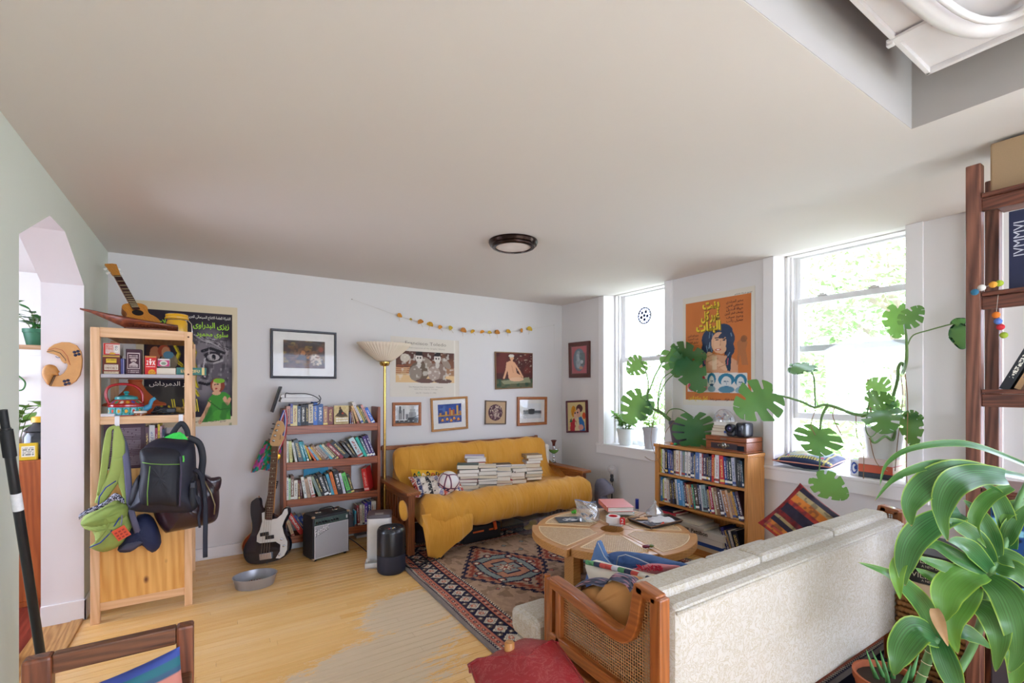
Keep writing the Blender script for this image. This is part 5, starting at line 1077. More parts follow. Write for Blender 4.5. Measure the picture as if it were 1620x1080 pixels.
for (x, y),(xo, yo) in zip(((218,80),(207,118),(198,155),(190,192)),((175,72),(168,108),(158,145),(150,183))):
    a_, b_ = gq(x, y), gq(xo, yo); mb = MB(); mb.lathe([(.011,0),(.011,.004),(.005,.006),(.005,.018),(.0065,.02),(0,.021)], 14, X=XG @ Matrix.Translation((a_[0], -.018, a_[1])) @ Matrix.Rotation(PI / 2,4, 'X')); mb.build('tuning_post', M('#c9c9c9', .2,.9), t, smooth=40)
    mb = MB(); P0, P1 = XG @ Vector((a_[0], -.006, a_[1])), XG @ Vector((b_[0] + .008,-.004, b_[1])); mb.tube([P0, P1], .003,8); d = (P1 - P0).normalized(); mb.tube([P1, P1 + d * .006, P1 + d * .014, P1 + d * .018], [.006,.014,.014,.004], 12, flat=.35); mb.build('tuning_key', M('#b9b9bb', .25,.9) if y > 100 else M('#3a2a30', .4), t, smooth=40)
gn = XG.to_3x3() @ Vector((1,0,0)); gu = XG.to_3x3() @ Vector((0,0,1)); p_ = gq(240,185); letters('Squier', XG @ Vector((p_[0], -.0196, p_[1])), gu, -gn, .012, M('#2a2018', .5), t, bold=.01)
for (xa_, ya_),(xb_, yb_) in (((1180,625),(1300,605)),((1255,665),(1375,650))): gbar('pickup', gp(xa_, ya_), gp(xb_, yb_),.03,.012,-.030, M('#17171c', .35), bevel=.003)
gbar('bridge', gp(1190,930), gp(1358,905),.05,.012,-.028, M('#cfcfd2', .2,.9), bevel=.002)
mb = MB()
for k in range(4):
    a_ = gp(1213 + 38 * k, 925); b_ = gq(188 + 11 * k, 200 - 35 * k if False else 225); mb.tube([XG @ Vector((a_[0], -.037, a_[1])), XG @ Vector((n1[0] - .016 + .0107 * k, -.0365, n1[1]))], .0009,5)
o = mb.build('strings', M('#8a7550', .4,.5), t); o['kind'] = 'stuff'
for x, y in ((1488,685),(1525,775),(1472,897)): a_ = gp(x, y); mb = MB(); mb.lathe([(.010,0),(.009,.013),(.006,.015),(0,.015)], 14, X=XG @ Matrix.Translation((a_[0], -.025, a_[1])) @ Matrix.Rotation(PI / 2,4, 'X')); mb.build('control_knob', M('#c9c9cc', .2,.9), t, smooth=40)
a_ = gp(1102,112); mb = MB(); mb.lathe([(.004,0),(.004,.008),(.007,.011),(0,.013)], 10, X=XG @ Matrix.Translation((a_[0], 0, a_[1]))); mb.build('strap_button', M('#8a5a3a', .3,.8), t, smooth=40)
a_ = gp(1275,1012); mb = MB(); mb.tube([XG @ Vector((a_[0], 0, a_[1])), XG @ Vector((a_[0], 0, a_[1] - .014))], .005,8); mb.build('strap_button', M('#c9c9cc', .2,.9), t, smooth=40)
for L in (((972,780),(1060,900),(1155,1022)),((1000,930),(1060,980),(1100,1018))): mb = MB(); mb.tube([XG @ Vector((gp(*q_)[0], -.0212, gp(*q_)[1])) for q_ in L], .0016,5); mb.build('edge_shine_trim', M('#c6c9d2', .3), t) if False else None
ga = Py(403,880,4.64); ga.z = .001; XA = facing(ga, math.radians(4)) @ Matrix.Rotation(math.radians(13),4, 'Y') @ Matrix.Scale(.66,4)
t = thing('acoustic_guitar', 'sunburst acoustic guitar standing behind the black bass', 'guitar', ga)
ao = [(0,.004),(.11,.02),(.178,.10),(.185,.19),(.15,.27),(.115,.32),(.115,.38),(.135,.44),(.12,.50),(.06,.535),(0,.54)]
ao = ao + [(-x, z) for x, z in ao[-2:0:-1]]; sm = [(p.x, p.y) for p in smooth_poly([(x, z, 0) for x, z in ao], 3)]
mb = MB(); mb.prism(sm, .085,0, XA, m2=1); mb.build('body', [M('#a9441c', .25, var=.4, scale=6, coat=.4), M('#b5603a', .35)], t)
mb = MB(); mb.tube([XA @ Vector((x, -.043, z)) for x, z in sm + sm[:1]], .004,6); mb.build('binding', M('#d9c49a', .4), t, smooth='all')
mb = MB(); mb.prism([(x * .6,.26 + (z - .27) * .6) for x, z in sm], .001,0, XA @ Matrix.Translation((0,-.0435,-.03))); mb.build('burst', M('#d8792a', .3, var=.2), t)
mb = MB(); mb.lathe([(0,0),(.048,0)], 24, X=XA @ Matrix.Translation((0,-.045,.34)) @ Matrix.Rotation(PI / 2,4, 'X')); mb.build('sound_hole', M('#120a08', .9), t)
mb = MB(); mb.bx(-.024,-.055,.40,.024,-.02,.93,0, XA); mb.build('neck', M('#3a1a12', .4), t, bevel=.004)
mb = MB(); mb.bx(-.03,-.045,.93,.034,-.028,1.06,0, XA); mb.build('headstock', M('#1c1518', .35), t, bevel=.004)
for k in range(4): mb = MB(); mb.tube([XA @ Vector((.03,-.036,.955 + k * .026)), XA @ Vector((.058,-.036,.955 + k * .026))], [.005,.009], 8); mb.build('tuning_peg', M('#17171a', .4), t, smooth=40)
# ================================================================ AMPLIFIER
Aa = Pz(495,888,.012); Ab = Pz(553,872,.012); Ac = Pz(479,872,.012)
ax = Vector((Ab.x - Aa.x, Ab.y - Aa.y, 0)); AW = ax.length; ang = math.atan2(ax.y, ax.x)
XM = Matrix.Translation((Aa.x, Aa.y, 0)) @ Matrix.Rotation(ang, 4, 'Z'); AD, AH = .205,.385
t = thing('amplifier', 'small black guitar amplifier with silver grille cloth standing on the floor', 'amplifier', (Aa.x, Aa.y, 0))
m_tolex = M('#17181d', .6, var=.2, scale=120, bmp=.25)
mb = MB(); mb.bx(0,0.004,.014, AW, AD, AH, 0, XM); mb.build('cabinet', m_tolex, t, bevel=.01)
mb = MB(); mb.bx(.018,-.002,.03, AW - .018,.006, AH - .085,0, XM); mb.build('grille', M('#a5a5ab', .7, var=.12, scale=260, bmp=.4), t)
mb = MB(); mb.tube([XM @ Vector(p) for p in ((.016,-.001,.028),(AW - .016,-.001,.028),(AW - .016,-.001, AH - .083),(.016,-.001, AH - .083),(.016,-.001,.028))], .004,6); mb.build('grille_piping', M('#c9c9cc', .4), t)
mb = MB(); mb.bx(.014,-.002, AH - .076, AW - .014,.006, AH - .022,0, XM); mb.build('control_panel', M('#4a5a56', .35,.3), t, bevel=.001)
for k in range(8): mb = MB(); mb.lathe([(.0105,0),(.0085,.014),(0,.015)], 14, X=XM @ Matrix.Translation((.035 + k * .026,-.002, AH - .055)) @ Matrix.Rotation(PI / 2,4, 'X')); mb.build('control_knob', M('#16161a', .35), t, smooth=40)
mb = MB(); mb.bx(AW - .035,-.006, AH - .062, AW - .022,0, AH - .035,0, XM); mb.build('power_switch', M('#c9c9cc', .4), t)
r_ = XM.to_3x3() @ Vector((1,0,0)); mW = M('#dedede', .4)
for k in range(8): letters('|', XM @ Vector((.035 + k * .026,-.0032, AH - .042)), r_, (0,0,1),.006, mW, t, align='C', name='panel_mark')
sl = (r_ * 1 + Vector((0,0,.42))).normalized(); up_ = Vector((0,0,1)) - sl * .38;
letters('Fender', XM @ Vector((.022,-.005, AH - .170)), sl, up_, .052, M('#141418', .4), t, shear=.25, bold=.05, width=.135)
letters('Fender', XM @ Vector((.020,-.0064, AH - .168)), sl, up_, .052, M('#e2e2e4', .3), t, shear=.25, bold=.012, width=.135)
mb = MB(); mb.tube(smooth_path([XM @ Vector(p) for p in ((AW * .28, AD * .5, AH + .004),(AW * .34, AD * .5, AH + .032),(AW * .5, AD * .5, AH + .038),(AW * .66, AD * .5, AH + .032),(AW * .72, AD * .5, AH + .004))]),.011,8, flat=.45); mb.build('carry_handle', M('#1b1b20', .5), t, smooth='all')
for x in (AW * .27, AW * .73): mb = MB(); mb.bx(x - .022, AD * .5 - .014, AH - .001, x + .022, AD * .5 + .014, AH + .006,0, XM); mb.build('handle_plate', M('#c9c0a8', .25,.9), t, bevel=.002)
for x in (0, AW):
    for y in (.004, AD):
        for z in (.014, AH): mb = MB(); mb.lathe([(0,-.006),(.012,-.0045),(.017,.004),(.012,.012),(0,.014)], 12, X=XM @ Matrix.Translation((x + (.010 if x == 0 else -.010), y + (.009 if y < .1 else -.009), z + (.004 if z < .1 else -.012)))); mb.build('corner_guard', M('#b89a7a', .35,.7), t, smooth=True)
for x in (.03, AW - .03):
    for y in (.03, AD - .03): mb = MB(); mb.lathe([(.012,0),(.014,.014)], 12, X=XM @ Matrix.Translation((x, y, .0006))); mb.build('foot', M('#141416', .6), t, smooth=40)
t = thing('power_cable', 'black power cable trailing from the amplifier across the floor', 'cable', (1.15,4.5,0)); mb = MB(); c1_ = XM @ Vector((AW + .012, AD * .6,.10))
mb.tube(smooth_path([c1_, c1_ + Vector((.05,.01,-.01)), Pz(572,865,.01), Pz(580,872,.006), Pz(590,874,.006), Pz(604,872,.006)]),.004,6); mb.build('cord', M('#17171a', .5), t, smooth='all')
# ================================================================ FLOOR LAMP
Lx, Ly = 1.452,4.62
t = thing('floor_lamp', 'brass torchiere floor lamp with wide pleated cream shade', 'lamp', (Lx, Ly, 0)); m_br = M('#c9a45a', .22,.95, var=.06)
mb = MB(); mb.lathe([(0,0),(.12,0),(.125,.008),(.11,.018),(.03,.028),(.016,.04)], 32, loc=(Lx, Ly, .001)); mb.build('base', m_br, t, smooth=40)
zt1 = Py(612,578, Ly).z; zt2 = Py(600,543, Ly).z
xl_, xr_ = Py(566,545, Ly).x, Py(652,547, Ly).x; rs = (xr_ - xl_) / 2 * .97; xc = Lx
mb = MB(); mb.tube([(Lx, Ly, .03),(Lx, Ly, .9),(xc, Ly, zt1)], .0135,14); mb.build('pole', m_br, t, smooth=40)
mb = MB(); mb.lathe([(.014,-.01),(.04,-.002),(.05,.02),(.05,.036),(.03,.04),(0,.04)], 28, loc=(xc, Ly, zt1)); mb.build('cup', m_br, t, smooth=40)
mb = MB(); npl = 48
def shade(u, v):
    a = 2 * PI * u; k = .5 + .5 * math.cos(a * npl / 2 * 2); r = .05 + (rs - .05) * v ** .92 + .004 * k * (.4 + v); z = zt1 + .035 + (zt2 - zt1 - .03) * v ** 1.15 - .006 * k * v; return Vector((xc + r * math.cos(a), Ly + r * math.sin(a) * .72, z))
mb.grid(shade, npl * 4,8, closeu=True)
m_sh, nt, b_ = newmat('lamp_shade'); b_.inputs['Base Color'].default_value = (*lin('#e6d6c0'),1); b_.inputs['Roughness'].default_value = .8; b_.inputs['Subsurface Weight'].default_value = 0
mb.build('lamp_shade', m_sh, t, smooth='all', solid=.0025)
# ================================================================ FEEDER, AIR PURIFIER, PAN
def rrect(x0, y0, x1, y1, r, n=5):
    out = []
    for cx, cy, a0 in ((x1 - r, y1 - r, 0),(x0 + r, y1 - r, 90),(x0 + r, y0 + r, 180),(x1 - r, y0 + r, 270)):
        out += [(cx + r * math.cos(math.radians(a0 + 90 * k / n)), cy + r * math.sin(math.radians(a0 + 90 * k / n))) for k in range(n + 1)]
    return out
def vprism(mb, pts, z0, z1, X=Matrix(), m=0, sc=1.0):
    n = len(pts); cx = sum(p[0] for p in pts) / n; cy = sum(p[1] for p in pts) / n
    mb.add([(x, y, z0) for x, y in pts] + [(cx + (x - cx) * sc, cy + (y - cy) * sc, z1) for x, y in pts], [tuple(range(n - 1,-1,-1)), tuple(range(n, 2 * n))] + [(i, (i + 1) % n, (i + 1) % n + n, i + n) for i in range(n)], m, X)
fc = Pz(603,893,0); XF = Matrix.Translation((fc.x, fc.y + .06,.0006)) @ Matrix.Rotation(-.35,4, 'Z')
t = thing('pet_feeder', 'white tower pet feeder with grey lid behind the black purifier', 'feeder', (fc.x, fc.y + .06,0))
mb = MB(); vprism(mb, rrect(-.10,0,.10,.19,.03),.004,.37, XF); mb.build('body', M('#dcdad8', .35), t, smooth=40, bevel=.003)
mb = MB(); vprism(mb, rrect(-.102,-.002,.102,.192,.032),.37,.40, XF, sc=.97); mb.build('lid', M('#5a5258', .3), t, smooth=40, bevel=.004)
mb = MB(); mb.bx(-.035,.02,.40,.035,.07,.404,0, XF); mb.build('lid_button', M('#a9a5a2', .4), t, bevel=.002)
mb = MB(); mb.bx(.09,-.003,.13,.105,.03,.20,0, XF); mb.build('chute', M('#3a3638', .5), t, bevel=.003)
mb = MB(); vprism(mb, rrect(-.105,-.13,.06,-.005,.015),.0,.014, XF);
for a4 in ((-.105,-.13,.06,-.122),(-.105,-.13,-.097,-.005),(.052,-.13,.06,-.005)): mb.bx(a4[0], a4[1], .0, a4[2], a4[3], .042,0, XF)
mb.build('food_tray', M('#e2e0de', .35), t, bevel=.002); mb = MB(); mb.bx(-.09,-.115,.014,.045,-.012,.018,0, XF); mb.build('steel_dish', M('#b9b9b6', .3,.7), t)
pc = Pz(619,908,0); pc = Vector((pc.x + .02, pc.y + .06,0)); prr = .112; pz1 = H0 + (612 - 833) / FP * (pc.x * FX + pc.y * FY)
t = thing('air_purifier', 'black cylindrical air purifier standing on the floor by the rug corner', 'purifier', pc)
mb = MB(); mb.lathe([(0,.001),(prr - .016,.001),(prr - .004,.012),(prr, .03),(prr, .15)], 48, loc=pc); mb.build('perforated_base', M('#1d2030', .55, var=.5, scale=260, bmp=.3), t, smooth=40)
mb = MB(); mb.lathe([(prr, .152),(prr, pz1 - .03),(prr - .004, pz1 - .015),(prr - .014, pz1),(prr - .02, pz1 - .002),(prr - .028, pz1 - .01)], 48, loc=pc); mb.build('shell', M('#15151a', .3, coat=.2), t, smooth=40)
mb = MB(); mb.lathe([(prr - .028, pz1 - .012),(.05, pz1 - .014),(.048, pz1 - .008),(0, pz1 - .007)], 40, loc=pc); mb.build('top_panel', M('#26272c', .25, var=.2, scale=40), t, smooth=40)
for k in range(40): pass
mb = MB()
for k in range(36): a = 2 * PI * k / 36; mb.bar(pc + Vector((.053 * math.cos(a),.053 * math.sin(a), pz1 - .0115)), pc + Vector((.082 * math.cos(a),.082 * math.sin(a), pz1 - .0105)),.003,.004)
o = mb.build('vent_rib', M('#0f1013', .5), t); o['kind'] = 'stuff'
for k, c in enumerate(('#c8402c', '#4a8ac8', '#d8b03a', '#d8d8d8')): mb = MB(); mb.lathe([(.008,0),(.008,.002),(0,.002)], 12, loc=pc + Vector((-.022 + .014 * k, -.02 + .006 * (k % 2), pz1 - .0072))); mb.build('touch_icon', M(c, .4), t)
bc = Pz(404,927,0); bc = Vector((bc.x, bc.y + .02,0));
t = thing('baking_pan', 'dented oval metal pan of brown kibble on the floorboards', 'pan', bc); m_al = M('#a6a5a8', .35,.55, var=.15, scale=10)
mb = MB(); sx_, sy_ = 1.0,.82; X_ = Matrix.Translation(bc) @ Matrix.Rotation(-.1,4, 'Z')
mb.lathe([(0,.001),(.125,.001),(.128,.006),(.145,.075),(.150,.077),(.150,.080),(.143,.079),(.126,.008),(0,.007)], 48, X=X_, sx=sx_, sy=sy_); mb.build('pan', m_al, t, smooth=40)
mb = MB(); rr = random.Random(5)
for k in range(260):
    a = rr.uniform(0,6.28); r = .105 * math.sqrt(rr.random()) ; s = rr.uniform(.004,.0065); c = X_ @ Vector((r * math.cos(a) * sx_, r * math.sin(a) * sy_, .009 + s * .5 + .008 * rr.random() * (1 - r / .12)))
    mb.lathe([(0,-s * .5),(s * .8,-s * .2),(s * .8, s * .2),(0, s * .5)], 5, loc=c)
o = mb.build('kibble', M('#7a4a2a', .8, var=.5, scale=90), t); o['kind'] = 'stuff'
# ================================================================ PICTURES ON THE BACK WALL
def cornersY(pts, Y=YB - .001): return [Py(x, y, Y) for x, y in pts]
NB = (0,-1,0); m_blkf = M('#201a22', .4); m_mount = M('#e6e2dc', .8); m_of = wood('oak_frame', '#c08a4c', '#8f5a26', 'x', 2,.4,.8); m_cf = wood('cherry_frame', '#b5703c', '#82441e', 'x', 2,.4,.8); m_mah = wood('mahogany_frame', '#5e2418', '#35120c', 'z', 2,.35,.8,.3)
A = Art(90,64, '#3a1f16'); A.blotch(5, '#6a4420', .45,.8,.8,1); A.blotch(9, '#8a6a2a', .62,.8,.7,2); A.ell(.5,.4,.34,.3, '#7a4a1c', .6,0,.5); A.poly([(.30,.3),(.42,.62),(.5,.62),(.62,.28)], '#241610'); A.ell(.46,.55,.06,.09, '#a86a34'); A.ell(.58,.42,.05,.08, '#b07a4a'); A.ell(.78,.32,.13,.2, '#c9b49a', .85,.3,.4); A.ell(.82,.44,.05,.07, '#8a5a3a'); A.blotch(18, '#d8c8a8', .72,.8,.8,5,(.66,.08,.94,.5)); A.blotch(22, '#1a0f0c', .6,.75,.7,6); A.ell(.9,.7,.06,.1, '#8a3a20', .8); A.rect(0,0,1,.12, '#5a2a1a', .6)
frame_on('framed_picture', 'large black framed dark painting print with wide white mount above the bookcase', 'picture', cornersY([(427.5,519.5),(531.5,526.5),(531.5,599),(427.5,598)]), NB, .022,.03, [m_blkf, m_mount], A, (.085,.075,.085,.075))
A = Art(110,82, '#d9d8d5'); A.blotch(6, '#b5b5b3', .4,.8,.7,2); A.rect(.14,.2,.3,.72, '#8d8d8c'); A.rect(.16,.55,.24,.95, '#5a5a5a'); A.rect(.33,.2,.38,.8, '#4a4a4a'); A.rect(.58,.2,.9,.6, '#8f8f8e'); A.rect(.62,.6,.86,.78, '#a3a3a2'); A.rect(.68,.78,.8,.96, '#b5b5b4'); A.rect(.44,.2,.56,.5, '#77777a'); A.rect(0,0,1,.16, '#3a3a3c'); A.rect(.55,.16,1,.3, '#2c2c2e'); A.line([(.5,.16),(1,.42)], .02, '#232325')
for k in range(9): A.rect(.04 + k * .1,.08,.1 + k * .1,.15, '#8f8f90' if k % 2 else '#1c1c1e')
for k in range(8):
    for j in range(5): A.rect(.6 + k * .035,.32 + j * .06,.612 + k * .035,.35 + j * .06, '#4f4f50')
frame_on('framed_picture', 'wood framed black and white photograph of a city street behind the floor lamp', 'picture', cornersY([(620.5,636.5),(665.5,636),(665.5,672.5),(620.5,674)]), NB, .03,.022, [m_cf, m_mount], A)
A = Art(110,80, '#2a4a94'); A.blotch(5, '#1d3576', .4,.7,.8,3); A.blotch(8, '#5a80c0', .6,.8,.6,4,(0,.5,1,1)); A.rect(0,.36,1,.44, '#b5862c')
for x, h, c in ((.06,.55, '#c08a3a'),(.3,.62, '#d0953a'),(.46,.78, '#b5653a'),(.55,.66, '#c9a04a'),(.62,.70, '#a5522e'),(.78,.9, '#d0a04a'),(.9,.6, '#b5803a')): A.rect(x, .4, x + .085, h, c)
A.rect(0,0,1,.36, '#22407f'); A.blotch(14, '#3f68b0', .5,.7,.7,5,(0,0,1,.36))
for x, y in ((.18,.14),(.38,.18),(.55,.1),(.68,.2),(.86,.14)): A.ell(x, y, .06,.05, '#e08a2a'); A.ell(x, y + .06,.035,.04, '#e8b04a')
for k in range(16): A.line([(.06 * k + .03,.02),(.06 * k + .03,.34)], .004, '#c9953a', .5)
frame_on('framed_picture', 'oak framed blue and orange harbour print with white mount hung slightly crooked', 'picture', cornersY([(680.5,630),(738.5,626.5),(739.5,677.5),(682.5,683)]), NB, .025,.025, [m_of, m_mount], A, (.055,.06,.055,.05))
A = Art(60,66, '#b89a76'); A.ell(.48,.5,.37,.38, '#4f3038')
for k in range(5): A.line([(.48,.2),(.48 + .07 * (k - 2),.7 - .04 * abs(k - 2))], .012, '#b09a8a');
A.blotch(14, '#8a6a6a', .6,.75,.6,3,(.15,.15,.82,.85)); A.blotch(18, '#d0b8a0', .76,.82,.7,4,(.18,.18,.8,.82))
frame_on('framed_picture', 'small tan square picture with a dark round motif between the larger frames', 'picture', cornersY([(767,633),(800.5,634),(799.5,671),(766.5,671)]), NB, .014,.02, [M('#6e5a48', .5), m_mount], A, glass=False)
A = Art(100,72, '#dfe0e0'); A.rect(0,.28,1,.52, '#9a9c9c'); A.blotch(8, '#6a6c6c', .5,.7,.8,2,(0,.3,1,.55)); A.rect(.28,.3,.62,.62, '#4a4c4c'); A.ell(.45,.44,.16,.2, '#2a2c2c'); A.rect(.62,.34,.98,.5, '#55585a'); A.rect(0,0,1,.28, '#c9caca'); A.line([(.05,.22),(.95,.26)], .006, '#8a8c8c')
frame_on('framed_picture', 'cherry wood framed grey landscape photograph with mount right above the futon', 'picture', cornersY([(817.5,627.5),(864,627.5),(863.5,671),(817.5,673.5)]), NB, .035,.028, [m_cf, m_mount], A, (.05,.05,.05,.045))
A = Art(96,92, '#4a1f18'); A.blotch(6, '#6a2a1f', .45,.75,.8,1); A.blotch(26, '#b09a86', .78,.84,.7,2,(.5,.45,1,1)); A.rect(0,0,1,.24, '#5a5a3e'); A.blotch(12, '#2e4a34', .5,.7,.9,3,(0,0,1,.26)); A.poly([(.12,.2),(.9,.3),(.95,.14),(.2,.1)], '#8a8a6a')
sk = '#d6a07a'; A.poly([(.33,.26),(.30,.5),(.27,.7),(.36,.78),(.46,.76),(.52,.62),(.56,.42),(.66,.36),(.7,.26),(.52,.2)], sk); A.line([(.30,.72),(.27,.5),(.2,.28)], .026, sk); A.line([(.48,.72),(.62,.5),(.72,.3)], .024, sk); A.ell(.42,.86,.055,.07, sk); A.ell(.41,.92,.075,.045, '#cfc8bc'); A.ell(.55,.24,.2,.06, '#dcae8a'); A.line([(.42,.64),(.46,.44)], .006, '#b07a58'); A.rect(.39,.76,.45,.82, sk)
cn = cornersY([(782,556),(841.5,558.5),(841.5,613.5),(783,616)]); t = thing('unframed_painting', 'worn unframed painting of a pale seated figure on dark red ground', 'painting', sum(cn, Vector()) / 4)
def pp_(c, o=0):
    TL, TR, BR, BL = c
    return lambda u, v: (BL * (1 - u) + BR * u) * (1 - v) + (TL * (1 - u) + TR * u) * v + Vector((0,-o - .002 * math.sin(6 * u + 4 * v),0))
A.mesh('painted_face', pp_([c + Vector((d, 0, e)) for c, d, e in zip(cn, (.012,-.008,-.008,.01),(-.012,-.01,.012,.016))], .022), t)
mb = MB(); ring = [cn[0], cn[1], cn[2], cn[3]]; mb.add([c + Vector((0, y, 0)) for y in (-.002,-.018) for c in ring], [(0,1,2,3),(7,6,5,4),(0,4,5,1),(1,5,6,2),(2,6,7,3),(3,7,4,0)]); mb.build('torn_board', M('#8a6a4a', .8, var=.3, scale=60), t)
cn = cornersY([(617.5,531),(725.5,539),(726,627),(616.5,627.5)]); t = thing('exhibition_poster', 'pale exhibition poster of two masked animal figures behind the lamp shade', 'poster', sum(cn, Vector()) / 4)
A = Art(150,132, '#dcd3c6'); A.rect(.075,.24,.935,.765, '#5a3a30'); A.rect(.075,.24,.935,.5, '#c9a47c'); A.blotch(7, '#8a5a40', .5,.75,.7,2,(.075,.24,.935,.765)); A.rect(.075,.24,.935,.36, '#dcb888')
for k in range(5): A.line([(.08,.40 + .03 * k),(.3,.41 + .03 * k),(.4,.39 + .03 * k)], .006, '#a5603a')
for cx, c1_, c2_ in ((.40, '#6a5a4a', '#8f8276'),(.67, '#8a7468', '#a89488')):
    A.ell(cx, .42,.14,.17, c1_); A.ell(cx - .05,.40,.09,.13, c2_); A.ell(cx, .66,.052,.075, '#d6cec4'); A.rect(cx - .045,.70, cx + .045,.765, '#2a211f'); A.rect(cx - .065,.695, cx + .065,.71, '#2a211f'); A.ell(cx - .02,.66,.011,.016, '#2a211f'); A.ell(cx + .02,.66,.011,.016, '#2a211f'); A.ell(cx, .55,.03,.06, '#cfc6bc', .9); A.ell(cx + .13,.58,.05,.11, '#9a8a7c', .9,.6); A.ell(cx + .09,.27,.13,.04, '#6a5048')
A.ell(.2,.65,.065,.07, '#cbbfae'); A.blotch(30, '#e4dccf', .72,.8,.5,6,(.1,.28,.93,.76))
A.rect(.925,0,.94,1, '#efe9de', .5)
def ep(u, v):
    TL, TR, BR, BL = cn; return (BL * (1 - u) + BR * u) * (1 - v) + (TL * (1 - u) + TR * u) * v + Vector((0,-.001 - .010 * max(0,(u - .9) / .1) ** 2 - .003 * math.sin(PI * u),0))
A.mesh('print', ep, t); mT = M('#8f8478', .6); mT2 = M('#a59a8c', .6); rt = (cn[1] - cn[0])
def et(s, v, h, w, mat=mT, u=.5): letters(s, ep(u, v) + Vector((0,-.004,0)), rt, (0,0,1), h, mat, t, width=w * rt.length, align='C')
et('Francisco Toledo', .88, .035, .60); et('A Retrospective of His Graphic Works', .815, .016, .56, mT2); et('The Mexican Fine Arts Center    Museum', .155, .013, .50); et('1852 West 19th St., Chicago', .118, .011, .34, mT2); et('July 20 - October 5, 1990', .055, .012, .30)
# leaf garland
G = [(557,473,0),(631,500,1),(649,505.5,2),(664.5,510,1),(679.5,514,1),(695.5,518.5,1),(712,520,1),(732,523.5,1),(747,525,1),(762,525.5,1),(773.5,526.5,1),(785.5,526.5,1),(803,525,1),(823.5,523,1),(836.5,521,1),(876.5,514,0)]
t = thing('leaf_garland', 'garland of dried yellow leaves strung across the back wall', 'garland', Py(716,520, YB - .01)); YG = YB - .008
mb = MB(); mb.tube([Py(x, y, YG) for x, y, k in G] , .0012,5); mb.tube([Py(876.5,514, YG), Py(877,562, YG + .004)], .0008,4); mb.build('string', M('#c9c0b4', .8), t)
rr = random.Random(11)
for i, (x, y, k) in enumerate(G):
    p = Py(x, y, YG)
    if not k: mb = MB(); mb.lathe([(.004,0),(.005,.004),(0,.006)], 8, X=Matrix.Translation(p + Vector((0,.008,0))) @ Matrix.Rotation(PI / 2,4, 'X')); mb.build('pin', M('#6a5a48', .4), t); continue
    s = .038 * (.45 if k == 2 else rr.uniform(.75,1.15)); mb = MB(); tilt = rr.uniform(-.6,.6); X = Matrix.Translation(p + Vector((0,-.012,0))) @ Matrix.Rotation(tilt, 4, 'Y') @ Matrix.Rotation(rr.uniform(-.4,.5),4, 'Z')
    fan = [(0,0,-s * .35)] + [(s * math.cos(a) * (1 - .12 * (j % 2)),-.006 * abs(math.cos(2 * a)) - .004 * (j % 2), s * math.sin(a) * .9) for j, a in enumerate([PI * (-.08 + 1.16 * q_ / 12) for q_ in range(13)])]
    mb.add(fan, [(0, j, j + 1) for j in range(1,13)], 0, X); lf_ = mb.build('dried_leaf', M(['#c8961f', '#d08a1c', '#c9a52a', '#b8741c'][i % 4], .6, var=.25, scale=70), t, solid=.001)
    mb = MB(); mb.tube([X @ Vector((0,0,-s * .3)), X @ Vector((.003,-.003,-s * .9)), X @ Vector((.006,-.002,-s * 1.5))], .0013,5); mb.build('leaf_stalk', M('#b08a4a', .7), t)
# two frames on the window wall
NRt = (-1,0,0)
def cornersX(pts, X=XR - .001): return [Px(x, y, X) for x, y in pts]
A = Art(50,80, '#b5525a'); A.ell(.5,.5,.4,.42, '#5a6a78'); A.ell(.5,.5,.36,.39, '#6a7a84'); A.rect(.5,.3,.9,.75, '#3a5048', .5); A.ell(.45,.38,.16,.2, '#a5adb5'); A.ell(.42,.62,.1,.18, '#b5bcc2'); A.ell(.45,.76,.09,.07, '#aab2ba'); A.ell(.62,.2,.12,.06, '#c98a6a'); A.ell(.68,.42,.09,.07, '#c5c9cc'); A.ell(.5,.5,.4,.42, '#5a6a78', .0); A.blotch(16, '#7f8a94', .6,.75,.5,2,(.25,.2,.65,.82))
frame_on('framed_picture', 'dark mahogany framed oval picture of a pale cat on red', 'picture', cornersX([(901.5,542.5),(934.5,539),(934.5,597),(902.5,597.5)]), NRt, .055,.03, [m_mah, m_mount], A)
A = Art(60,72, '#ddca8f'); A.poly([(.12,0),(.15,.3),(.35,.45),(.5,.3),(.45,0)], '#c02f3e'); A.poly([(.5,0),(.55,.45),(.75,.5),(.9,.3),(.95,0)], '#2f6fae'); A.poly([(.38,0),(.42,.45),(.6,.5),(.66,0)], '#dfcda2'); A.ell(.33,.68,.13,.2, '#d8921f'); A.line([(.24,.55),(.4,.85)], .01, '#b5651a'); A.ell(.44,.55,.09,.13, '#e0b8a4'); A.ell(.66,.78,.18,.14, '#5a3030'); A.ell(.60,.62,.1,.16, '#dca892'); A.ell(.42,.62,.035,.035, '#1a1a2a'); A.ell(.56,.64,.04,.035, '#1a1a2a'); A.ell(.9,.52,.09,.12, '#d8562c'); A.ell(.72,.12,.14,.1, '#dca090'); A.blotch(12, '#a82a3a', .62,.72,.6,3,(.1,0,.5,.4)); A.poly([(.08,.3),(.2,.45),(.25,.3)], '#2a6a4a')
frame_on('picture_canvas', 'bright painting of a couple with dark glasses in dark red frame near window', 'picture', cornersX([(898,634),(930,632.5),(931.5,683.5),(899,684)]), NRt, .022,.035, [M('#5a1622', .4), m_mount], A, glass=False)
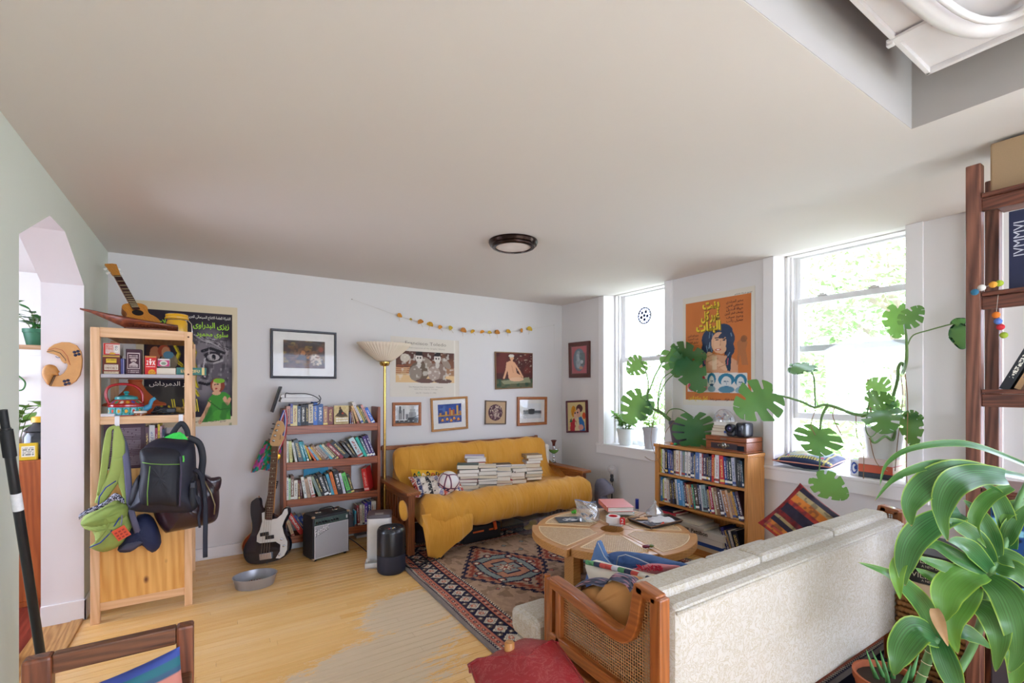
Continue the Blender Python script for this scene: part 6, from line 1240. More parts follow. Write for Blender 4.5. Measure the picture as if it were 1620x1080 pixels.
# ================================================================ FUTON
m_fu = wood('futon_wood', '#a0612f', '#6a3616', 'x', 1.2,.4,1,.2); m_fuy = wood('futon_wood', '#a0612f', '#6a3616', 'y', 1.2,.4,1,.2); m_fuz = wood('futon_wood', '#94552a', '#5e2e12', 'z', 1.2,.4,1,.2)
FX0, FX1, FF, FB = 1.445,3.50,3.93,4.76
t = thing('futon', 'brown wooden mission style futon frame with slatted arms against back wall', 'futon', ((FX0 + FX1) / 2,4.35,0))
for side, x0 in ((0, FX0),(1, FX1 - .075)):
    z = .572
    a = MB(); a.bx(x0 - .03, FF - .04, z - .03, x0 + .10, FB + .02, z); a.build('arm_top', m_fuy, t, bevel=.006)
    for y0 in (FF, FB - .07): a = MB(); a.bx(x0, y0,.0135 if y0 < 4.2 else 0, x0 + .06, y0 + .07, z - .03); a.build('leg', m_fuz, t, bevel=.005)
    a = MB(); a.bx(x0 + .012, FF + .07,.47, x0 + .045, FB - .07,.542); a.build('arm_rail', m_fuy, t, bevel=.003)
    a = MB(); a.bx(x0 + .012, FF + .07,.13, x0 + .045, FB - .07,.25); a.build('arm_rail', m_fuy, t, bevel=.003)
    for k in range(9): y = FF + .11 + k * .07; a = MB(); a.bx(x0 + .02, y, .25, x0 + .036, y + .03,.47); a.build('arm_slat', m_fuz, t, bevel=.002)
a = MB(); a.bx(FX0 + .075,4.60,.10, FX1 - .075,4.63,.185); a.build('seat_rail', m_fu, t, bevel=.004)
a = MB(); a.bx(FX0 + .0,4.70,.845,3.385,4.735,.885); a.build('back_rail', m_fu, t, bevel=.004)
a = MB(); a.bx(FX0 + .0,4.66,.40,3.385,4.69,.45); a.build('back_rail', m_fu, t, bevel=.004)
for k in range(8): x = FX0 + .005 + k * (3.385 - FX0 - .045) / 7; a = MB(); a.bar((x + .02,4.675,.42),(x + .02,4.715,.86 if 0 < k < 7 else .895),.038,.02, up=(0,1,0)); a.build('back_slat', m_fuz, t, bevel=.003)
# mattress with its ochre cover
m_och, nt, b_ = newmat('ochre_cotton'); v_ = coords(nt); nn = noise(nt, v_, 5,4); nt.links.new(mixc(nt, nn, lin('#c98a28'), lin('#d49a3a')), b_.inputs['Base Color']); b_.inputs['Roughness'].default_value = .9; b_.inputs['Sheen Weight'].default_value = .15
wv = nt.nodes.new('ShaderNodeTexNoise'); mpp = nt.nodes.new('ShaderNodeMapping'); mpp.inputs['Scale'].default_value = (9,2.0,2.0); nt.links.new(v_, mpp.inputs[0]); nt.links.new(mpp.outputs[0], wv.inputs['Vector']); wv.inputs['Scale'].default_value = 1.6; wv.inputs['Detail'].default_value = 4; wv.inputs['Distortion'].default_value = 1.5
bump(nt, b_, wv.outputs[0], .55,.03)
PR = [(4.645,.50),(4.645,.80),(4.63,.865),(4.595,.885),(4.545,.865),(4.515,.80),(4.47,.62),(4.42,.50),(4.36,.452),(4.22,.448),(4.08,.462),(3.97,.505),(3.88,.515),(3.79,.48),(3.745,.41),(3.74,.32),(3.775,.245),(3.85,.218),(4.0,.218)]
prs = smooth_path([(0, y, z) for y, z in PR], 5); NP = len(prs)
rr = random.Random(21); wv_ = [(rr.uniform(4,26), rr.uniform(-5,5), rr.uniform(0,6.28), rr.uniform(.3,1)) for _ in range(14)]
m0, m1 = FX0 + .11, FX1 - .03
def mattress(u, v):
    k = v * (NP - 1); i = min(int(k), NP - 2); f_ = k - i; p = prs[i].lerp(prs[i + 1], f_); d = (prs[i + 1] - prs[i]).normalized(); n_ = Vector((0,-d.z, d.y)) * -1
    x = m0 + (m1 - m0) * u; e_ = min(u, 1 - u) * (m1 - m0); rd = 1 - max(0,1 - e_ / .09) ** 2
    w_ = sum(a * math.sin(f * x * 1.1 + g * v * 3 + ph) for f, g, ph, a in wv_) / 6
    w2_ = max(0, math.sin(34 * x + 5 * math.sin(9 * v) + 3 * math.sin(4 * x))) ** 3 * (.010 if .5 < v < .9 else .005)
    cy, cz = (4.60,.68) if v < .42 else (3.98,.35)
    q_ = Vector((0, p.y, p.z)) + n_ * 0
    out = Vector((0, p.y - cy, p.z - cz)); out = out.normalized() if out.length > 1e-6 else out
    q_ = q_ + out * (w_ * .022 + w2_ + .008 * math.sin(13 * x - 16 * v + 3 * math.sin(3 * x))) - out * (1 - rd) * .07
    drop = .03 * max(0,(u - .9) / .1) if v < .45 else 0
    xt = x
    if v < .42: xt = x - .10 * u * 0 - (.12 * u if False else 0)
    return Vector((xt, q_.y, q_.z - drop))
bm1 = 3.405
def matt2(u, v):
    p = mattress(u, v)
    if v < .46: k = min(1,(.46 - v) / .1); p.x = p.x * (1 - k) + (m0 - .02 + (bm1 - m0 + .02) * u) * k
    elif p.y > 3.87 and p.x > 3.415: p.x = 3.415
    return p
tm = thing('futon_mattress', 'mustard yellow cotton cover draped over the futon mattress', 'mattress', (2.45,4.2,.45))
mb = MB(); mb.grid(matt2,150, NP * 2); mb.build('cover', m_och, tm, smooth='all')
for u in (0,1):
    mb = MB(); ring = [matt2(u, v / 60) for v in range(61)]; c1_ = Vector((ring[20].x, 4.6,.66)); c2_ = Vector((ring[50].x, 3.98,.35))
    mb.add(ring + [c1_, c2_], [(k, k + 1,61 if k < 26 else 62) for k in range(60)] + [(26,62,61)] + [(60,0,61),(60,61,62)]); mb.build('cover_end', m_och, tm, smooth='all')
# the cover's loose tail hanging by the left front leg
def tail(u, v):
    xs = [1.50,1.56,1.66,1.80,1.90,1.97]; bt = [.34,.05,.012,.13,.17,.21]; k = u * 4.999; i = int(k); f_ = k - i
    x = xs[i] * (1 - f_) + xs[i + 1] * f_; b = bt[i] * (1 - f_) + bt[i + 1] * f_
    top = .40; z = top + (b - top) * v; y = 3.775 - .055 * min(1, v * 2.2) - .02 * math.sin(9 * u + 2) * v - .02 * v * (1 - v)
    return Vector((x - .02 * v * (1 - u), y - .006 * math.sin(22 * u) * v, z))
mb = MB(); mb.grid(tail, 40,20); mb.build('cover_tail', m_och, tm, smooth='all', solid=.004)
mb = MB(); puff(mb, smooth_poly([Py(x, y, 3.90) for x, y in ((633,792),(640,798),(643,818),(638,824),(634,812))], 3), Py(638,808,3.9),(-1,-.4,0),.03,4, back=.02); mb.build('cover_knot', m_och, tm, smooth='all')
mb = MB(); mb.bx(3.36,4.50,.50,3.415,4.63,.80); mb.build('mattress_core', M('#d9d4c8', .9), tm, bevel=.02)
# cushions, football
SEAT = .462
A = Art(110,70, '#c9bdb2')
for k, c in enumerate(('#b0453a', '#3a3f6a', '#d8cfc4', '#2a2a30', '#c9bdb2', '#8a86a8', '#c8604a', '#26262c', '#d8cfc4', '#4a4a80', '#b0453a')): A.rect(k / 11,0,(k + .8) / 11,1, c)
for k in range(11):
    for j in range(6): A.poly([(k / 11, j / 6 + .08),((k + .5) / 11, j / 6 + .15),(k / 11, j / 6 + .15)], '#e4dccf' if (k + j) % 2 else '#1c1c22')
A.blotch(40, '#e4dccf', .66,.72,.7,3)
X = Matrix.Translation((1.80,4.12,.555)) @ Matrix.Rotation(math.radians(-62),4, 'X') @ Matrix.Rotation(math.radians(5),4, 'Y')
pillow('cushion', 'black, red and grey patterned cushion lying against the left futon arm', 'cushion', X, .50,.30,.10, M('#8a8488', .9),12, art=A)
A = Art(90,40, '#d8a01f')
for k in range(10): A.ell((k + .5) / 10,.5 + .1 * (k % 2),.035,.2, ['#1f1f22', '#2a8a4a', '#e0d8c8', '#1f1f22', '#c03a2a'][k % 5]); A.ell((k + .5) / 10,.5 + .1 * (k % 2),.015,.09, '#e0b030')
X = Matrix.Translation((1.84,4.30,.60)) @ Matrix.Rotation(math.radians(-35),4, 'X') @ Matrix.Rotation(math.radians(8),4, 'Y')
pillow('cushion', 'narrow yellow cushion with black and green motifs behind patterned cushion', 'cushion', X, .46,.16,.07, M('#c9931c', .9),14, art=A)
bp_ = Py(709.5,771,4.06); bc_ = Vector((bp_.x, 4.06, SEAT + .125)); br_ = .105
t = thing('football', 'white football with navy and red panel lines resting on the futon', 'ball', bc_)
m_ball, nt, b_ = newmat('ball_leather'); v_ = coords(nt); vo = nt.nodes.new('ShaderNodeTexVoronoi'); vo.feature = 'DISTANCE_TO_EDGE'; vo.inputs['Scale'].default_value = 8.5; nt.links.new(v_, vo.inputs['Vector'])
e1 = ramp(nt, vo.outputs['Distance'], [(.03,1),(.045,0)]); e2 = ramp(nt, vo.outputs['Distance'], [(.05,1),(.075,0)]); nt.links.new(mixc(nt, e1, mixc(nt, e2, lin('#dcd8d6'), lin('#c86a5a')), lin('#28305a')), b_.inputs['Base Color']); b_.inputs['Roughness'].default_value = .35
mb = MB(); mb.lathe([(br_ * math.sin(PI * k / 24),-br_ * math.cos(PI * k / 24)) for k in range(25)], 40, loc=bc_); mb.build('ball', m_ball, t, smooth='all', weld=.0002)
# books piled on the futon: five stacks, bottom to top (colour, thickness, page tone)
def pile(name, px, Y, cols, rz, gx=.0):
    x = Py(px, 780, Y).x; z = SEAT + .004; rr = random.Random(px)
    for i, (c, th, w, L) in enumerate(cols):
        a = rz + rr.uniform(-.16,.16); o = book((0,0,0),.1,.1,.1, c, f'{cname(c)} paperback, {ORD[i]} from the bottom of the {name}', 'books piled on the futon', white=(i % 3 != 1))
        # lies flat: spine turned left, page block to the room
        R = Matrix.Rotation(a, 4, 'Z'); B = Matrix(((0,1,0,-w / 2),(0,0,1,-L / 2),(1,0,0,0),(0,0,0,1)))
        lean = Matrix.Identity(4)
        o.matrix_world = Matrix.Translation((x + rr.uniform(-.012,.012), Y + rr.uniform(-.012,.012), z + th / 2 + .0006)) @ R @ B @ Matrix.Diagonal((th * .97, w, L, 1)); ABS[o.name] = Vector((x, Y, z)); z += th + .0014
pile('first pile beside the football', 741,4.14, [('#c9c2ba', .022,.20,.14),('#d8cfc0', .035,.20,.14),('#4a3a3a', .03,.20,.135),('#8a2a26', .03,.205,.14),('#d9d5cc', .026,.19,.135),('#cfc8ba', .03,.20,.14),('#9a8f82', .035,.20,.14),('#1f4a44', .045,.21,.15)], -.42)
pile('first pile beside the football, rear half', 752,4.30, [('#d0c8ba', .05,.19,.13),('#b9aea0', .05,.19,.13),('#d9d2c4', .05,.20,.13),('#c9bfb0', .05,.19,.13),('#b8402e', .045,.20,.14),('#dedad2', .04,.2,.14),('#b0a8c8', .02,.2,.14)], -.35)
pile('second pile of the row', 771,4.16, [('#d4ccbe', .024,.19,.14),('#2a3a40', .012,.19,.14),('#8a8478', .036,.19,.14),('#2a4a58', .022,.20,.14),('#9a9186', .034,.19,.135),('#c4baa8', .038,.185,.13),('#1a1a1e', .032,.18,.13),('#d6cfc0', .022,.19,.13)], -.38)
pile('third pile of the row', 795,4.18, [('#c9c9c6', .026,.19,.13),('#a8262c', .028,.18,.13),('#d0c6b2', .042,.17,.13),('#b8b4b0', .05,.175,.13),('#c9ccd6', .05,.17,.13),('#20252e', .018,.18,.13)], -.40)
pile('fourth pile of the row', 818,4.20, [('#b59c80', .042,.19,.14),('#a58a70', .03,.17,.13),('#d0ccc4', .045,.16,.13),('#bdb4a6', .04,.17,.13),('#dcdad6', .02,.18,.13)], -.35)
pile('rightmost pile with the tan book on top', 842,4.28, [('#b0a090', .03,.18,.14),('#cfcfcb', .036,.19,.14),('#5a6a6a', .03,.19,.14),('#c9bfae', .034,.18,.14),('#c09a78', .045,.17,.14),('#c9cdd6', .026,.17,.14),('#b89a7a', .03,.18,.14),('#8a7058', .036,.19,.15)], -.35)
o = book((0,0,0),.1,.1,.1, '#14161c', 'black paperback lying open face down across the third and fourth piles', 'books piled on the futon', white=True)
xo = Py(803,745,4.2); o.matrix_world = Matrix.Translation((xo.x + .02,4.13, xo.z + .005)) @ Matrix.Rotation(math.radians(108),4, 'Y') @ Matrix.Rotation(-.3,4, 'X') @ Matrix.Diagonal((.014,.14,.19,1))
# behind the right arm: shisha base, lamp, bag
hb = Py(890,730,4.55); hb = Vector((3.49,4.52,.5725))
t = thing('water_pipe', 'small green and chrome water pipe stem with brown bowl on futon arm', 'pipe', hb); m_ch = M('#c9c9cc', .12,.95)
mb = MB(); mb.lathe([(0,0),(.03,0),(.032,.008),(.012,.02),(.016,.035),(.01,.05),(.018,.065),(.012,.085),(.015,.098),(.012,.105)], 24, loc=hb); mb.build('stem', m_ch, t, smooth=40)
mb = MB(); mb.lathe([(.012,.105),(.05,.13),(.066,.16),(.068,.168),(.064,.168)], 28, loc=hb); mb.build('glass_dish', M('#6a9a4a', .15, var=.5, scale=60, coat=.6), t, smooth=True)
mb = MB(); mb.lathe([(.02,.165),(.024,.172),(.016,.18),(.014,.20),(.02,.205)], 20, loc=hb); mb.build('collar', m_ch, t, smooth=40)
mb = MB(); mb.lathe([(.016,.20),(.018,.225),(.024,.25),(.034,.262),(.036,.27),(.028,.272),(.02,.262),(0,.26)], 24, loc=hb); mb.build('clay_bowl', M('#5e2216', .3, coat=.4), t, smooth=40)
mb = MB(); mb.lathe([(.068,.160),(.072,.164),(.068,.170)], 28, loc=hb); mb.build('dish_rim', m_ch, t, smooth=True)
lb = Px(968,800,3.76); lb.z = .001
t = thing('bulb_lamp', 'small black stand lamp with a bare round bulb behind the futon', 'lamp', lb); zb_ = 0
mb = MB(); mb.lathe([(0,0),(.06,0),(.06,.012),(.008,.02),(.007,.42),(.012,.43)], 20, loc=lb); mb.build('stand', M('#1b1b1f', .4), t, smooth=40)
mb = MB(); mb.lathe([(.012,.43),(.022,.44),(.022,.46),(.016,.475),(.02,.485),(.018,.51),(0,.515)], 20, loc=lb); mb.build('socket', M('#26262c', .4), t, smooth=40)
mb = MB(); mb.lathe([(.016,.51),(.03,.53),(.047,.56),(.047,.585),(.03,.612),(0,.62)], 24, loc=lb); mb.build('bulb', glassmat('bulb_glass', (.97,.97,.98),.12,.02), t, smooth='all')
mb = MB(); mb.tube(smooth_path([lb + Vector((0,0,.43)), lb + Vector((-.04,-.03,.36)), lb + Vector((-.03,0,.2)), lb + Vector((-.05,.02,.05)), lb + Vector((-.03,-.05,.004))]),.0035,6); mb.build('cord', M('#c9c9c9', .5), t, smooth='all')
mb = MB(); pg_ = [(942,762),(950,757),(957,760),(966,770),(969,778),(964,782),(957,782),(960,800),(955,812),(945,812),(941,790)]; puff(mb, smooth_poly([Px(x, y, 3.70) for x, y in pg_], 3), Px(951,785,3.7),(-1,-.2,0),.05,5, back=.04, wr=.012, seed=4)
o = single(mb, 'cloth_bag', M('#8d90a8', .8, var=.15), 'grey blue cloth bag bunched behind the right end of futon', 'bag', smooth='all')
# under the futon
t = thing('storage_bin', 'clear plastic storage bin of sewing things under the futon', 'bin', (2.98,4.0,.012)); gl_ = glassmat('clear_plastic', (.80,.84,.95),.10,.15,.12)
X = Matrix.Translation((2.60,3.84,.0135)) @ Matrix.Rotation(.10,4, 'Z')
mb = MB(); mb.bx(0,0,0,.62,.38,.145,0, X); mb.build('tub', gl_, t, bevel=.012); mb = MB(); mb.bx(-.012,-.012,.1455,.632,.392,.16,0, X); mb.build('lid', gl_, t, bevel=.004)
mb = MB(); puff(mb, smooth_poly([X @ Vector((x, .05, z)) for x, z in ((.05,.05),(.09,.035),(.17,.04),(.22,.08),(.19,.12),(.13,.115),(.11,.085),(.06,.075))], 3), X @ Vector((.14,.05,.075)),(0,-1,0),.02,3, back=.02); mb.build('yellow_tape', M('#d8b82a', .5), t, smooth='all')
mb = MB(); mb.bx(.24,.04,.01,.58,.2,.135,0, X); mb.build('paper_box', M('#cdb4a0', .7, var=.3, scale=30), t)
for k, c in enumerate(('#a8442e', '#26304a', '#c8883a')): mb = MB(); P_ = [(.42 + k * .035,.02),(.50 + k * .035,.075),(.42 + k * .035,.13),(.45 + k * .035,.13),(.53 + k * .035,.075),(.45 + k * .035,.02)]; mb.prism(P_, .004,0, X @ Matrix.Translation((0,.036,0))); mb.build('chevron_print', M(c, .7), t)
letters('Imagination', X @ Vector((.26,.0385,.10)), X.to_3x3() @ Vector((1,0,0)),(0,0,1),.022, M('#5a4a50', .6), t, shear=.2)
t = thing('toolbox', 'black toolbox with orange latches under the futon', 'toolbox', (2.25,4.1,.012)); X = Matrix.Translation((1.98,3.93,.0135)) @ Matrix.Rotation(.05,4, 'Z')
mb = MB(); mb.bx(0,0,0,.42,.26,.145,0, X); mb.build('body', M('#15161c', .5), t, bevel=.012); mb = MB(); mb.bx(.10,-.003,.09,.22,0,.105,0, X); mb.bx(.28,-.003,.09,.33,0,.105,0, X); o = mb.build('orange_strip', M('#d8622a', .5), t); o['kind'] = 'stuff'
mb = MB(); mb.bx(.345,-.022,.02,.375,-.002,.10,0, X @ Matrix.Rotation(-.2,4, 'Y')); mb.build('latch', M('#d85a24', .45), t, bevel=.004)
a = MB(); a.tube([Pz(676,851,.03), Pz(706,864,.026)], .011,10); a.lathe([(.016,-.012),(.016,.012)], 10, X=Matrix.Translation(Pz(706,864,.027)) @ Matrix.Rotation(PI / 2,4, 'X')); single(a, 'plastic_tube', M('#dcdcdc', .4), 'short white plastic tube lying on the rug under futon', 'tube', smooth=40)
for k, (x, y, w, d, h, c, lab) in enumerate(((2.08,4.34,.36,.22,.15, '#2a2f5a', 'dark blue fabric box deep under the futon behind toolbox'),(2.44,4.32,.1,.24,.15, '#3a3a4a', 'slim grey box deep under the futon beside storage bin'),(1.62,4.2,.3,.25,.14, '#3a3040', 'dark shoe box under the left end of futon'))): a = MB(); a.bx(x, y, .013, x + w, y + d, h); single(a, 'storage_box', M(c, .8, var=.2), lab, 'box', bevel=.01)
t = thing('extension_cable', 'black cables coiled on the rug beside the futon leg', 'cable', Pz(668,880,.014)); mb = MB()
mb.tube(smooth_path([Pz(x, y, .016) for x, y in ((644,882),(655,884),(672,889),(690,885),(702,880),(696,877),(684,879),(672,885),(676,892),(664,898),(650,898),(640,894))]),.005,6); mb.tube(smooth_path([Pz(x, y, .024) for x, y in ((646,890),(660,893),(676,886),(684,880),(700,884))]),.004,6); mb.build('cord', M('#15151a', .5), t, smooth='all')
# ================================================================ RUG
rx0, rx1, ry0, ry1 = 1.325,3.46,1.10,4.22
nx_, ny_ = 290,420; A = Art(nx_, ny_, '#8f7d70'); Wd, Ln = rx1 - rx0, ry1 - ry0
xm = A.u * Wd; ym = A.w * Ln; dE = np.minimum(np.minimum(xm, Wd - xm), np.minimum(ym, Ln - ym)); along = np.where(np.minimum(xm, Wd - xm) < np.minimum(ym, Ln - ym), ym, xm)
def bandm(a, b): return ((dE >= a) & (dE < b)).astype(float)
NAV, SAL, CRM, TAN, GRY, RED, BLU = '#26253a', '#b56c58', '#d2c4ac', '#a88b74', '#7d726a', '#8a4236', '#7f8a86'
A.put(bandm(0,.028), '#857a74'); A.put(bandm(.028,.05), NAV); tri = ((along / .022 + dE * 30) % 1 < .5); A.put(bandm(.03,.048) * tri, CRM)
A.put(bandm(.05,.098), SAL); pp = np.abs((along / .055) % 1 - .5) * .055; dd = np.hypot(pp - .0, dE - .074); A.put(bandm(.05,.098) * (np.hypot(((along / .055) % 1 - .5) * .055, dE - .074) < .014), '#4a3038'); A.put(bandm(.05,.098) * (np.hypot(((along / .055) % 1 - .5) * .055, dE - .074) < .006), CRM); A.put(bandm(.05,.098) * (np.hypot((((along + .0275) / .055) % 1 - .5) * .055, dE - .074) < .007), '#c9a48c')
A.put(bandm(.098,.104), NAV); A.put(bandm(.104,.225), NAV)
s_ = ((along / .118) % 1 - .5) * .118; t_ = dE - .1645; dm = np.abs(s_) / .052 + np.abs(t_) / .058
A.put(bandm(.104,.225) * (dm + .12 * (np.abs(np.sin(s_ * 260)) + np.abs(np.sin(t_ * 260))) / 2 < 1.0), CRM, .95); A.put(bandm(.104,.225) * (np.abs(dm - .62) < .06), '#5a6a80', .8); A.put(bandm(.104,.225) * (np.hypot(s_, t_) < .02), SAL); A.put(bandm(.104,.225) * (np.hypot(s_, t_) < .008), CRM)
s2 = (((along + .059) / .118) % 1 - .5) * .118
for tt in (.125,.204): A.put(bandm(.104,.225) * (np.hypot(s2, dE - tt) < .017), '#6a5a4c'); A.put(bandm(.104,.225) * (np.hypot(s2, dE - tt) < .008), CRM)
A.put(bandm(.225,.231), '#1d1b28'); A.put(bandm(.231,.279), SAL); A.put(bandm(.231,.279) * (np.hypot((((along) / .055) % 1 - .5) * .055, dE - .255) < .013), '#4a3038'); A.put(bandm(.231,.279) * (np.hypot((((along + .0275) / .055) % 1 - .5) * .055, dE - .255) < .009), '#b9a08c')
A.put(bandm(.279,.302), NAV); A.put(bandm(.282,.299) * ((along / .026 - dE * 30) % 1 < .5), CRM); fld = (dE >= .302).astype(float); A.put(fld, TAN)
A.put(fld * (A.nz(60,3) > .62), '#7d6652', .7)
for cx_, cy in ((2.03,3.27),(2.03,2.02),(2.77,3.27),(2.77,2.02)):
    qx = np.abs(xm - (cx_ - rx0)); qy = np.abs(ym - (cy - ry0));
    dd = qx / .39 + qy / .60; zig = .05 * (np.floor(qy / .035) % 2)
    A.put(fld * (dd + zig < 1.0), '#a5745c'); A.put(fld * (np.abs(dd + zig - 1.0) < .05), NAV); A.put(fld * (np.abs(dd + zig - .82) < .05), RED); A.put(fld * (dd + zig < .74), '#a58d7b')
    oc = np.maximum(qx, qy * .72) + .25 * (qx + qy * .72); A.put(fld * (oc < .27), BLU); A.put(fld * (np.abs(oc - .27) < .010), NAV); A.put(fld * (oc < .19), '#b07a60'); A.put(fld * (np.abs(oc - .19) < .008), NAV)
    st = np.minimum(np.maximum(qx, qy * .5), np.maximum(qx * .5, qy)); A.put(fld * (st < .062), BLU, .9); A.put(fld * (np.abs(st - .062) < .006), NAV)
    th_ = np.arctan2(qy, qx); r_ = np.hypot(qx, qy); A.put(fld * (r_ < .085 * (.7 + .3 * np.cos(8 * th_))), RED); A.put(fld * (r_ < .06 * (.65 + .35 * np.cos(8 * th_))), CRM); A.put(fld * (r_ < .02), RED)
    for sx_, sy_ in ((.16,.2),(.0,.30),(.24,.0)): A.put(fld * (np.hypot(qx - sx_, qy - sy_) < .035), RED); A.put(fld * (np.hypot(qx - sx_, qy - sy_) < .018), CRM); A.put(fld * (np.abs(np.hypot(qx - sx_, qy - sy_) - .035) < .005), NAV)
rr = random.Random(4); gx_ = A.u * Wd;
for k in range(90):
    cx, cy = rr.uniform(.32, Wd - .32), rr.uniform(.32, Ln - .32); c = rr.choice([RED, NAV, CRM, SAL, BLU, '#c8a088']); r = rr.uniform(.012,.028); dm_ = np.abs(xm - cx) + np.abs(ym - cy); A.put(fld * (dm_ < r), c, .9); A.put(fld * (np.abs(dm_ - r) < .004), NAV, .8)
A.put((A.nz(90,8) > .55).astype(float), '#5f5048', .18)
mr_ = vcol('rug', .95,.05)
t = thing('patterned_rug', 'worn oriental rug with navy diamond border under table and futon', 'rug', ((rx0 + rx1) / 2,(ry0 + ry1) / 2,0))
A.mesh('pile_face', lambda u, v: Vector((rx0 + Wd * u + .004 * math.sin(23 * v), ry0 + Ln * v, .0115 + .001 * math.sin(7 * u + 9 * v))), t, mr_)
mb = MB(); mb.bx(rx0 - .004, ry0 + .002,.001, rx1 + .004, ry1 - .002,.0098); mb.build('backing', M('#6f6560', .95), t)
# ================================================================ RATTAN TABLE
m_rat = wood('ash', '#c08a4e', '#9a6630', 'x', 1.4,.4,.8,.15); TZ = .42; tcx, tcy = 2.538,2.575
m_cane, nt, b_ = newmat('cane_weave'); v_ = coords(nt, (1,1,1)); ck = nt.nodes.new('ShaderNodeTexBrick'); ck.inputs['Scale'].default_value = 27; ck.inputs['Mortar Size'].default_value = .03; ck.inputs['Row Height'].default_value = .32; ck.inputs['Brick Width'].default_value = .32; ck.inputs['Color1'].default_value = (*lin('#d3b68c'),1); ck.inputs['Color2'].default_value = (*lin('#c4a377'),1); ck.inputs['Mortar'].default_value = (*lin('#74492a'),1); ck.offset = 0
nt.links.new(v_, ck.inputs['Vector']); nt.links.new(ck.outputs[0], b_.inputs['Base Color']); b_.inputs['Roughness'].default_value = .55; bump(nt, b_, ck.outputs['Fac'], .5,.002)
t = thing('coffee_table', 'round low wooden table of six cane wedges on the rug', 'table', (tcx, tcy, 0))
def wedge(a0, a1, r0, r1, n=14): return [(tcx + r1 * math.cos(a0 + (a1 - a0) * k / n), tcy + r1 * math.sin(a0 + (a1 - a0) * k / n)) for k in range(n + 1)] + [(tcx + r0 * math.cos(a1 + (a0 - a1) * k / 4), tcy + r0 * math.sin(a1 + (a0 - a1) * k / 4)) for k in range(5)]
for k in range(6):
    a0 = math.radians(137 + 60 * k); a1 = a0 + PI / 3; r1 = .60 if k % 2 == 0 else .565; am = (a0 + a1) / 2
    mb = MB(); vprism(mb, wedge(a0 + .004, a1 - .004,.085, r1), TZ - .055, TZ); sg = mb.build('wedge_top', m_rat, t, bevel=.004)
    X = Matrix.Translation((tcx, tcy, 0)) @ Matrix.Rotation(am, 4, 'Z'); d = .052
    ins = [(tcx + r * math.cos(am + q_), tcy + r * math.sin(am + q_)) for r, q_ in [(r1 - .055,(PI / 6) * (-1 + 2 * j / 12) * (1 - d / (r1 - .055) * 1.6)) for j in range(13)]]
    c_ = Vector((math.cos(am), math.sin(am))); sd_ = Vector((-c_.y, c_.x)); ins += [(tcx + c_.x * .16 + sd_.x * q_, tcy + c_.y * .16 + sd_.y * q_) for q_ in (.055,-.055)]
    mb = MB(); mb.add([(x - tcx, y - tcy, 0) for x, y in ins], [tuple(range(len(ins)))], 0, Matrix.Rotation(-am, 4, 'Z')); o = mb.build('cane_panel', m_cane, sg, w=False); o.location = (0,0, TZ + .0008); o.rotation_euler = (0,0, am)
    mb = MB(); mb.tube([(x, y, TZ + .001) for x, y in ins + ins[:1]], .0042,6); mb.build('cane_spline', M('#d9bc92', .5), sg)
    lw = .075; mb = MB(); mb.bx(.27,-lw / 2,.0135,.35, lw / 2, TZ - .055,0, X) if k % 2 else mb.bx(.30,-lw, .0135,.36, lw, TZ - .055,0, X); mb.build('leg', m_rat, t, bevel=.004)
mb = MB(); vprism(mb, [(tcx + (.14 if j % 2 else .06) * math.cos(PI / 6 * j + .15), tcy + (.14 if j % 2 else .06) * math.sin(PI / 6 * j + .15)) for j in range(12)], TZ - .10, TZ - .06); mb.build('hub', wood('dark_hub', '#7a4a26', '#54301a', 'x'), t)
def T_(x, y, z=0): p = Pz(x, y, TZ + .002 + z); return p
# on the table
mb = MB(); X = Matrix.Translation(T_(902,822)) @ Matrix.Rotation(-.42,4, 'Z'); mb.bx(-.11,-.075,.0008,.11,.075,.005,0, X); o = single(mb, 'magazine', M('#3d4248', .35), 'dark magazine with white photo lying under the clear bag', 'magazine')
A = Art(50,36, '#3d4248'); A.ell(.5,.45,.3,.3, '#d0d0ce'); A.blotch(7, '#3a3d42', .5,.62,1,3,(.2,.1,.8,.8)); f_ = A.mesh('cover_print', lambda u, v: X @ Vector((-.106 + .212 * u, -.071 + .142 * v, .0058)), None); f_.parent = o; f_.matrix_parent_inverse = o.matrix_world.inverted() if False else Matrix.Translation(-Vector(o.location))
t = thing('zip_bag', 'clear plastic zip bag of small parts standing on the table', 'bag', T_(930,818)); gb_ = glassmat('bag_film', (.93,.94,.96),.16,.12,.10)
fr_ = Matrix.Translation(T_(931,822,.004)) @ Matrix.Rotation(-YAW + .1,4, 'Z')
def zbag(sg):
    def f(u, v):
        w = .095 * (1 - .12 * v); x = (2 * u - 1) * w - .03 * v * v; bul = (1 - (2 * u - 1) ** 2) ** .6 * (.065 * (1 - v) ** 1.1 + .002); return fr_ @ Vector((x, sg * bul + .01 * math.sin(9 * u + 8 * v) * v, .001 + .155 * v ** .9 + .012 * math.sin(5 * u + 1) * v))
    return f
mb = MB(); mb.grid(zbag(-1),18,14); mb.grid(zbag(1),18,14); mb.build('film', gb_, t, smooth='all')
mb = MB(); mb.tube([zbag(-1)(k / 17,.95) for k in range(18)], .0022,5); mb.build('zip_seal', M('#5a8ac8', .4), t, smooth='all')
rr = random.Random(9)
for k in range(16): mb = MB(); p = fr_ @ Vector((rr.uniform(-.06,.06), rr.uniform(-.03,.03),.012 + .02 * rr.random() + .012 * (k % 3))); s = rr.uniform(.008,.014); mb.bx(-s, -s, -s * .6, s, s, s * .6,0, Matrix.Translation(p) @ Matrix.Rotation(rr.uniform(0,3),4,(rr.random(), rr.random(),.5))); mb.build('small_part', M(rr.choice(['#8a90a0', '#c9ccd4', '#4a4a58', '#a86a3a']),.4), t, bevel=.002)
mb = MB(); p = T_(908,813)
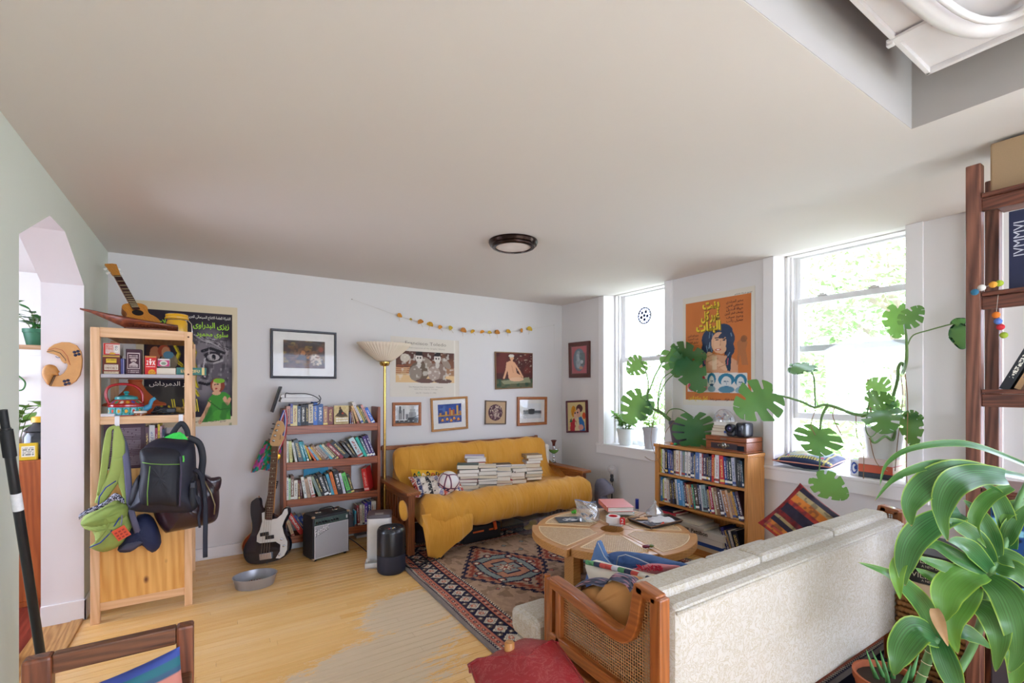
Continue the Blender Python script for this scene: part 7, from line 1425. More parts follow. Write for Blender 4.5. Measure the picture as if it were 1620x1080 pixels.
for k in range(9): mb.lathe([(0,0),(.012,.006),(.010,.016),(0,.02)], 8, loc=p + Vector((.011 * math.cos(k * 2.4),.011 * math.sin(k * 2.4),.001 + .008 * (k % 3))))
single(mb, 'green_bud', M('#4fae2c', .7, var=.4, scale=60), 'small bright green lump on the magazine beside the clear bag', 'ornament', smooth='all')
def flat_b(px, py, th, w, L, rz, col, lab, z=0, white=True, accent=None):
    p = T_(px, py, z); o = book((0,0,0),.1,.1,.1, col, lab, 'books on the cane table', white=white, accent=accent)
    o.matrix_world = Matrix.Translation(p + Vector((0,0, th / 2 + .0005))) @ Matrix.Rotation(rz, 4, 'Z') @ Matrix(((0,1,0,-w / 2),(0,0,1,-L / 2),(1,0,0,0),(0,0,0,1))) @ Matrix.Diagonal((th, w, L, 1)); return o
flat_b(980,809,.022,.19,.26,-.55, '#8fa89a', 'pale green book at the bottom of the pink book stack', 0)
flat_b(978,807,.03,.20,.27,-.62, '#c9c4bc', 'white edged book in the middle of pink book stack', .0235)
pb = flat_b(974,802,.036,.22,.29,-.5, '#cf6a60', 'large salmon pink hardback on top of the table stack', .055, accent='#e0b08a')
flat_b(976,828,.028,.10,.15,-.95, '#8a8172', 'small grey beige paperback under the tape roll', 0)
ct = T_(970,826,.031); t = thing('tape_roll', 'roll of clear tape in red dispenser on the beige book', 'tape', ct); XT = Matrix.Translation(ct) @ Matrix.Rotation(-YAW, 4, 'Z')
mb = MB(); mb.lathe([(.036,0),(.052,0),(.054,.002),(.054,.046),(.052,.048),(.036,.048),(.036,0)], 36, loc=ct + Vector((0,0,.0008))); mb.build('tape', M('#dcd8d6', .25), t, smooth=40)
mb = MB(); mb.lathe([(.030,.002),(.0358,.002),(.0358,.05),(.030,.05),(.030,.002)], 32, loc=ct); mb.build('core', M('#c8262c', .35), t, smooth=40)
mb = MB(); mb.bx(.040,-.054,.0,.075,-.050,.05,0, XT); mb.bx(.066,-.07,0,.075,-.03,.05,0, XT); mb.build('dispenser', M('#cf2a30', .3), t, bevel=.002); letters('2', XT @ Vector((.047,-.0545,.010)), XT.to_3x3() @ Vector((1,0,0)),(0,0,1),.03, M('#e8e4e2', .3), t, bold=.02)
pt = [T_(993,824,.0), T_(1058,817,.0), T_(1080,827,.0), T_(1030,838,.0)]; c_ = sum(pt, Vector()) / 4; t = thing('serving_tray', 'tarnished dark metal tray of clutter at the table edge', 'tray', c_)
mb = MB(); up_ = Vector((0,0,1)); ii = [p + (c_ - p) * .06 + up_ * .003 for p in pt]; oo = [p + up_ * .022 for p in pt]; mb.add(ii + oo, [(0,1,2,3)] + [(k, (k + 1) % 4,(k + 1) % 4 + 4, k + 4) for k in range(4)]); mb.build('tray', M('#4a4446', .3,.6, var=.3), t, solid=.003)
mb = MB(); mb.tube(oo + oo[:1], .0045,6); mb.build('tray_rim', M('#6a4a2a', .5,.3), t)
def crumple(name, lab, cat, px, py, w, d, h, col, seed, z=.006, mat=None, group=None):
    rr = random.Random(seed); q_ = [rr.uniform(0,6.28) for _ in range(6)]; p = T_(px, py, z); X = Matrix.Translation(p) @ Matrix.Rotation(rr.uniform(-.6,.6),4, 'Z')
    def f(u, v): a, b = 2 * u - 1,2 * v - 1; e_ = max(0,(1 - a ** 4) * (1 - b ** 4)); return X @ Vector((a * w, b * d, h * e_ * (.6 + .4 * math.sin(5 * a + q_[0]) * math.cos(4 * b + q_[1])) + .004 * math.sin(11 * a + 7 * b + q_[2]) * e_ + .001))
    mb = MB(); mb.grid(f, 18,14); return single(mb, name, mat or M(col, .7), lab, cat, group, smooth='all', solid=.0015)
crumple('paper_sheets', 'loose white papers heaped on the right half of the tray', 'papers', 1046,823,.105,.07,.03, '#d8d6d8', 3)
crumple('paper_wrapper', 'crumpled tan and white wrapper on the left of the tray', 'wrapper', 1013,820,.065,.04,.022, '#c9a07a', 5)
crumple('plastic_wrapper', 'dark crinkled plastic wrapper on the front of the tray', 'wrapper', 1027,829,.05,.03,.014, '#6a6a74', 7)
gp_ = T_(1036,816,.005); mb = MB(); mb.lathe([(0,.001),(.07,.001),(.074,.02),(.066,.04),(.04,.065),(.02,.09),(.010,.105),(.014,.118),(.006,.128),(0,.128)], 12, loc=gp_); single(mb, 'glass_cloche', glassmat('cut_glass', (.86,.87,.88),.22,.08,.12), 'pointed cut glass dish cover standing on the tray', 'dish', smooth=20)
mb = MB(); p = T_(1046,830,.008); mb.tube([p, p + Vector((.05,.02,.004))], .008,8); single(mb, 'lighter', M('#d8482c', .4), 'small orange red lighter at the front rim of the tray', 'lighter', smooth=40)
p = T_(1023,867); t = thing('pipe_charm', 'small dark red glass pipe lying on the near cane wedge', 'pipe', p); X = Matrix.Translation(p + Vector((0,0,.0125))) @ Matrix.Rotation(-.35,4, 'Z'); mb = MB(); mb.lathe([(0,-.03),(.008,-.028),(.012,-.01),(.011,.015),(.008,.02)], 14, X=X @ Matrix.Rotation(PI / 2,4, 'Y')); mb.build('stem', M('#6a1230', .2, var=.4, scale=90, coat=.5), t, smooth='all'); mb = MB(); mb.lathe([(0,.02),(.009,.022),(.011,.036),(.006,.05),(0,.052)], 12, X=X @ Matrix.Rotation(PI / 2,4, 'Y')); mb.build('cap', M('#5a6a2a', .3, var=.5, scale=90), t, smooth='all')
bp_ = Vector((3.42,3.42,.001)); t = thing('bottle', 'clear glass bottle with blue foil neck on floor behind the table', 'bottle', bp_); mb = MB(); bx_ = Px(1007,820,3.6)
bp_ = Vector((bx_.x - .1, bx_.y * .97,.001)); zt_ = H0 + (612 - 789) / FP * (bp_.x * FX + bp_.y * FY); hb_ = zt_
mb.lathe([(0,0),(.04,0),(.042,.01),(.042, hb_ - .19),(.034, hb_ - .15),(.016, hb_ - .11),(.015, hb_ - .07)], 24, loc=bp_); mb.build('glass', glassmat('bottle_glass', (.82,.86,.86),.12,.03,.1), t, smooth=40)
mb = MB(); mb.lathe([(.016, hb_ - .095),(.0175, hb_ - .09),(.0175, hb_ - .005),(.016, hb_),(0, hb_)], 20, loc=bp_); mb.build('foil', M('#23308a', .3,.4), t, smooth=40); t.location = bp_
for c in t.children: c.location = Vector((3.42,3.42,.001)) - bp_ if False else c.location
for c in t.children: c.data.transform(Matrix.Translation(Vector((3.42,3.42,.001)) - bp_))
# ================================================================ PINE BOOKCASE UNDER THE WINDOW WALL
m_bc = wood('honey_pine', '#c88a48', '#a0662c', 'y', .9,.4,.8,.15); m_bcz = wood('honey_pine', '#c88a48', '#a0662c', 'z', .9,.4,.8,.15)
KX0, KX1, KY0, KY1, KZ = 3.60,3.845,2.145,3.075,.945
t = thing('pine_bookcase', 'low honey pine bookcase with three shelves between the windows', 'bookcase', (3.72,2.61,0))
mb = MB(); mb.bx(KX0 - .012, KY0 - .008, KZ - .03, KX1, KY1 + .01, KZ); mb.build('top', m_bc, t, bevel=.006)
for y0, y1 in ((KY0, KY0 + .028),(KY1 - .045, KY1)): mb = MB(); mb.bx(KX0, y0,0, KX1, y1, KZ - .03); mb.build('side_panel', m_bcz, t, bevel=.003)
for z in (.648,.375,.05): mb = MB(); mb.bx(KX0 + .004, KY0 + .028, z, KX1, KY1 - .045, z + .022); mb.build('shelf_board', m_bc, t, bevel=.002)
mb = MB(); mb.bx(KX1 - .008, KY0 + .028,.06, KX1 - .002, KY1 - .045, KZ - .03); mb.build('back_panel', m_bcz, t); mb = MB(); mb.bx(KX0 + .01, KY0 + .028,0, KX0 + .03, KY1 - .045,.05); mb.build('plinth', m_bc, t)
g2 = 'books in the pine bookcase'; row_w = KY1 - .045 - KY0 - .028 - .012
ra = [('#d8b23a', 12,200,0),('#8fc84a', 9,195,0),('#d4d4d2', 22,200,0),('#c9c9d0', 12,190,0),('#1c2440', 34,205,0),('#2a4f9a', 22,200,3),('#2a3a8a', 22,198,4),('#3a4a7a', 16,190,4),('#b8a888', 24,200,0),('#dcd8cc', 40,205,0),('#c8903a', 10,200,0),('#d6d6da', 18,205,0),('#9a9ab8', 12,202,0),('#7a9a92', 30,200,0),('#dedcd6', 20,205,0),('#c9c4b8', 14,200,0),('#e2e0dc', 28,205,0),('#24386a', 24,200,0),('#1f4468', 18,205,0),('#c0a468', 10,190,0),('#5a7ab0', 46,212,0),('#dde1e8', 26,208,0),('#a83a3a', 14,205,0),('#3a3050', 34,205,0),('#202a48', 22,210,0),('#4a4a3c', 16,190,0),('#26305a', 18,195,0),('#c8382e', 24,210,0),('#d0b478', 10,190,0),('#dfe0e4', 40,215,0),('#cf2e3a', 44,212,3),('#20408a', 24,205,4),('#182a4a', 20,205,4),('#1e3a3a', 30,200,4),('#b8bccb', 32,205,4)]
bookrow((KX0 + .02, KY1 - .05,.671),(0,-1,0),(1,0,0), ra, row_w - .075, g2, 'pine bookcase top shelf', .00112, maxh=.235, dscale=.75)
bookrow((KX0 + .02, KY0 + .028 + .075,.671),(0,-1,0),(1,0,0), [('#1a2a2a', 26,195,3),('#26324a', 20,200,4),('#3a5a6a', 22,190,5)], .062, g2, 'right end of the top pine shelf', .00112, maxh=.22, dscale=.75)
rb = [('#1f5f8a', 30,205,0),('#cfcf50', 12,190,0),('#d8d8cf', 30,200,2),('#c9bcae', 20,190,3),('#b8b0a4', 14,190,3),('#3a3436', 26,195,4),('#2a3a5a', 18,195,5),('#1f2024', 24,210,6),('#c9ccd0', 22,208,6),('#4a8ac0', 44,210,7),('#7ab0d8', 24,205,7),('#1c2a4a', 20,200,8),('#8a3a2c', 16,195,9),('#c8b48a', 22,185,9),('#b88a4a', 18,185,9),('#7a2a26', 16,195,9),('#2a9a84', 18,195,9),('#4a3a2c', 40,200,8),('#2a3a5a', 24,205,8),('#cfd0d2', 16,200,8),('#8fa8a8', 46,205,8),('#1f3050', 16,195,9),('#c8a45a', 16,180,9),('#a82a4a', 28,205,9),('#d2c8a4', 20,200,11),('#8a6a50', 32,205,11),('#4a3a42', 34,205,12),('#c9c4c0', 14,200,13),('#b0784a', 34,195,14),('#d0b494', 22,205,14),('#b88a5a', 28,190,15),('#d0a24a', 18,205,15),('#2a4a7a', 18,205,16),('#4a3040', 30,210,15)]
bookrow((KX0 + .02, KY1 - .05,.398),(0,-1,0),(1,0,0), rb, row_w, g2, 'pine bookcase middle shelf', .00112, maxh=.235, dscale=.75)
rcc = [('#1c2030', 20,215,20),('#2a2f7a', 36,215,20),('#c8a45a', 20,200,20),('#26406a', 14,205,20),('#d0d0d2', 24,205,18),('#141c34', 70,205,16)]
bookrow((KX0 + .02, KY0 + .028 + .235,.0728),(0,-1,0),(1,0,0), rcc, .225, g2, 'bottom shelf right of the lying books', .00112, maxh=.24, dscale=.75)
def lieX(y0, z, L, t_, col, lab, x=KX0 - .02, dep=.2, text=None, tc='#141414', rz=0, h=.6):
    """Spine facing the room (-X), lying flat; L along Y from y0 towards the camera."""
    o = book((0,0,0),.1,.1,.1, col, lab, g2, accent=col); B = Matrix(((0,1,0,0),(0,0,1,0),(1,0,0,0),(0,0,0,1)))
    o.matrix_world = Matrix.Translation((x, y0, z + t_ / 2 + .0006)) @ Matrix.Rotation(rz, 4, 'Z') @ Matrix.Translation((0,-L, 0)) @ B @ Matrix.Diagonal((t_ * .98, dep, L, 1))
    if text: l_ = letters(text, Vector((x - .0012, y0 - L * .08, z + t_ * (.5 - h * .38))),(0,-1,0),(0,0,1), t_ * h, M(tc, .5), None, bold=.02); l_.parent = o; l_.matrix_parent_inverse = o.matrix_world.inverted()
    return o
YS = 2.68; zz = .0728
for L, h_, c, lab, tx, tc_2 in ((.36,.035, '#c9b492', 'cream book lying at the bottom of the pine bookcase', None, '#111111'),(.34,.03, '#2a4f9a', 'blue book lying above the cream book in the pine bookcase', None, '#dfe4ee'),(.33,.045, '#d8d4d0', 'white and red book lying under the thick lettered art book', None, '#c8382e'),(.34,.055, '#dad8d4', 'thick white art book with bold black lettering lying near table', 'Pettibon', '#141414')): lieX(YS, zz, L, h_, c, lab, text=tx, tc=tc_2, h=.62 if tx == 'Pettibon' else .5); zz += h_ + .0014
lieX(3.0,.2485 - .002,.50,.03, '#c4c0b8', 'large grey art book lying across the top of the lying stack', dep=.24, x=KX0 - .06); lieX(2.98,.2775,.42,.022, '#d0ccc2', 'second large pale art book on the lying stack', dep=.22, x=KX0 - .03)
zz = .0728
for k, (c, lab) in enumerate((('#2a3a5a', 'navy book at the bottom of the far lying pile'),('#8a8a90', 'grey book second in the far lying pile'),('#26305a', 'dark blue book third in the far lying pile'),('#9aa0a8', 'pale grey book fourth in the far lying pile'))): lieX(3.02, zz, .21,.042, c, lab); zz += .0434
lieX(3.02,.3015,.2,.02, '#c0304a', 'crimson book under the shelf, topmost of the far pile'); lieX(3.02,.323,.17,.018, '#1c2040', 'black and navy slim book right under the middle shelf')
# on the bookcase: record player, camera, books, bag, small toys
ZK = KZ + .001
t = thing('record_player', 'wooden retro record player radio on the pine bookcase', 'radio', (3.72,2.33, ZK)); m_rp = wood('radio_wood', '#9a5426', '#6a3312', 'y', 1.1,.35,.9,.3); rp0, rp1 = 2.165,2.53
mb = MB(); mb.bx(3.615, rp0, ZK + .014,3.845, rp1, ZK + .085); mb.build('cabinet', m_rp, t, bevel=.004); mb = MB(); mb.bx(3.612, rp0 - .003, ZK + .088,3.845, rp1 + .003, ZK + .125); mb.build('lid', m_rp, t, bevel=.004); mb = MB(); mb.bx(3.605, rp0 - .008, ZK + .004,3.845, rp1 + .008, ZK + .014); mb.build('base', m_rp, t)
mb = MB(); mb.bx(3.611, rp0 + .075, ZK + .022,3.616, rp1 - .05, ZK + .068); mb.build('dial_plate', M('#3a2f34', .4,.4), t, bevel=.001); mb = MB(); mb.bx(3.609, rp0 + .018, ZK + .02,3.616, rp0 + .075, ZK + .06); mb.build('display', M('#15202e', .15), t, bevel=.001)
XK = lambda y, z: Matrix.Translation((3.611, y, z)) @ Matrix.Rotation(-PI / 2,4, 'Y')
for y, r in ((2.36,.026),(2.32,.011),(2.40,.011)): mb = MB(); mb.lathe([(r, 0),(r, .003),(r * .6,.006),(r * .55,.018),(0,.02)], 20, X=XK(y, ZK + .05)); mb.build('tuning_knob', M('#8a8478', .25,.9), t, smooth=40)
mb = MB(); mb.bx(3.608,2.335, ZK + .098,3.613,2.39, ZK + .112); mb.build('clasp', M('#8a7a6a', .3,.8), t, bevel=.002)
for y in (rp0 + .02, rp1 - .05): mb = MB(); mb.lathe([(.012,0),(.012,.004)], 12, loc=(3.63, y, ZK)); mb.build('foot', M('#d0d0d0', .4), t)
ZR = ZK + .1258; zz = ZR
for k, (th, L, c, lab) in enumerate(((.032,.13, '#cbb59a', 'tan paperback, lowest in the pile on the record player'),(.026,.125, '#c4a98c', 'brown paged paperback, second in the pile on record player'),(.022,.12, '#bf9f82', 'thin tan paperback, third in the pile on record player'),(.032,.12, '#d9d5cc', 'white paperback on top of the pile on record player'))):
    o = book((0,0,0),.1,.1,.1, c, lab, 'books on the record player', white=(k == 3)); o.matrix_world = Matrix.Translation((3.66 + .004 * k, 2.515 - .006 * k, zz + th / 2 + .0006)) @ Matrix.Rotation(PI, 4, 'Z') @ Matrix(((0,1,0,-.17),(0,0,1,0),(1,0,0,0),(0,0,0,1))) @ Matrix.Diagonal((th, .17, L, 1)); zz += th + .0012
ph_ = [.2,1.4,2.9]; mb = MB(); cb_ = Vector((3.73,2.44, zz + .001)); mb.grid(lambda u, v: cb_ + Vector(((.075 * math.sin(PI * (1 - v) / 2) + .01 * math.sin(7 * u * PI * 2)) * math.cos(2 * PI * u),(.095 * math.sin(PI * (1 - v) / 2) + .01 * math.sin(5 * u * 2 * PI + 1)) * math.sin(2 * PI * u),.105 * math.sin(PI * v / 2) ** 1.2)),26,10, closeu=True)
t = thing('snack_bag', 'clear bag of orange and white odds and ends on the book pile', 'bag', cb_); mb.build('film', gb_, t, smooth='all')
rr = random.Random(31)
for k in range(14): mb = MB(); p = cb_ + Vector((rr.uniform(-.04,.04), rr.uniform(-.06,.06),.012 + .045 * rr.random())); s = rr.uniform(.008,.016); mb.bx(-s, -s * .7,-s * .5, s, s * .7, s * .5,0, Matrix.Translation(p) @ Matrix.Rotation(rr.uniform(0,3),4,(rr.random(),.3, rr.random()))); mb.build('snack', M(rr.choice(['#d08a4a', '#dcd8d2', '#c8742c', '#e0dcd8', '#8a8aa0']),.5), t, bevel=.002)
t = thing('camcorder', 'chunky dark blue black camcorder on the record player', 'camera', (3.70,2.26, ZR)); m_cm = M('#23262f', .3, var=.2, coat=.2)
def ym(sc, cx, cy, cz, name, mt, sx=1, sy=1, sz=1, n=3.5):
    mb = MB(); f = lambda t_, e_: math.copysign(abs(t_) ** e_, t_); mb.grid(lambda u, v: Vector((cx + sc * sx * f(math.sin(PI * v),.33) * f(math.cos(2 * PI * u),.33), cy + sc * sy * f(math.sin(PI * v),.33) * f(math.sin(2 * PI * u),.33), cz - sc * sz * f(math.cos(PI * v),.33))),24,14, closeu=True); return mb.build(name, mt, t, smooth='all')
ym(.06,3.70,2.232, ZR + .0615, 'body', m_cm, 1.1,.75,1.0); ym(.04,3.64,2.30, ZR + .055, 'grip', m_cm, .9,.95,1.2)
mb = MB(); mb.lathe([(.036,-.02),(.038,.01),(.036,.03),(.03,.034),(.026,.02),(0,.018)], 28, X=Matrix.Translation((3.615,2.298, ZR + .072)) @ Matrix.Rotation(-PI / 2,4, 'Y')); mb.build('lens_hood', M('#15161c', .3), t, smooth=40); mb = MB(); mb.lathe([(.024,0),(.018,.004),(0,.006)], 24, X=Matrix.Translation((3.598,2.298, ZR + .072)) @ Matrix.Rotation(-PI / 2,4, 'Y')); mb.build('lens', M('#2a2a5a', .05, coat=1), t, smooth='all')
mb = MB(); mb.bx(3.628,2.262, ZR + .03,3.634,2.27, ZR + .10); mb.build('trim_strip', M('#8a8e98', .3,.5), t); mb = MB(); mb.bx(3.632,2.215, ZR + .06,3.638,2.24, ZR + .085); mb.build('control_panel', M('#5a5e6a', .3,.3), t, bevel=.002)
mb = MB(); mb.bx(3.65,2.345, ZR + .0006,3.74,2.385, ZR + .022); single(mb, 'cassette', M('#c9c4bc', .4), 'white cased tape lying between the books and the camcorder', 'cassette', bevel=.002); mb = MB(); mb.bx(3.655,2.35, ZR + .0235,3.735,2.388, ZR + .044); single(mb, 'small_box', M('#3a5aa0', .4), 'small blue box lying on the white cassette', 'box', bevel=.002)
for k, (y, c, lab) in enumerate(((2.90, '#d8622a', 'tiny orange toy on the bookcase top beside the dark pot'),(2.86, '#2a8a4a', 'tiny green toy on bookcase top beside the monstera leaf'))): mb = MB(); mb.lathe([(0,0),(.016,.003),(.018,.012),(.008,.02),(0,.022)], 12, loc=(3.63, y, ZK)); single(mb, 'toy', M(c, .4), lab, 'toy', smooth='all')
# ================================================================ ORANGE FILM POSTER
cn = cornersX([(1080.5,472),(1194.5,452),(1191.5,640),(1081.5,640)], XR - .003); cn[2].z = cn[3].z; y0, y1 = cn[0].y, cn[1].y; z0, z1 = cn[3].z, (cn[0].z + cn[1].z) / 2
t = thing('film_poster', 'orange film poster of a dark haired woman holding a glass between windows', 'poster', (XR, (y0 + y1) / 2, z0)); A = Art(170,230, '#d9d2c4'); A.rect(.045,.05,.955,.945, '#c9763c'); A.blotch(5, '#b5622e', .5,.9,.5,3,(.045,.05,.955,.945))
def o_(x, y): return ((x - 30) / 630,1 - (y - 128 + (x - 30) * .165) / (930 + (x - 30) * .14))
def ae(x, y, rx, ry, c, al=1, rot=0, soft=0): A.ell(*o_(x, y), rx / 630, ry / 960, c, al, rot, soft)
for x, y, rx, ry in ((300,480,88,95),(400,420,85,75),(265,560,55,60),(440,470,62,75),(455,560,45,60),(340,430,80,60)): ae(x, y, rx, ry, '#33405a')
for k in range(16): rr = random.Random(k); x = rr.uniform(230,470); y = rr.uniform(400,600); A.line([o_(x, y), o_(x + rr.uniform(-30,30), y + 45)], .006, rr.choice(['#6a86a0', '#1c2438', '#8aa0b4']))
ae(365,505,66,88, '#d8a886'); ae(390,560,40,40, '#d8a886'); ae(352,520,30,60, '#e2b898', .6,0,.4); ae(350,482,13,6, '#2a2a3a'); ae(412,482,13,6, '#2a2a3a'); A.line([o_(332,466), o_(366,464)], .004, '#2a2430'); A.line([o_(396,466), o_(428,470)], .004, '#2a2430'); ae(360,566,25,10, '#b8403a'); ae(360,565,16,4, '#efe4da'); A.line([o_(382,490), o_(378,530)], .004, '#b8805e'); ae(420,430,60,26, '#33405a', 1,.3)
A.poly([o_(x, y) for x, y in ((200,640),(260,600),(450,620),(525,660),(530,760),(170,760),(180,680))], '#cf9a78'); A.poly([o_(x, y) for x, y in ((225,615),(250,660),(245,740),(225,740),(210,650))], '#1f3a52'); A.poly([o_(x, y) for x, y in ((440,620),(475,610),(465,750),(435,740),(420,660))], '#1f3a52'); A.line([o_(232,630), o_(240,690)], .006, '#c05a6a'); A.line([o_(445,640), o_(440,690)], .006, '#c05a6a')
for x, y in ((300,620),(330,660),(370,690),(400,710),(290,670)): ae(x, y, 42,24, '#dcae8c', 1,-.5); A.line([o_(x - 34, y + 8), o_(x + 30, y - 20)], .003, '#b07a58')
A.rect(*o_(306,740), *o_(350,620), '#e0c8a8', .7); A.poly([o_(x, y) for x, y in ((78,775),(600,755),(612,930),(78,940))], '#dcd8d4')
ae(200,830,44,60, '#c03048'); ae(120,890,40,44, '#c84a5c'); ae(225,900,40,30, '#d87a84'); ae(205,850,22,34, '#dca8a4', .9)
for x, w_ in ((302,38),(430,70),(548,50)): ae(x, 820, w_, 52, '#2f7a9a'); ae(x, 845, w_ * .62,52, '#d2d6d6'); ae(x, 905, w_ * .9,26, '#6aa0b4', .8); A.line([o_(x - w_ * .3,836), o_(x - w_ * .05,836)], .004, '#2a5a7a'); A.line([o_(x + w_ * .08,836), o_(x + w_ * .32,836)], .004, '#2a5a7a'); A.line([o_(x - 10,878), o_(x + 12,878)], .004, '#2f6a8a'); A.line([o_(x, 842), o_(x + 3,862)], .003, '#6a96aa')
ae(302,868,20,7, '#2a4a66'); ae(430,905,70,30, '#2f7a9a', .7)
A.poly([o_(x, y) for x, y in ((520,500),(570,450),(605,500),(590,560),(610,690),(560,690),(545,600),(530,690),(515,690),(525,580))], '#9a6a48', .6); ae(575,470,26,28, '#7a5238', .7)
def pw_(u, v): return Vector((XR - .0035 - .004 * math.sin(PI * v) * (u ** 3), y0 + (y1 - y0) * u, z0 + (z1 - z0) * v))
A.mesh('print', pw_, t); mb = MB(); mb.bx(XR - .0025, min(y0, y1), z0, XR - .0008, max(y0, y1), z1); mb.build('paper', M('#d9d2c4', .8), t); W_ = abs(y1 - y0)
def ot(s, x, y, h, c, wd, align='R', bold=.012, dx=0): u, v = o_(x, y); return letters(arabic(s), pw_(u, v) + Vector((-.002 - dx, 0,0)),(0,-1,0),(0,0,1), h, M(c, .5), t, width=wd * W_, align=align, bold=bold)
for s, x, y, wd in (('بنت', 372,198,.24),('غير كل', 372,296,.26),('البنات', 382,388,.35)): ot(s, x + 7, y + 8,.075, '#8a6a1a', wd, bold=.05); ot(s, x, y, .075, '#e0c22c', wd, bold=.045, dx=.0015)
for k, s in enumerate(('سهير المرشدى', 'مصطفى فهمى', 'حياة قنديل', 'يوسف فخر الدين', 'وحيد سيف', 'جميل راتب')): ot(s, 570,150 + 33 * k, .022, '#4a2a1c', .22 if k != 3 else .24)
for k, s in enumerate(('مريم فخر الدين', 'عبد الحميد', 'توفيق الدقن')): ot(s, 182,452 + 30 * k, .02, '#4a2a1c', .16)
for k in range(3): ot('تصوير و مونتاج', 130,540 + 14 * k, .008, '#5a3420', .08); ot('موسيقى و انتاج', 186,536 + 14 * k, .008, '#5a3420', .075)
ot('كمال صلاح الدين', 268,1000,.03, '#e0c22c', .29, bold=.02); ot('حسن رضا', 385,998,.02, '#4a2a1c', .15); ot('احمد فؤاد', 520,994,.02, '#4a2a1c', .17); ot('اخراج', 190,965,.010, '#4a2a1c', .06); ot('توزيع شركة الافلام', 640,78,.010, '#4a2a1c', .22)
# ================================================================ MONSTERAS AND WINDOW SILLS
def leafmat(name, c1, c2, tr=.35, ov=.0):
    m, nt, b = newmat(name); v = coords(nt); col = mixc(nt, noise(nt, v, 9), lin(c1), lin(c2)); oi = nt.nodes.new('ShaderNodeObjectInfo'); col = mixc(nt, ramp(nt, oi.outputs['Random'], [(0,0),(1,.55)]), col, lin('#1c4a30')) if ov else col; nt.links.new(col, b.inputs['Base Color']); b.inputs['Roughness'].default_value = .42
    td = nt.nodes.new('ShaderNodeBsdfTranslucent'); nt.links.new(mixc(nt, .5, col, (.45,.62,.10), 'MIX'), td.inputs[0]); mx = nt.nodes.new('ShaderNodeMixShader'); mx.inputs[0].default_value = tr
    o = nt.nodes['Material Output']; nt.links.new(b.outputs[0], mx.inputs[1]); nt.links.new(td.outputs[0], mx.inputs[2]); nt.links.new(mx.outputs[0], o.inputs[0]); return m
m_mon = leafmat('monstera_leaf', '#2f6b3a', '#3f8450', .42,1); m_stem = M('#5f7f42', .5, var=.2); m_root = M('#8a6a4a', .8, var=.3)
def monstera(base, tip, toward, parent, width=.92, droop=.16, fold=.10, roll=0, fing=5, cut=.42):
    base, tip = Vector(base), Vector(tip); d = tip - base; L = d.length; d.normalize(); n = Vector(toward); n = (n - d * n.dot(d)).normalized(); n = Matrix.Rotation(roll, 3, d) @ n; sd = d.cross(n)
    def P(a, c): k = a / L; return base + d * a + sd * c - n * (droop * L * max(0, k) ** 2 + fold * abs(c) + .02 * L * math.sin(9 * k))
    mb = MB()
    for s in (1,-1):
        E_ = lambda q: (L * (.40 + .60 * math.cos(q * PI * .95)), s * width * .52 * L * math.sin(q * PI * .95) ** .8 * (1 - .42 * max(0, math.cos(q * PI * .95)) ** .8))
        Mi = lambda q: (L * max(0,.97 * (1 - q * 1.02)),0)
        for i in range(fing):
            q0, q1 = i / fing, (i + 1) / fing; g_ = .12 * (q1 - q0); rows = []
            for t_, sh in ((0,0),(cut * .5,0),(cut, 0),(cut + .05,.8),(.72,1.0),(.93,1.0),(1.0,1.6)):
                r = []
                for w_ in (0,.5,1):
                    qa = q0 + (q1 - q0) * w_; qa += (g_ * sh) * (1 if w_ == 0 else -1 if w_ == 1 else 0) if not (i == 0 and w_ == 0) else 0
                    e, m_ = E_(max(0, qa - .05 * (1 - qa) * (i > 0))), Mi(qa); r.append(P(m_[0] + (e[0] - m_[0]) * t_, m_[1] + (e[1] - m_[1]) * t_))
                rows.append(r)
            mb.add([p for r in rows for p in r], [(3 * k + j, 3 * k + j + 1,3 * k + j + 4,3 * k + j + 3) for k in range(6) for j in (0,1)])
    return mb.build('leaf', m_mon, parent, smooth='all', weld=.0005)
def Pc(x, y, D):
    u = (x - 810) / FP
    return Pd(x, y, min(D, (3.70 if x < 1228 else 3.66) / (FX + u * RX)) if x > 1430 or 1068 < x < 1228 else D)
def mpx(parent, b, t, D, Dt=None, **k): return monstera(Pc(*b, D), Pc(*t, Dt or D), Vector((0,0, H0)) + Vector((0,0,.5)) - Pd(*b, D), parent, **k)
def vine(parent, pts, D, r, name='stem', mat=None):
    mb = MB(); pp = smooth_path([Pc(p[0], p[1], p[2] if len(p) > 2 else D) for p in pts], 5); n = len(pp); rs = r if not isinstance(r, tuple) else [r[0] + (r[1] - r[0]) * k / (n - 1) for k in range(n)]; mb.tube(pp, rs, 7); return mb.build(name, mat or m_stem, parent, smooth='all')
pw1 = Px(990,702,3.99); pw1.z = ZS1 + .0008
bushy('potted_plant', 'small leafy plant in white pot at the left of the window sill', pw1,.07,.10,.185, M('#d5d8d4', .5), leafmat('small_leaf', '#4f8a3c', '#6aa850'),170,.20,.26,8, 'plants on the left window sill', Lf=.075, stems=10)
pg1 = Px(1029,706,3.97); pg1.z = ZS1 + .0008
bushy('potted_plant', 'sparse ivy in narrow grey pot between the white and dark pots', pg1,.058,.082,.23, M('#b5b2b6', .55), leafmat('ivy_leaf', '#7aa83c', '#a5cc5a', .5),36,.16,.22,12, 'plants on the left window sill', Lf=.06, wdt=.9)
pd1 = Vector((3.74,2.905, KZ + .0008)); t = thing('monstera_plant', 'large monstera in dark plastic pot at the left end of bookcase top', 'plant', pd1)
mb = MB(); pot(mb, pd1,.062,.092,.215); mb.build('pot', M('#5a5260', .5), t, smooth=35); mb = MB(); mb.lathe([(.085,.19),(0,.195)], 20, loc=pd1); mb.build('soil', M('#3a2a1e', .95), t)
D1 = pd1.x * FX + pd1.y * FY
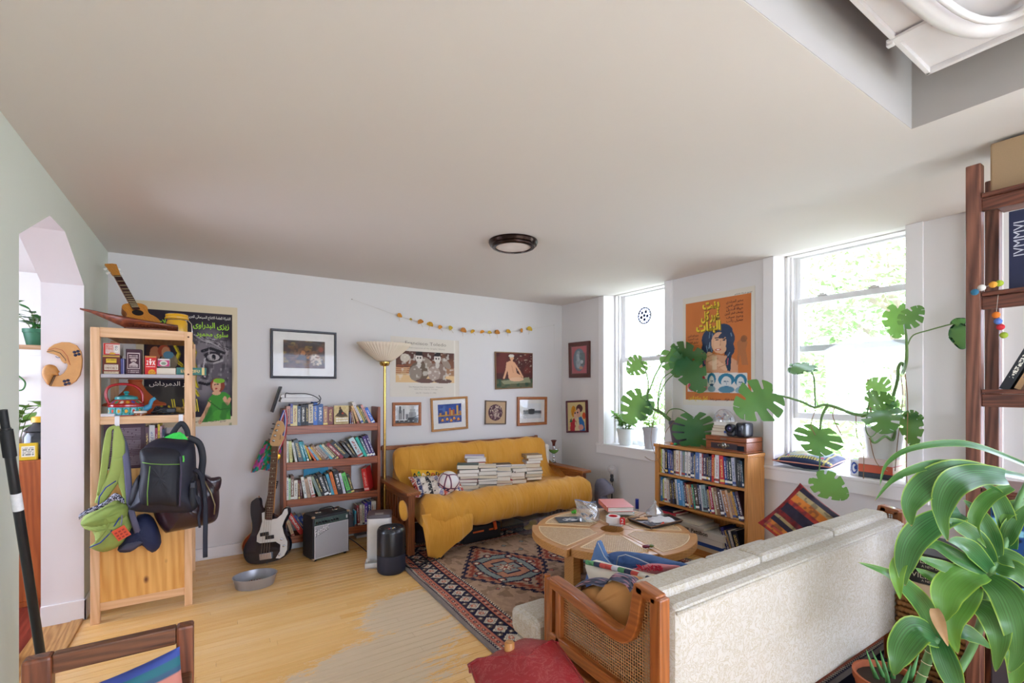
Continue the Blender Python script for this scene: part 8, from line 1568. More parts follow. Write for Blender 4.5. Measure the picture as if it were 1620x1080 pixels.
for pts, r in (([(1060,664),(1045,652),(1032,645),(1024,630),(1026,615)], (.017,.010)),([(1026,618),(1025,600),(1020,582),(1014,572)], .005),([(1026,622),(1036,595),(1050,570),(1060,556)], .006),([(1042,648),(1041,630),(1048,600),(1062,588),(1072,578)], .005),([(1040,650),(1044,625),(1055,602),(1078,583)], .005),([(1028,640),(1020,632),(1013,628)], .005),([(1052,660),(1060,648),(1075,647),(1090,655),(1097,660)], .005)): vine(t, pts, D1, r)
for pts in ([(1045,655),(1043,680),(1044,700),(1040,716),(1036,730)], [(1036,650),(1030,690),(1034,712),(1045,735),(1055,748)], [(1068,665),(1055,680),(1051,692),(1052,705)], [(1020,722),(1030,728),(1040,728),(1046,720)]): vine(t, [(x, y, D1 - .10) for x, y in pts], D1,.0025, 'aerial_root', m_root)
for b, tp, dt, kw in (((1015,571),(993,590), D1 + .03, dict(width=1.25, fing=6)),((1016,626),(992,668), D1 - .05, dict(width=1.05, fing=6)),((1022,640),(1016,664), D1 - .02, dict(roll=.5)),((1060,556),(1078,592), D1 - .10, dict(width=1.0)),((1068,556),(1112,566), D1 - .12, dict(width=.7, roll=.5)),((1084,572),(1111,618), D1 - .16, dict(width=.8, cut=.6)),((1076,562),(1073,598), D1 - .02, dict(width=.9, roll=-.4)),((1097,662),(1101,718), D1 - .22, dict(width=1.18, fing=7, droop=.1))): mpx(t, b, tp, D1 if b[0] < 1090 else D1 - .14, dt, **kw)
pc_ = Px(972,697,4.05); pc_.z = ZS1 + .0008; t = thing('votive_candle', 'small purple glass candle with gold emblem on window sill corner', 'candle', pc_); mb = MB(); mb.lathe([(0,0),(.024,0),(.026,.004),(.026,.075),(.022,.075),(.022,.06),(0,.06)], 20, loc=pc_); mb.build('glass', M('#3a2a7a', .2, coat=.5), t, smooth=40); mb = MB(); nv = Vector((-.8,-.6,0)); mb.bar(pc_ + nv * .0265 + Vector((0,0,.02)), pc_ + nv * .0265 + Vector((0,0,.055)),.008,.002, up=nv); mb.build('emblem', M('#c9a05a', .4), t)
pq = Px(1014,705,4.03); pq.z = ZS1 + .0008; mb = MB(); mb.lathe([(0,-.01),(.05,-.008),(.058,0),(.05,.008),(0,.01)], 30, X=Matrix.Translation(pq + Vector((0,0,.058))) @ Matrix.Rotation(-PI / 2 + .15,4, 'Y')); single(mb, 'glass_disc', glassmat('frosted_glass', (.95,.96,.97),.1,.2,.45), 'frosted white glass disc standing on the sill between pots', 'ornament', smooth='all')
ps_c = Px(1019.5,499,4.10); t = thing('suncatcher', 'round clear suncatcher with dark dots hung in the left window', 'ornament', ps_c); XS = Matrix.Translation(ps_c) @ Matrix.Rotation(-PI / 2,4, 'Y')
mb = MB(); mb.lathe([(0,-.002),(.088,-.002),(.09,0),(.088,.002),(0,.002)], 40, X=XS); mb.build('disc', glassmat('suncatcher_glass', (.93,.95,1),.05,.05), t); mb = MB(); mb.tube([XS @ Vector((.09 * math.cos(k * PI / 20),.09 * math.sin(k * PI / 20),0)) for k in range(41)], .0075,6); mb.build('rim', M('#15152a', .4), t)
for k in range(6): r = .045 if k else 0; a = 1.26 * k + .7; mb = MB(); mb.lathe([(.019,.003),(.017,.006),(0,.006)], 12, X=XS @ Matrix.Translation((r * math.cos(a), r * math.sin(a),0))); mb.build('dot', M('#141a3a', .4), t)
for k in range(16): a = PI / 8 * k; mb = MB(); mb.lathe([(.009,.003),(0,.005)], 8, X=XS @ Matrix.Translation((.075 * math.cos(a),.075 * math.sin(a),0))); mb.build('bead', M('#6a6a9a', .4), t)
# right window: pillow, cup, books, planter
A = Art(90,90, '#5a6f78'); A.ell(.5,.5,.42,.42, '#6f8086', .8,0,.4); A.ell(.5,.5,.26,.26, '#8a8a72', .8,0,.4); A.rect(0,0,1,.2, '#1f2a4a'); A.rect(0,.8,1,1, '#1f2a4a'); A.rect(0,0,.16,1, '#1f2a4a'); A.rect(.84,0,1,1, '#1f2a4a')
for k in range(22):
    for v_ in (.12,.17,.84,.88): A.ell((k + .5) / 22, v_, .018,.02, '#c9b84a')
    for u_ in (.1,.88): A.ell(u_, (k + .5) / 22,.02,.016, '#b8a848')
for x, y in ((.2,.24),(.8,.24),(.5,.28),(.3,.7),(.7,.72)): A.ell(x, y, .03,.03, '#a8384a')
A.blotch(8, '#a8a070', .55,.75,.5,2,(.2,.25,.8,.8)); X = Matrix.Translation((3.975,1.85, ZS2 + .07)) @ Matrix.Rotation(-PI / 2,4, 'Z') @ Matrix.Rotation(math.radians(-84),4, 'X')
pillow('cushion', 'blue and gold embroidered flat cushion on the right window sill', 'cushion', X, .42,.34,.125, M('#1f2a4a', .8),17, art=A, welt=M('#c98a7a', .6), wr=.003)
p = Px(1355,741,3.96); p.z = ZS2 + .0008; A = Art(60,40, '#dfe0e6')
for k in range(5): A.ell(.1 + k * .2,.5,.09,.38, '#2f4a9a'); A.ell(.1 + k * .2,.5,.055,.26, '#dfe0e6'); A.ell(.13 + k * .2,.52,.025,.14, '#2f4a9a')
t = thing('painted_mug', 'white tumbler with blue swirls on the sill beside the cushion', 'mug', p); A.mesh('painted_wall', lambda u, v: p + Vector((.038 * math.cos(2 * PI * u),.038 * math.sin(2 * PI * u),.11 * v)), t); mb = MB(); mb.lathe([(0,.001),(.0375,.001),(.038,.11),(.034,.11),(.033,.01),(0,.01)], 24, loc=p); mb.build('body', M('#dfe0e6', .3), t, smooth=40)
p0 = Px(1362,752,3.90); zz = ZS2
for k, (th, L, c, lab, tx) in enumerate(((.036,.19, '#2a2e3a', 'dark spined book at the bottom under the white planter', None),(.055,.19, '#c2502c', 'orange red illustrated book second under the white planter', None),(.045,.18, '#d8c0b8', 'pale pink book on top of the pile under the white planter', None))):
    lieX(1.50, zz, .2, th, c, lab, x=3.905, dep=.19, rz=.0, text=tx, tc='#e0c040')['group'] = 'books under the planter'; zz += th + .0012
pl2 = Vector((4.00,1.385, zz + .0008)); t = thing('monstera_plant', 'trailing monstera in round white planter on books in the right window', 'plant', pl2)
mb = MB(); pot(mb, pl2,.095,.118,.215, rim=.006, n=36); mb.build('pot', M('#d3d2d0', .4), t, smooth=35); mb = MB(); mb.lathe([(.11,.19),(0,.195)], 20, loc=pl2); mb.build('soil', M('#3a2a1e', .95), t)
D2 = pl2.x * FX + pl2.y * FY
for pts, r in (([(1402,662),(1380,657),(1352,655),(1325,645),(1305,640),(1288,644),(1270,636),(1240,627),(1222,625)], (.013,.006)),([(1290,643),(1289,620),(1287,595),(1278,580)], .005),([(1310,640),(1300,660),(1297,690)], (.01,.005)),([(1297,690),(1297,730),(1295,757)], .0045),([(1405,662),(1412,630),(1420,600),(1421,582),(1426,574),(1430,580),(1428,590)], (.009,.011)),([(1428,590),(1434,570),(1434,540),(1432,520),(1426,500)], (.011,.004)),([(1434,545),(1432,525),(1430,515)], .004),([(1436,545),(1445,530),(1470,522),(1495,515),(1508,512)], .004),([(1400,665),(1380,690),(1370,680),(1372,655),(1376,630)], .004),([(1376,692),(1384,700),(1400,690),(1412,696),(1416,682),(1412,672)], (.009,.008)),([(1410,662),(1405,640),(1400,630)], .004),([(1415,660),(1425,650),(1440,655)], .004)): vine(t, [(x, y, D2 - .12) for x, y in pts], D2, r)
for pts in ([(1354,657),(1356,690),(1366,712),(1366,757)], [(1290,648),(1283,672),(1290,688)], [(1320,645),(1318,660),(1330,685),(1335,690)], [(1425,592),(1428,630),(1420,700),(1416,745)], [(1432,592),(1436,640),(1434,735),(1436,780)], [(1376,692),(1382,720),(1390,736),(1404,745)]): vine(t, [(x, y, D2 - .16) for x, y in pts], D2,.0026, 'aerial_root', m_root)
vine(t, [(1373,600),(1378,655)], D2 - .1,.006, 'support_cane', M('#a5786a', .6))
p = Pd(1416,652, D2 - .13); mb = MB(); mb.lathe([(0,0),(.014,.004),(.016,.014),(.008,.024),(0,.026)], 10, loc=p - Vector((0,0,.012))); mb.build('plant_label', M('#5a8ab8', .4), t, smooth='all')
for b, tp, dd, kw in (((1420,488),(1419,532),-.05, dict(width=.8, fing=5, cut=.6)),((1432,512),(1458,484),-.20, dict(width=1.0)),((1508,513),(1530,505),-.25, dict(width=.9, cut=.95)),((1516,518),(1524,552),-.28, dict(width=.75, cut=.95)),((1280,577),(1254,582),-.12, dict(width=.7, cut=.7, roll=.7)),((1221,622),(1170,650),-.05, dict(width=1.15, droop=.2)),((1297,680),(1292,716),-.10, dict(width=1.5, roll=-.2)),((1294,757),(1340,792),-.08, dict(width=.95, cut=.65, roll=.4)),((1400,620),(1378,605),-.05, dict(width=1.1)),((1402,636),(1425,640),-.03, dict(width=1.3)),((1376,636),(1402,630),-.2, dict(width=.7, roll=.5)),((1392,645),(1401,676),-.22, dict(width=.8)),((1436,655),(1460,663),-.1, dict(width=.9, roll=.5)),((1440,660),(1440,708),-.15, dict(width=.7, cut=.6, roll=.5)),((1400,640),(1415,655),-.0, dict(width=1.2))): mpx(t, b, tp, D2 - .14, D2 - .14 + dd, **kw)
# ================================================================ SOFA
m_sofa, nt, b_ = newmat('ivory_brocade'); v_ = coords(nt); n1 = noise(nt, v_, 22,4,.7,2.5); n2 = noise(nt, v_, 140,2); nt.links.new(mixc(nt, ramp(nt, n1, [(.46,0),(.52,1),(.58,0)]), lin('#c0bab1'), lin('#aca089')), b_.inputs['Base Color']); b_.inputs['Roughness'].default_value = .9; bump(nt, b_, n2,.25,.003)
m_arm = wood('arm_walnut', '#a8602c', '#74380f', 'y', 1.2,.35,.9,.3); m_armz = wood('arm_walnut', '#a8602c', '#74380f', 'z', 1.2,.35,.9,.3)
SX0, SX1, SY = 1.27,3.16,1.0
t = thing('sofa', 'ivory brocade sofa with carved wood and cane arms seen from behind', 'sofa', ((SX0 + SX1) / 2,1.45,0))
mb = MB(); mb.bx(SX0, SY, .2, SX1, SY + .15,.765); mb.build('back', m_sofa, t, bevel=.025); mb = MB(); mb.bx(SX0, SY + .17,.2, SX1,1.77,.33); mb.bx(SX0 - .07,1.675,.2, SX0 + .12,1.86,.33); mb.build('seat_base', m_sofa, t, bevel=.02)
mb = MB(); mb.tube([(SX0 + .01, SY + .004,.745),(SX1 - .01, SY + .004,.745)], .006,8); mb.build('piping', m_sofa, t, smooth='all')
for k in range(3):
    x0 = SX0 + .005 + k * (SX1 - SX0) / 3; x1 = x0 + (SX1 - SX0) / 3 - .003
    mb = MB(); mb.bx(x0, SY + .07,.60, x1, SY + .19,.795); mb.build('back_cushion', m_sofa, t, bevel=.02); mb = MB(); mb.bx(x0, SY + .30,.335, x1,1.80,.455)
    if k == 0: mb.bx(x0 - .085,1.675,.335, x0 + .12,1.88,.455)
    mb.build('seat_cushion', m_sofa, t, bevel=.03)
    if k == 2: mb = MB(); mb.bx(x0, SY + .195,.47, x1, SY + .36,.62); mb.build('loose_cushion', m_sofa, t, bevel=.04)
for x in (SX0 + .06, SX1 - .06):
    for y in (SY + .05,1.72): mb = MB(); mb.lathe([(.018,.0135),(.028,.2)], 12, loc=(x, y, 0)); mb.build('leg', m_armz, t, smooth=40)
m_net = bpy.data.materials.new('arm_cane'); m_net.use_nodes = True; nt = m_net.node_tree; b_ = nt.nodes['Principled BSDF']; b_.inputs['Base Color'].default_value = (*lin('#a5784e'),1); b_.inputs['Roughness'].default_value = .5
vo = nt.nodes.new('ShaderNodeTexVoronoi'); vo.inputs['Scale'].default_value = 1; vo.inputs['Randomness'].default_value = 0; nt.links.new(coords(nt, (1,92,92)), vo.inputs['Vector']); vo.voronoi_dimensions = '3D'; f_ = ramp(nt, vo.outputs['Distance'], [(.33,1),(.37,0)]); tb_ = nt.nodes.new('ShaderNodeBsdfTransparent'); mx = nt.nodes.new('ShaderNodeMixShader'); nt.links.new(f_, mx.inputs[0]); nt.links.new(b_.outputs[0], mx.inputs[1]); nt.links.new(tb_.outputs[0], mx.inputs[2]); nt.links.new(mx.outputs[0], nt.nodes['Material Output'].inputs[0])
def arm(X0, tgt):
    w = .05
    def bar2(name, pts, wd, mt=m_arm, sm=True):
        pp = smooth_path([Vector((X0, y, z)) for y, z in pts], 6) if sm else [Vector((X0, y, z)) for y, z in pts]; mb = MB(); k = len(pp); vs = []
        for i, p in enumerate(pp):
            d = (pp[min(i + 1, k - 1)] - pp[max(i - 1,0)]).normalized(); n = Vector((0,-d.z, d.y)); vs += [p + n * wd / 2 + Vector((s * w / 2,0,0)) for s in (-1,1)] + [p - n * wd / 2 + Vector((s * w / 2,0,0)) for s in (1,-1)]
        mb.add(vs, [(4 * i + j, 4 * i + (j + 1) % 4,4 * i + 4 + (j + 1) % 4,4 * i + 4 + j) for i in range(k - 1) for j in range(4)] + [(0,1,2,3),(4 * k - 1,4 * k - 2,4 * k - 3,4 * k - 4)]); return mb.build(name, mt, tgt, bevel=.006)
    bar2('top_rail', [(1.60,.655),(1.45,.640),(1.32,.615),(1.22,.602),(1.165,.62),(1.135,.67),(1.118,.75),(1.105,.815)], .045); bar2('back_cap', [(1.12,.805),(1.03,.79)], .035, sm=False); bar2('front_post', [(1.605,.67),(1.605,.15)], .035, m_armz, False); bar2('inner_post', [(1.545,.635),(1.545,.40)], .03, m_armz, False); bar2('back_post', [(1.035,.80),(1.035,.15)], .045, m_armz, False); bar2('lower_rail', [(1.60,.425),(1.03,.405)], .05, sm=False); bar2('base_rail', [(1.60,.345),(1.03,.335)], .045, sm=False)
    mb = MB(); mb.tube([(X0,1.645,.67),(X0,1.645,.15)], .014,10); mb.build('turned_column', m_armz, tgt, smooth=40)
    pl = [(1.545,.41),(1.545,.64),(1.45,.635),(1.32,.61),(1.22,.60),(1.165,.62),(1.135,.67),(1.118,.75),(1.105,.80),(1.05,.78),(1.05,.41)]; mb = MB(); mb.add([(X0, y, z) for y, z in pl], [tuple(range(len(pl)))]); mb.build('cane_panel', m_net, tgt)
arm(1.235, t); arm(3.20, t)
def onX(x): return lambda a: [Px(px, py, x) for px, py in a]
m_tan = M('#c68e58', .9, var=.12, scale=9); A = Art(60,24, '#5a6078'); A.blotch(16, '#c08a9a', .6,.68,1,3); A.blotch(20, '#2a3048', .55,.65,1,5)
t = thing('pillow', 'tan suede pillow with blue paisley top stuffed behind the sofa arm', 'pillow', Px(940,975,1.30)); mb = MB(); puff(mb, smooth_poly(onX(1.36)([(869,930),(884,930),(905,944),(925,930),(945,924),(965,932),(974,914),(1000,920),(1010,934),(1009,975),(996,992),(950,985),(895,960)]),4), Px(955,955,1.36),(-1,0,.05),.07,6, back=.07, wr=.006, seed=6); mb.build('suede_side', m_tan, t, smooth='all')
tp_ = smooth_path(onX(1.36)([(867,928),(880,920),(905,933),(925,922),(948,918),(968,922),(976,911),(1000,917),(1010,930)]),4); A.mesh('paisley_side', lambda u, v: tp_[min(int(u * (len(tp_) - 1)), len(tp_) - 2)].lerp(tp_[min(int(u * (len(tp_) - 1)) + 1, len(tp_) - 1)], u * (len(tp_) - 1) % 1 if u < 1 else 1) + Vector((-.045 + .09 * v, .02 * v, -.006 + .014 * math.sin(PI * v))), t)
t = thing('pillow', 'white pillow edged with green, red and navy stitching beside the jeans', 'pillow', Px(985,925,1.5)); mb = MB(); puff(mb, smooth_poly(onX(1.5)([(926,890),(960,897),(1000,907),(1045,922),(1030,960),(975,965),(940,930)]),4), Px(985,930,1.5),(-1,0,0),.05,5, back=.05); mb.build('cover', M('#d9d3c6', .9), t, smooth='all')
ed = smooth_path(onX(1.485)([(928,889),(960,896),(1000,906),(1042,921)]),8); cs_ = ['#5a9a6a', '#5a9a6a', '#2f3a55', '#c8504a', '#c8504a', '#c9ccd8', '#5a9a6a', '#2f3a55', '#c8504a', '#d8d4cc', '#2f3a55', '#c8504a']
for k in range(12): mb = MB(); mb.tube([ed[2 * k], ed[2 * k + 1], ed[min(2 * k + 2, len(ed) - 1)]], .011,7); mb.build('edge_stitching', M(cs_[k], .8), t, smooth='all')
m_den = M('#3f5f94', .85, var=.25, scale=16, bmp=.1); t = thing('jeans', 'blue denim jeans thrown over the sofa back beside white pillow', 'jeans', Px(990,890,1.75)); mb = MB(); puff(mb, smooth_poly(onX(1.72)([(928,930),(936,885),(943,863),(952,878),(975,872),(1010,874),(1050,884),(1082,894),(1060,910),(1000,925)]),4), Px(995,895,1.72),(-1,-.1,.3),.06,7, back=.06, wr=.012, seed=12); mb.build('denim', m_den, t, smooth='all')
mb = MB(); puff(mb, smooth_poly(onX(1.66)([(934,895),(941,868),(946,855),(954,872),(964,888),(972,897),(955,897)]),3), Px(950,883,1.66),(-1,0,0),.02,4, back=.02); mb.build('leg_fold', M('#5a7cae', .85, var=.2, scale=20), t, smooth='all')
strokes(t, 'seam', [[(975,895),(978,880),(990,877),(1010,884),(1030,893)], [(946,858),(956,880),(970,896)]], .0025, M('#b5b9c2', .6), lambda x, y: Px(x, y, 1.645),0)
t = thing('pillow', 'pink and red rag pillow lying between the jeans and sofa back', 'pillow', Px(1020,905,1.6)); mb = MB(); puff(mb, smooth_poly(onX(1.62)([(985,905),(1010,897),(1030,891),(1060,893),(1075,896),(1050,908),(1010,913)]),3), Px(1028,902,1.62),(-1,-.2,.5),.03,4, back=.04); mb.build('cover', M('#c8808a', .9, var=.3), t, smooth='all')
mb = MB(); rr = random.Random(3)
for k in range(120): p = Px(rr.uniform(1008,1050),0,1.575); u_ = rr.uniform(1008,1050); p = Px(u_, 899 + rr.uniform(-4,4),1.57); mb.tube([p, p + Vector((-.006, rr.uniform(-.006,.006), rr.uniform(0,.008)))], .002,4)
o = mb.build('tuft', M('#c02a44', .9), t); o['kind'] = 'stuff'
A = Art(80,80, '#8a2a24'); rr = random.Random(2); y = 0
while y < 1: h_ = rr.choice([.04,.05,.07,.09]); A.rect(0, y, 1, y + h_, rr.choice(['#a8352a', '#241c2e', '#c8762e', '#a8946a', '#2a2438', '#b5503a', '#7a1f22'])); y += h_
A.rect(0,0,.08,1, '#8a1f22'); A.blotch(20, '#241c2e', .6,.68,.5,3); X = Matrix.Translation((3.02,1.44,.655)) @ Matrix.Rotation(math.radians(-68),4, 'Z') @ Matrix.Rotation(math.radians(-24),4, 'X') @ Matrix.Rotation(math.radians(38),4, 'Y')
pillow('pillow', 'red, black and orange striped kilim pillow at the far end of the sofa', 'pillow', X, .36,.36,.12, M('#7a2a2a', .9),15, art=A)
# leather stool in front
t = thing('leather_chair', 'low wooden peg chair with cracked red leather seat beside the sofa arm', 'chair', (1.02,1.3,0)); m_rl, nt, b_ = newmat('red_leather'); v_ = coords(nt); cr = noise(nt, v_, 14,8,.7,1.5); nt.links.new(mixc(nt, ramp(nt, cr, [(.48,0),(.5,.5),(.52,0)]), mixc(nt, noise(nt, v_, 4), lin('#a82c34'), lin('#8a1e28')), lin('#c9807a')), b_.inputs['Base Color']); b_.inputs['Roughness'].default_value = .32; bump(nt, b_, cr, .15,.004)
sp = [Pz(x, y, z) for x, y, z in ((746,1052,.43),(790,1030,.45),(830,1012,.46),(880,1016,.46),(905,1050,.45),(925,1100,.43),(860,1180,.41),(780,1130,.41))]; sp = [sp[0], sp[0]] + sp[1:3] + [sp[3], sp[3]] + sp[4:]; mb = MB(); puff(mb, smooth_poly(sp, 4), sum(sp, Vector()) / 10 + Vector((0,0,.015)),(0,0,1),.035,7, back=.03, wr=.005, seed=8); mb.build('leather_seat', m_rl, t, smooth='all')
mb = MB(); mb.tube([p + Vector((0,0,-.004)) for p in smooth_poly(sp, 4)] + [sp[0] + Vector((0,0,-.004))], .006,6); mb.build('seat_piping', m_rl, t, smooth='all')
for x, y in ((806,1030),(745,1110),(905,1130)): p = Pz(x, y, .47); mb = MB(); mb.lathe([(.02,.0),(.022, p.z - .02),(.019, p.z + .032),(.016, p.z + .036),(0, p.z + .036)], 20, loc=(p.x, p.y, .0008)); mb.build('peg_leg', wood('peg', '#d29a5c', '#a86a2c', 'z'), t, smooth=40)
# ================================================================ RIGHT SHELF, BASKET, BOXES
m_st = wood('stained_fir', '#935f4c', '#42201c', 'z', .9,.45,1,.15); m_sty = wood('stained_fir', '#7a4634', '#3c1a16', 'y', 1.5,.45,1,.15)
GX, GY = 2.80,.62; t = thing('stained_shelf', 'tall dark stained wooden shelf standing near the right windows', 'shelf', (2.95,.1,0))
for x in (GX, 3.08):
    for y in (GY, -.42): mb = MB(); mb.bx(x, y, 0, x + .05, y + .05,2.455); mb.build('post', m_st, t, bevel=.005)
ZL = (2.30,1.875,1.455,1.03,.60,.16)
for z in ZL:
    mb = MB(); mb.bx(GX + .01,-.42 + .05, z - .055, GX + .03, GY, z); mb.build('rail', m_sty, t, bevel=.003); mb = MB(); mb.bx(GX - .004,-.42 + .02, z + .001,3.13, GY - .002, z + .02); mb.build('shelf_board', m_sty, t, bevel=.004)
zb_ = ZL[0] + .021; mb = MB(); mb.bx(2.84,.28, zb_, 3.08,.60, zb_ + .215); o = single(mb, 'linen_box', M('#a58a6c', .85, var=.08, scale=200), 'tan linen covered box on top of the stained shelf', 'box', bevel=.006); mb = MB(); mb.tube([(2.8385,.40 + .03 * math.cos(k * .6), zb_ + .14 + .03 * math.sin(k * .6)) for k in range(9)], .004,6); e_ = mb.build('red_stamp', M('#c8503a', .6), o)
g3 = 'books on the stained shelf'
o = book((2.85,.545, ZL[1] + .021),.05,.2,.33, '#20264a', 'tall navy book with pale lettering on the upper stained shelf', g3, Matrix.Rotation(-PI / 2,3, 'Z'), accent='#20264a'); l_ = letters('IVMMVI', Vector((2.8485,.50, ZL[1] + .16)),(0,0,1),(0,1,0),.032, M('#c9ccdc', .5), None); l_.parent = o; l_.matrix_parent_inverse = o.matrix_world.inverted()
R_ = Matrix.Rotation(-PI / 2,3, 'Z') @ Matrix.Rotation(math.radians(24),3, 'Y')
book((2.85,.575, ZL[2] + .025),.032,.2,.25, '#1f222c', 'black cloth book leaning on the middle stained shelf', g3, R_); book((2.85,.53, ZL[2] + .025),.02,.2,.235, '#b5906a', 'tan book leaning against the black cloth book', g3, R_)
book((2.84,.47, ZL[2] + .025),.03,.2,.26, '#c9bda8', 'cream book leaning behind the tan one on stained shelf', g3, R_)
A = Art(60,90, '#3a8ac0'); A.blotch(6, '#1f4a8a', .5,.6,1,2); A.blotch(9, '#8ac8e0', .62,.68,1,5); A.blotch(12, '#14203a', .7,.74,1,7); mb = MB(); mb.bx(2.845,.20, ZL[4] + .021,3.0,.60, ZL[4] + .40); o = single(mb, 'game_box', M('#2f6ea8', .5), 'blue illustrated box on the lower stained shelf behind the dracaena', 'box', bevel=.003); f_ = A.mesh('box_art', lambda u, v: Vector((2.8435,.595 - .39 * u, ZL[4] + .025 + .37 * v)), None); f_.parent = o; f_.matrix_parent_inverse = Matrix.Translation(-Vector(o.location)); letters('Fi', Vector((2.842,.50, ZL[4] + .14)),(0,-1,0),(0,0,1),.07, M('#14203a', .5), o, bold=.02)
mb = MB(); mb.bx(2.845,.15, ZL[5] + .021,3.05,.60, ZL[5] + .20); single(mb, 'storage_box', M('#4a4048', .7), 'dark storage box on the bottom board of the stained shelf', 'box', bevel=.006)
t = thing('felt_garland', 'string of small felt balls in mixed colours tied round the shelf post', 'garland', Pd(1560,470,2.02)); fb_ = [(1542,462, '#2f6a8a'),(1553,455, '#d8d2cc'),(1571,450, '#e09a3a'),(1581,448, '#a5b83a'),(1576,498, '#e07a2a'),(1579,508, '#5a78c0'),(1583,517, '#c8303a'),(1588,530, '#9ab03a')]
mb = MB(); mb.tube([Pd(x, y, 1.99) for x, y, c in fb_], .001,4); mb.build('string', M('#c9c4bc', .8), t)
for x, y, c in fb_: p = Pd(x, y, 1.985); mb = MB(); mb.lathe([(.0135 * math.sin(PI * k / 10),-.0135 * math.cos(PI * k / 10)) for k in range(11)], 14, loc=p); mb.build('felt_ball', M(c, .95, var=.15, scale=80), t, smooth='all')
t = thing('wicker_basket', 'brown woven wicker basket of board games behind the sofa end', 'basket', (3.25,.86,0)); m_wk = M('#9a6a3a', .6, var=.35, scale=50); bx0, bx1, by0, by1 = 3.03,3.46,.71,.985
for r_ in range(13):
    z = .03 + r_ * .03; mb = MB(); N_ = 30; pts = []
    for s_, (xa_, ya_, xb_, yb_) in enumerate(((bx0, by1, bx0, by0),(bx0, by0, bx1, by0),(bx1, by0, bx1, by1),(bx1, by1, bx0, by1))):
        for k in range(N_): f = k / N_; o_s = .006 * math.sin(PI * (k + r_)); w2 = .007 * math.cos(PI * (k + r_ % 2)); nx__ = (-1,0,1,0)[s_]; ny__ = (0,-1,0,1)[s_]; pts.append((xa_ + (xb_ - xa_) * f + nx__ * w2, ya_ + (yb_ - ya_) * f + ny__ * w2, z))
    mb.tube(pts + pts[:1], .0145,6); mb.build('woven_strand', m_wk, t, smooth='all')
mb = MB(); mb.bx(bx0 + .012, by0 + .012,.012, bx1 - .012, by1 - .012,.03); mb.build('base', m_wk, t)
zz = .032
for h_, c, lab in ((.2, '#6a5a5a', 'grey game box filling the bottom of the basket'),(.14, '#3a3436', 'dark game box below the cream box in basket')): mb = MB(); mb.bx(bx0 + .035, by0 + .035, zz, bx1 - .035, by1 - .035, zz + h_); single(mb, 'game_box', M(c, .6), lab, 'box', bevel=.003); zz += h_ + .002
zz = .415; Xb = Matrix.Translation((3.235,.85,0)) @ Matrix.Rotation(.05,4, 'Z')
for h_, c, lab, tx in ((.075, '#cdb79a', 'plain cream game box under the two black game boxes', None),(.07, '#16151b', 'black game box with pale lettering, lower of the two', 'CIVILIZATION'),(.085, '#16151b', 'black game box with pale lettering, topmost on the basket', 'CIVILIZATION')):
    mb = MB(); mb.bx(-.2,-.14, zz, .2,.14, zz + h_ - .002,0, Xb); o = single(mb, 'game_box', M(c, .4), lab, 'box', bevel=.002)
    if tx: rt_ = Xb.to_3x3() @ Vector((0,-1,0)); mw_ = M('#c9c2b0', .5); letters(tx, Xb @ Vector((-.2015,.125, zz + h_ * .40)), rt_, (0,0,1), h_ * .36, mw_, o, width=.235); letters('A NEW DAWN', Xb @ Vector((-.2015,.05, zz + h_ * .16)), rt_, (0,0,1), h_ * .15, mw_, o, width=.10)
    zz += h_
A = Art(60,40, '#1c1a22'); A.blotch(12, '#5a5260', .62,.68,1,3); A.rect(0,.86,1,.93, '#8a8088'); t = thing('dark_rug', 'dark patterned rug on the floor behind the ivory sofa', 'rug', (2.8,.85,0)); A.mesh('pile_face', lambda u, v: Vector((2.28 + 1.0 * u, 1.10 - .40 * v, .0085 + .0004 * math.sin(30 * u))), t, mr_); mb = MB(); mb.bx(2.278,.698,.001,3.282,1.102,.0065); mb.build('backing', M('#1a181e', .95), t)
# ================================================================ DRACAENA AND ALOE
dm, nt, b_ = newmat('dracaena_leaf'); uv = nt.nodes.new('ShaderNodeAttribute'); uv.attribute_name = 'Col'; sx_ = nt.nodes.new('ShaderNodeSeparateColor'); nt.links.new(uv.outputs['Color'], sx_.inputs[0]); sn = nt.nodes.new('ShaderNodeTexNoise'); sn.noise_dimensions = '1D'; sn.inputs['Scale'].default_value = 22; nt.links.new(sx_.outputs[0], sn.inputs['W']); base_ = mixc(nt, ramp(nt, sn.outputs[0], [(.4,0),(.6,1)]), lin('#1f4a2a'), lin('#376f40')); base_ = mixc(nt, sx_.outputs[2], base_, lin('#6f9c3a')); ab = nt.nodes.new('ShaderNodeMath'); ab.operation = 'PINGPONG'; ab.inputs[1].default_value = .5; nt.links.new(sx_.outputs[0], ab.inputs[0]); eg = ramp(nt, ab.outputs[0], [(.015,.75),(.06,0)]); cl_ = mixc(nt, eg, base_, lin('#a8c44a')); tip_ = ramp(nt, sx_.outputs[1], [(.965,0),(1.0,1)]); cl_ = mixc(nt, tip_, cl_, lin('#a08058')); nt.links.new(cl_, b_.inputs['Base Color']); b_.inputs['Roughness'].default_value = .3; td = nt.nodes.new('ShaderNodeBsdfTranslucent'); nt.links.new(cl_, td.inputs[0]); mx = nt.nodes.new('ShaderNodeMixShader'); mx.inputs[0].default_value = .2; nt.links.new(b_.outputs[0], mx.inputs[1]); nt.links.new(td.outputs[0], mx.inputs[2]); nt.links.new(mx.outputs[0], nt.nodes['Material Output'].inputs[0])
DD = 1.72; pf = Vector((2.17,.66,0)); t = thing('dracaena', 'tall corn plant with long arching yellow edged leaves before the shelf', 'plant', pf)
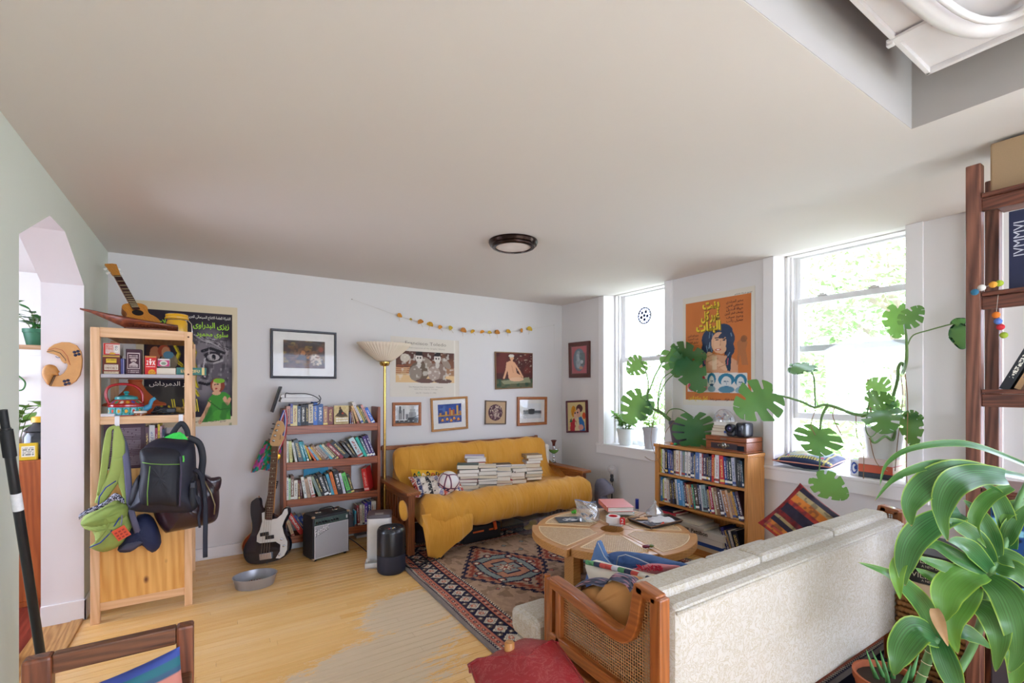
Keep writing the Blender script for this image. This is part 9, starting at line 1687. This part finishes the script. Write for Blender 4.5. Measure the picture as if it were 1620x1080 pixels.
def dleaf(pts, wpx, tone=.0, D=DD, seed=0, mat=dm, name='leaf'):
    pp = [Pd(p[0], p[1], D + (p[2] if len(p) > 2 else 0)) for p in pts]; cl = smooth_path(pp, 6); n = len(cl); W_ = wpx * D / FP; mb = MB(); cols = []; rr = random.Random(seed + int(pts[0][0] * 7 + pts[-1][1])); ph = rr.uniform(0,6)
    for i, p in enumerate(cl):
        s = i / (n - 1); d = (cl[min(i + 1, n - 1)] - cl[max(i - 1,0)]).normalized(); vw = (Vector((0,0, H0 + .5)) - p).normalized(); sd = d.cross(vw); sd = sd.normalized() if sd.length > 1e-3 else Vector((1,0,0)); n_ = sd.cross(d); w = W_ * max(.03,(.45 + .55 * math.sin(PI * min(1, s * 1.15 + .08))) * (1 - max(0,(s - .72) / .28) ** 1.7))
        for j in range(7): a = j / 3 - 1; mb.v.append(tuple(p + sd * (a * w / 2) + n_ * (.12 * w * abs(a) + .09 * w * math.sin(13 * s + ph + a) * abs(a) ** 1.5))); cols.append((j / 6, s, min(1, max(0, tone + .25 * s)),1))
    mb.f = [(i * 7 + j, i * 7 + j + 1, i * 7 + j + 8, i * 7 + j + 7) for i in range(n - 1) for j in range(6)]; mb.m = [0] * len(mb.f)
    o = mb.build(name, mat, t, smooth='all')
    if mat is dm: ca = o.data.color_attributes.new('Col', 'FLOAT_COLOR', 'POINT'); ca.data.foreach_set('color', np.array(cols).ravel())
for pts, w, tone in (([(1556,905),(1525,912,-.04),(1500,935,-.08),(1495,965,-.1),(1490,985,-.11)], 44,.5),([(1540,925,.01),(1520,950,-.03),(1505,985,-.05),(1515,1034,-.06)], 40,.45),([(1590,755,-.02),(1540,752,-.05),(1505,770,-.1),(1490,810,-.12),(1499,856,-.12)], 40,.05),([(1578,752),(1510,748,-.03),(1465,768,-.06),(1440,800,-.08),(1442,832,-.08)], 42,.05),([(1520,812),(1478,826,-.05),(1443,858,-.09),(1430,900,-.1),(1432,926,-.1)], 38,.05),([(1630,738,.1),(1550,707,.02),(1499,701,0),(1437,711,-.03),(1402,735,-.05),(1392,769,-.06)], 11,.1),([(1630,757,.1),(1554,742,.02),(1487,734,0),(1437,746,-.03),(1408,763,-.05),(1384,792,-.06)], 15,.1),([(1480,1006),(1466,966,-.02),(1437,932,-.05),(1408,908,-.07),(1357,889,-.1)], 27,.1),([(1480,1010),(1452,997,-.04),(1430,1020,-.08),(1420,1045,-.1),(1414,1068,-.1)], 42,.1),([(1484,1010),(1496,1045,-.05),(1512,1085,-.08),(1530,1120,-.1)], 32,.05),([(1482,1006,.02),(1515,998,.02),(1545,1008,.02),(1568,1026,.02)], 26,.05),([(1562,915),(1592,942,-.06),(1610,985,-.1),(1612,1030,-.11),(1596,1064,-.11)], 44,.2),([(1545,955),(1570,975,-.05),(1580,1010,-.08),(1575,1062,-.08)], 36,.2),([(1576,880),(1566,845,.0),(1548,812,.0),(1524,790,.0)], 26,.05),([(1578,878),(1600,884,-.03),(1640,905,-.06)], 28,.15),([(1600,868),(1590,815,0),(1572,778,0),(1552,764,0)], 24,.05),([(1590,860),(1604,828,-.02),(1634,792,-.03)], 22,.1),([(1570,890),(1545,850,-.03),(1510,828,-.05),(1496,824,-.06)], 24,.05),([(1566,900),(1540,872,-.05),(1515,858,-.07),(1500,856,-.08)], 26,.05),([(1560,905),(1520,885,-.02),(1480,862,-.03),(1455,868,-.03)], 22,.1),([(1550,912),(1505,900,-.02),(1470,888,-.02),(1448,878,-.02)], 18,.2),([(1428,880,-.08),(1419,905,-.09),(1424,948,-.1)], 20,.7),([(1530,935),(1500,925,0),(1465,908,0),(1448,898,0)], 18,.2),([(1575,895),(1610,905,-.05),(1640,940,-.08)], 30,.2),([(1600,770,.0),(1560,790,-.02),(1540,830,-.03),(1560,866,-.03)], 20,.3),([(1600,1000),(1612,1045,-.02),(1600,1090,-.03)], 34,.5),([(1630,800,.02),(1596,806,0),(1585,830,0)], 24,.4)): dleaf(pts, w, tone)
dleaf([(1478,962,-.1),(1486,985,-.12),(1500,1022,-.13)], 16,0, mat=M('#a5825c', .8, var=.3), name='dry_leaf')
mb = MB(); P0 = Pd(1480,1008, DD); P1 = Pd(1440,1130, DD + .02); P2 = pf + Vector((0,0,.16)); sp = smooth_path([P2, P1, P0], 8); mb.tube(sp, .0145,12); mb.build('stem', M('#4f7a44', .5, var=.25), t, smooth='all')
for k in range(5,16):
    p = sp[k]; d = (sp[min(k + 1,16)] - sp[k - 1]).normalized(); a = d.orthogonal().normalized(); b_2 = d.cross(a); mb = MB(); mb.tube([p + (a * math.cos(q * .7) + b_2 * math.sin(q * .7)) * .0155 for q in range(10)], .0016,5); mb.build('stem_ring', M('#cfc6a8', .7), t)
mb = MB(); mb.tube(smooth_path([pf + Vector((.06,.02,.16)), Pd(1530,1040, DD + .1), Pd(1558,960, DD + .05), Pd(1570,892, DD)]),.013,10); mb.tube(smooth_path([Pd(1566,905, DD), Pd(1590,860, DD), Pd(1612,790, DD), Pd(1635,750, DD + .05)]),.010,8); mb.build('branch', M('#5f8a52', .5, var=.25), t, smooth='all')
mb = MB(); pot(mb, pf + Vector((.02,0,.0008)),.11,.14,.2); mb.build('pot', M('#6a6a70', .5), t, smooth=35); mb = MB(); mb.lathe([(.13,.175),(0,.18)], 20, loc=pf + Vector((.02,0,0))); mb.build('soil', M('#3a2a1e', .95), t)
pa = Pz(1397,1066,.23); pa = Vector((pa.x, pa.y - .02,.0008)); t = thing('aloe_plant', 'spiky aloe in terracotta pot on the floor before the sofa back', 'plant', pa); mb = MB(); pot(mb, pa, .085,.125,.23, rim=.012, n=36); mb.build('pot', M('#b5633f', .8, var=.12), t, smooth=35); mb = MB(); mb.lathe([(.115,.205),(0,.21)], 20, loc=pa); mb.build('soil', M('#3a2a1e', .95), t)
rr = random.Random(6)
for k in range(9): a = k * 2.4; q = .02 + .03 * (k % 3); mb = MB(); b0 = pa + Vector((.02 + q * math.cos(a), q * math.sin(a),.2)); mb.tube([b0, b0 + Vector((.02 * math.cos(a),.02 * math.sin(a),.05)), b0 + Vector((.045 * math.cos(a),.045 * math.sin(a),.09 + .05 * rr.random()))], [.011,.008,.001], 7, flat=.5); mb.build('aloe_leaf', M('#5f9a5a', .5, var=.2), t, smooth='all')
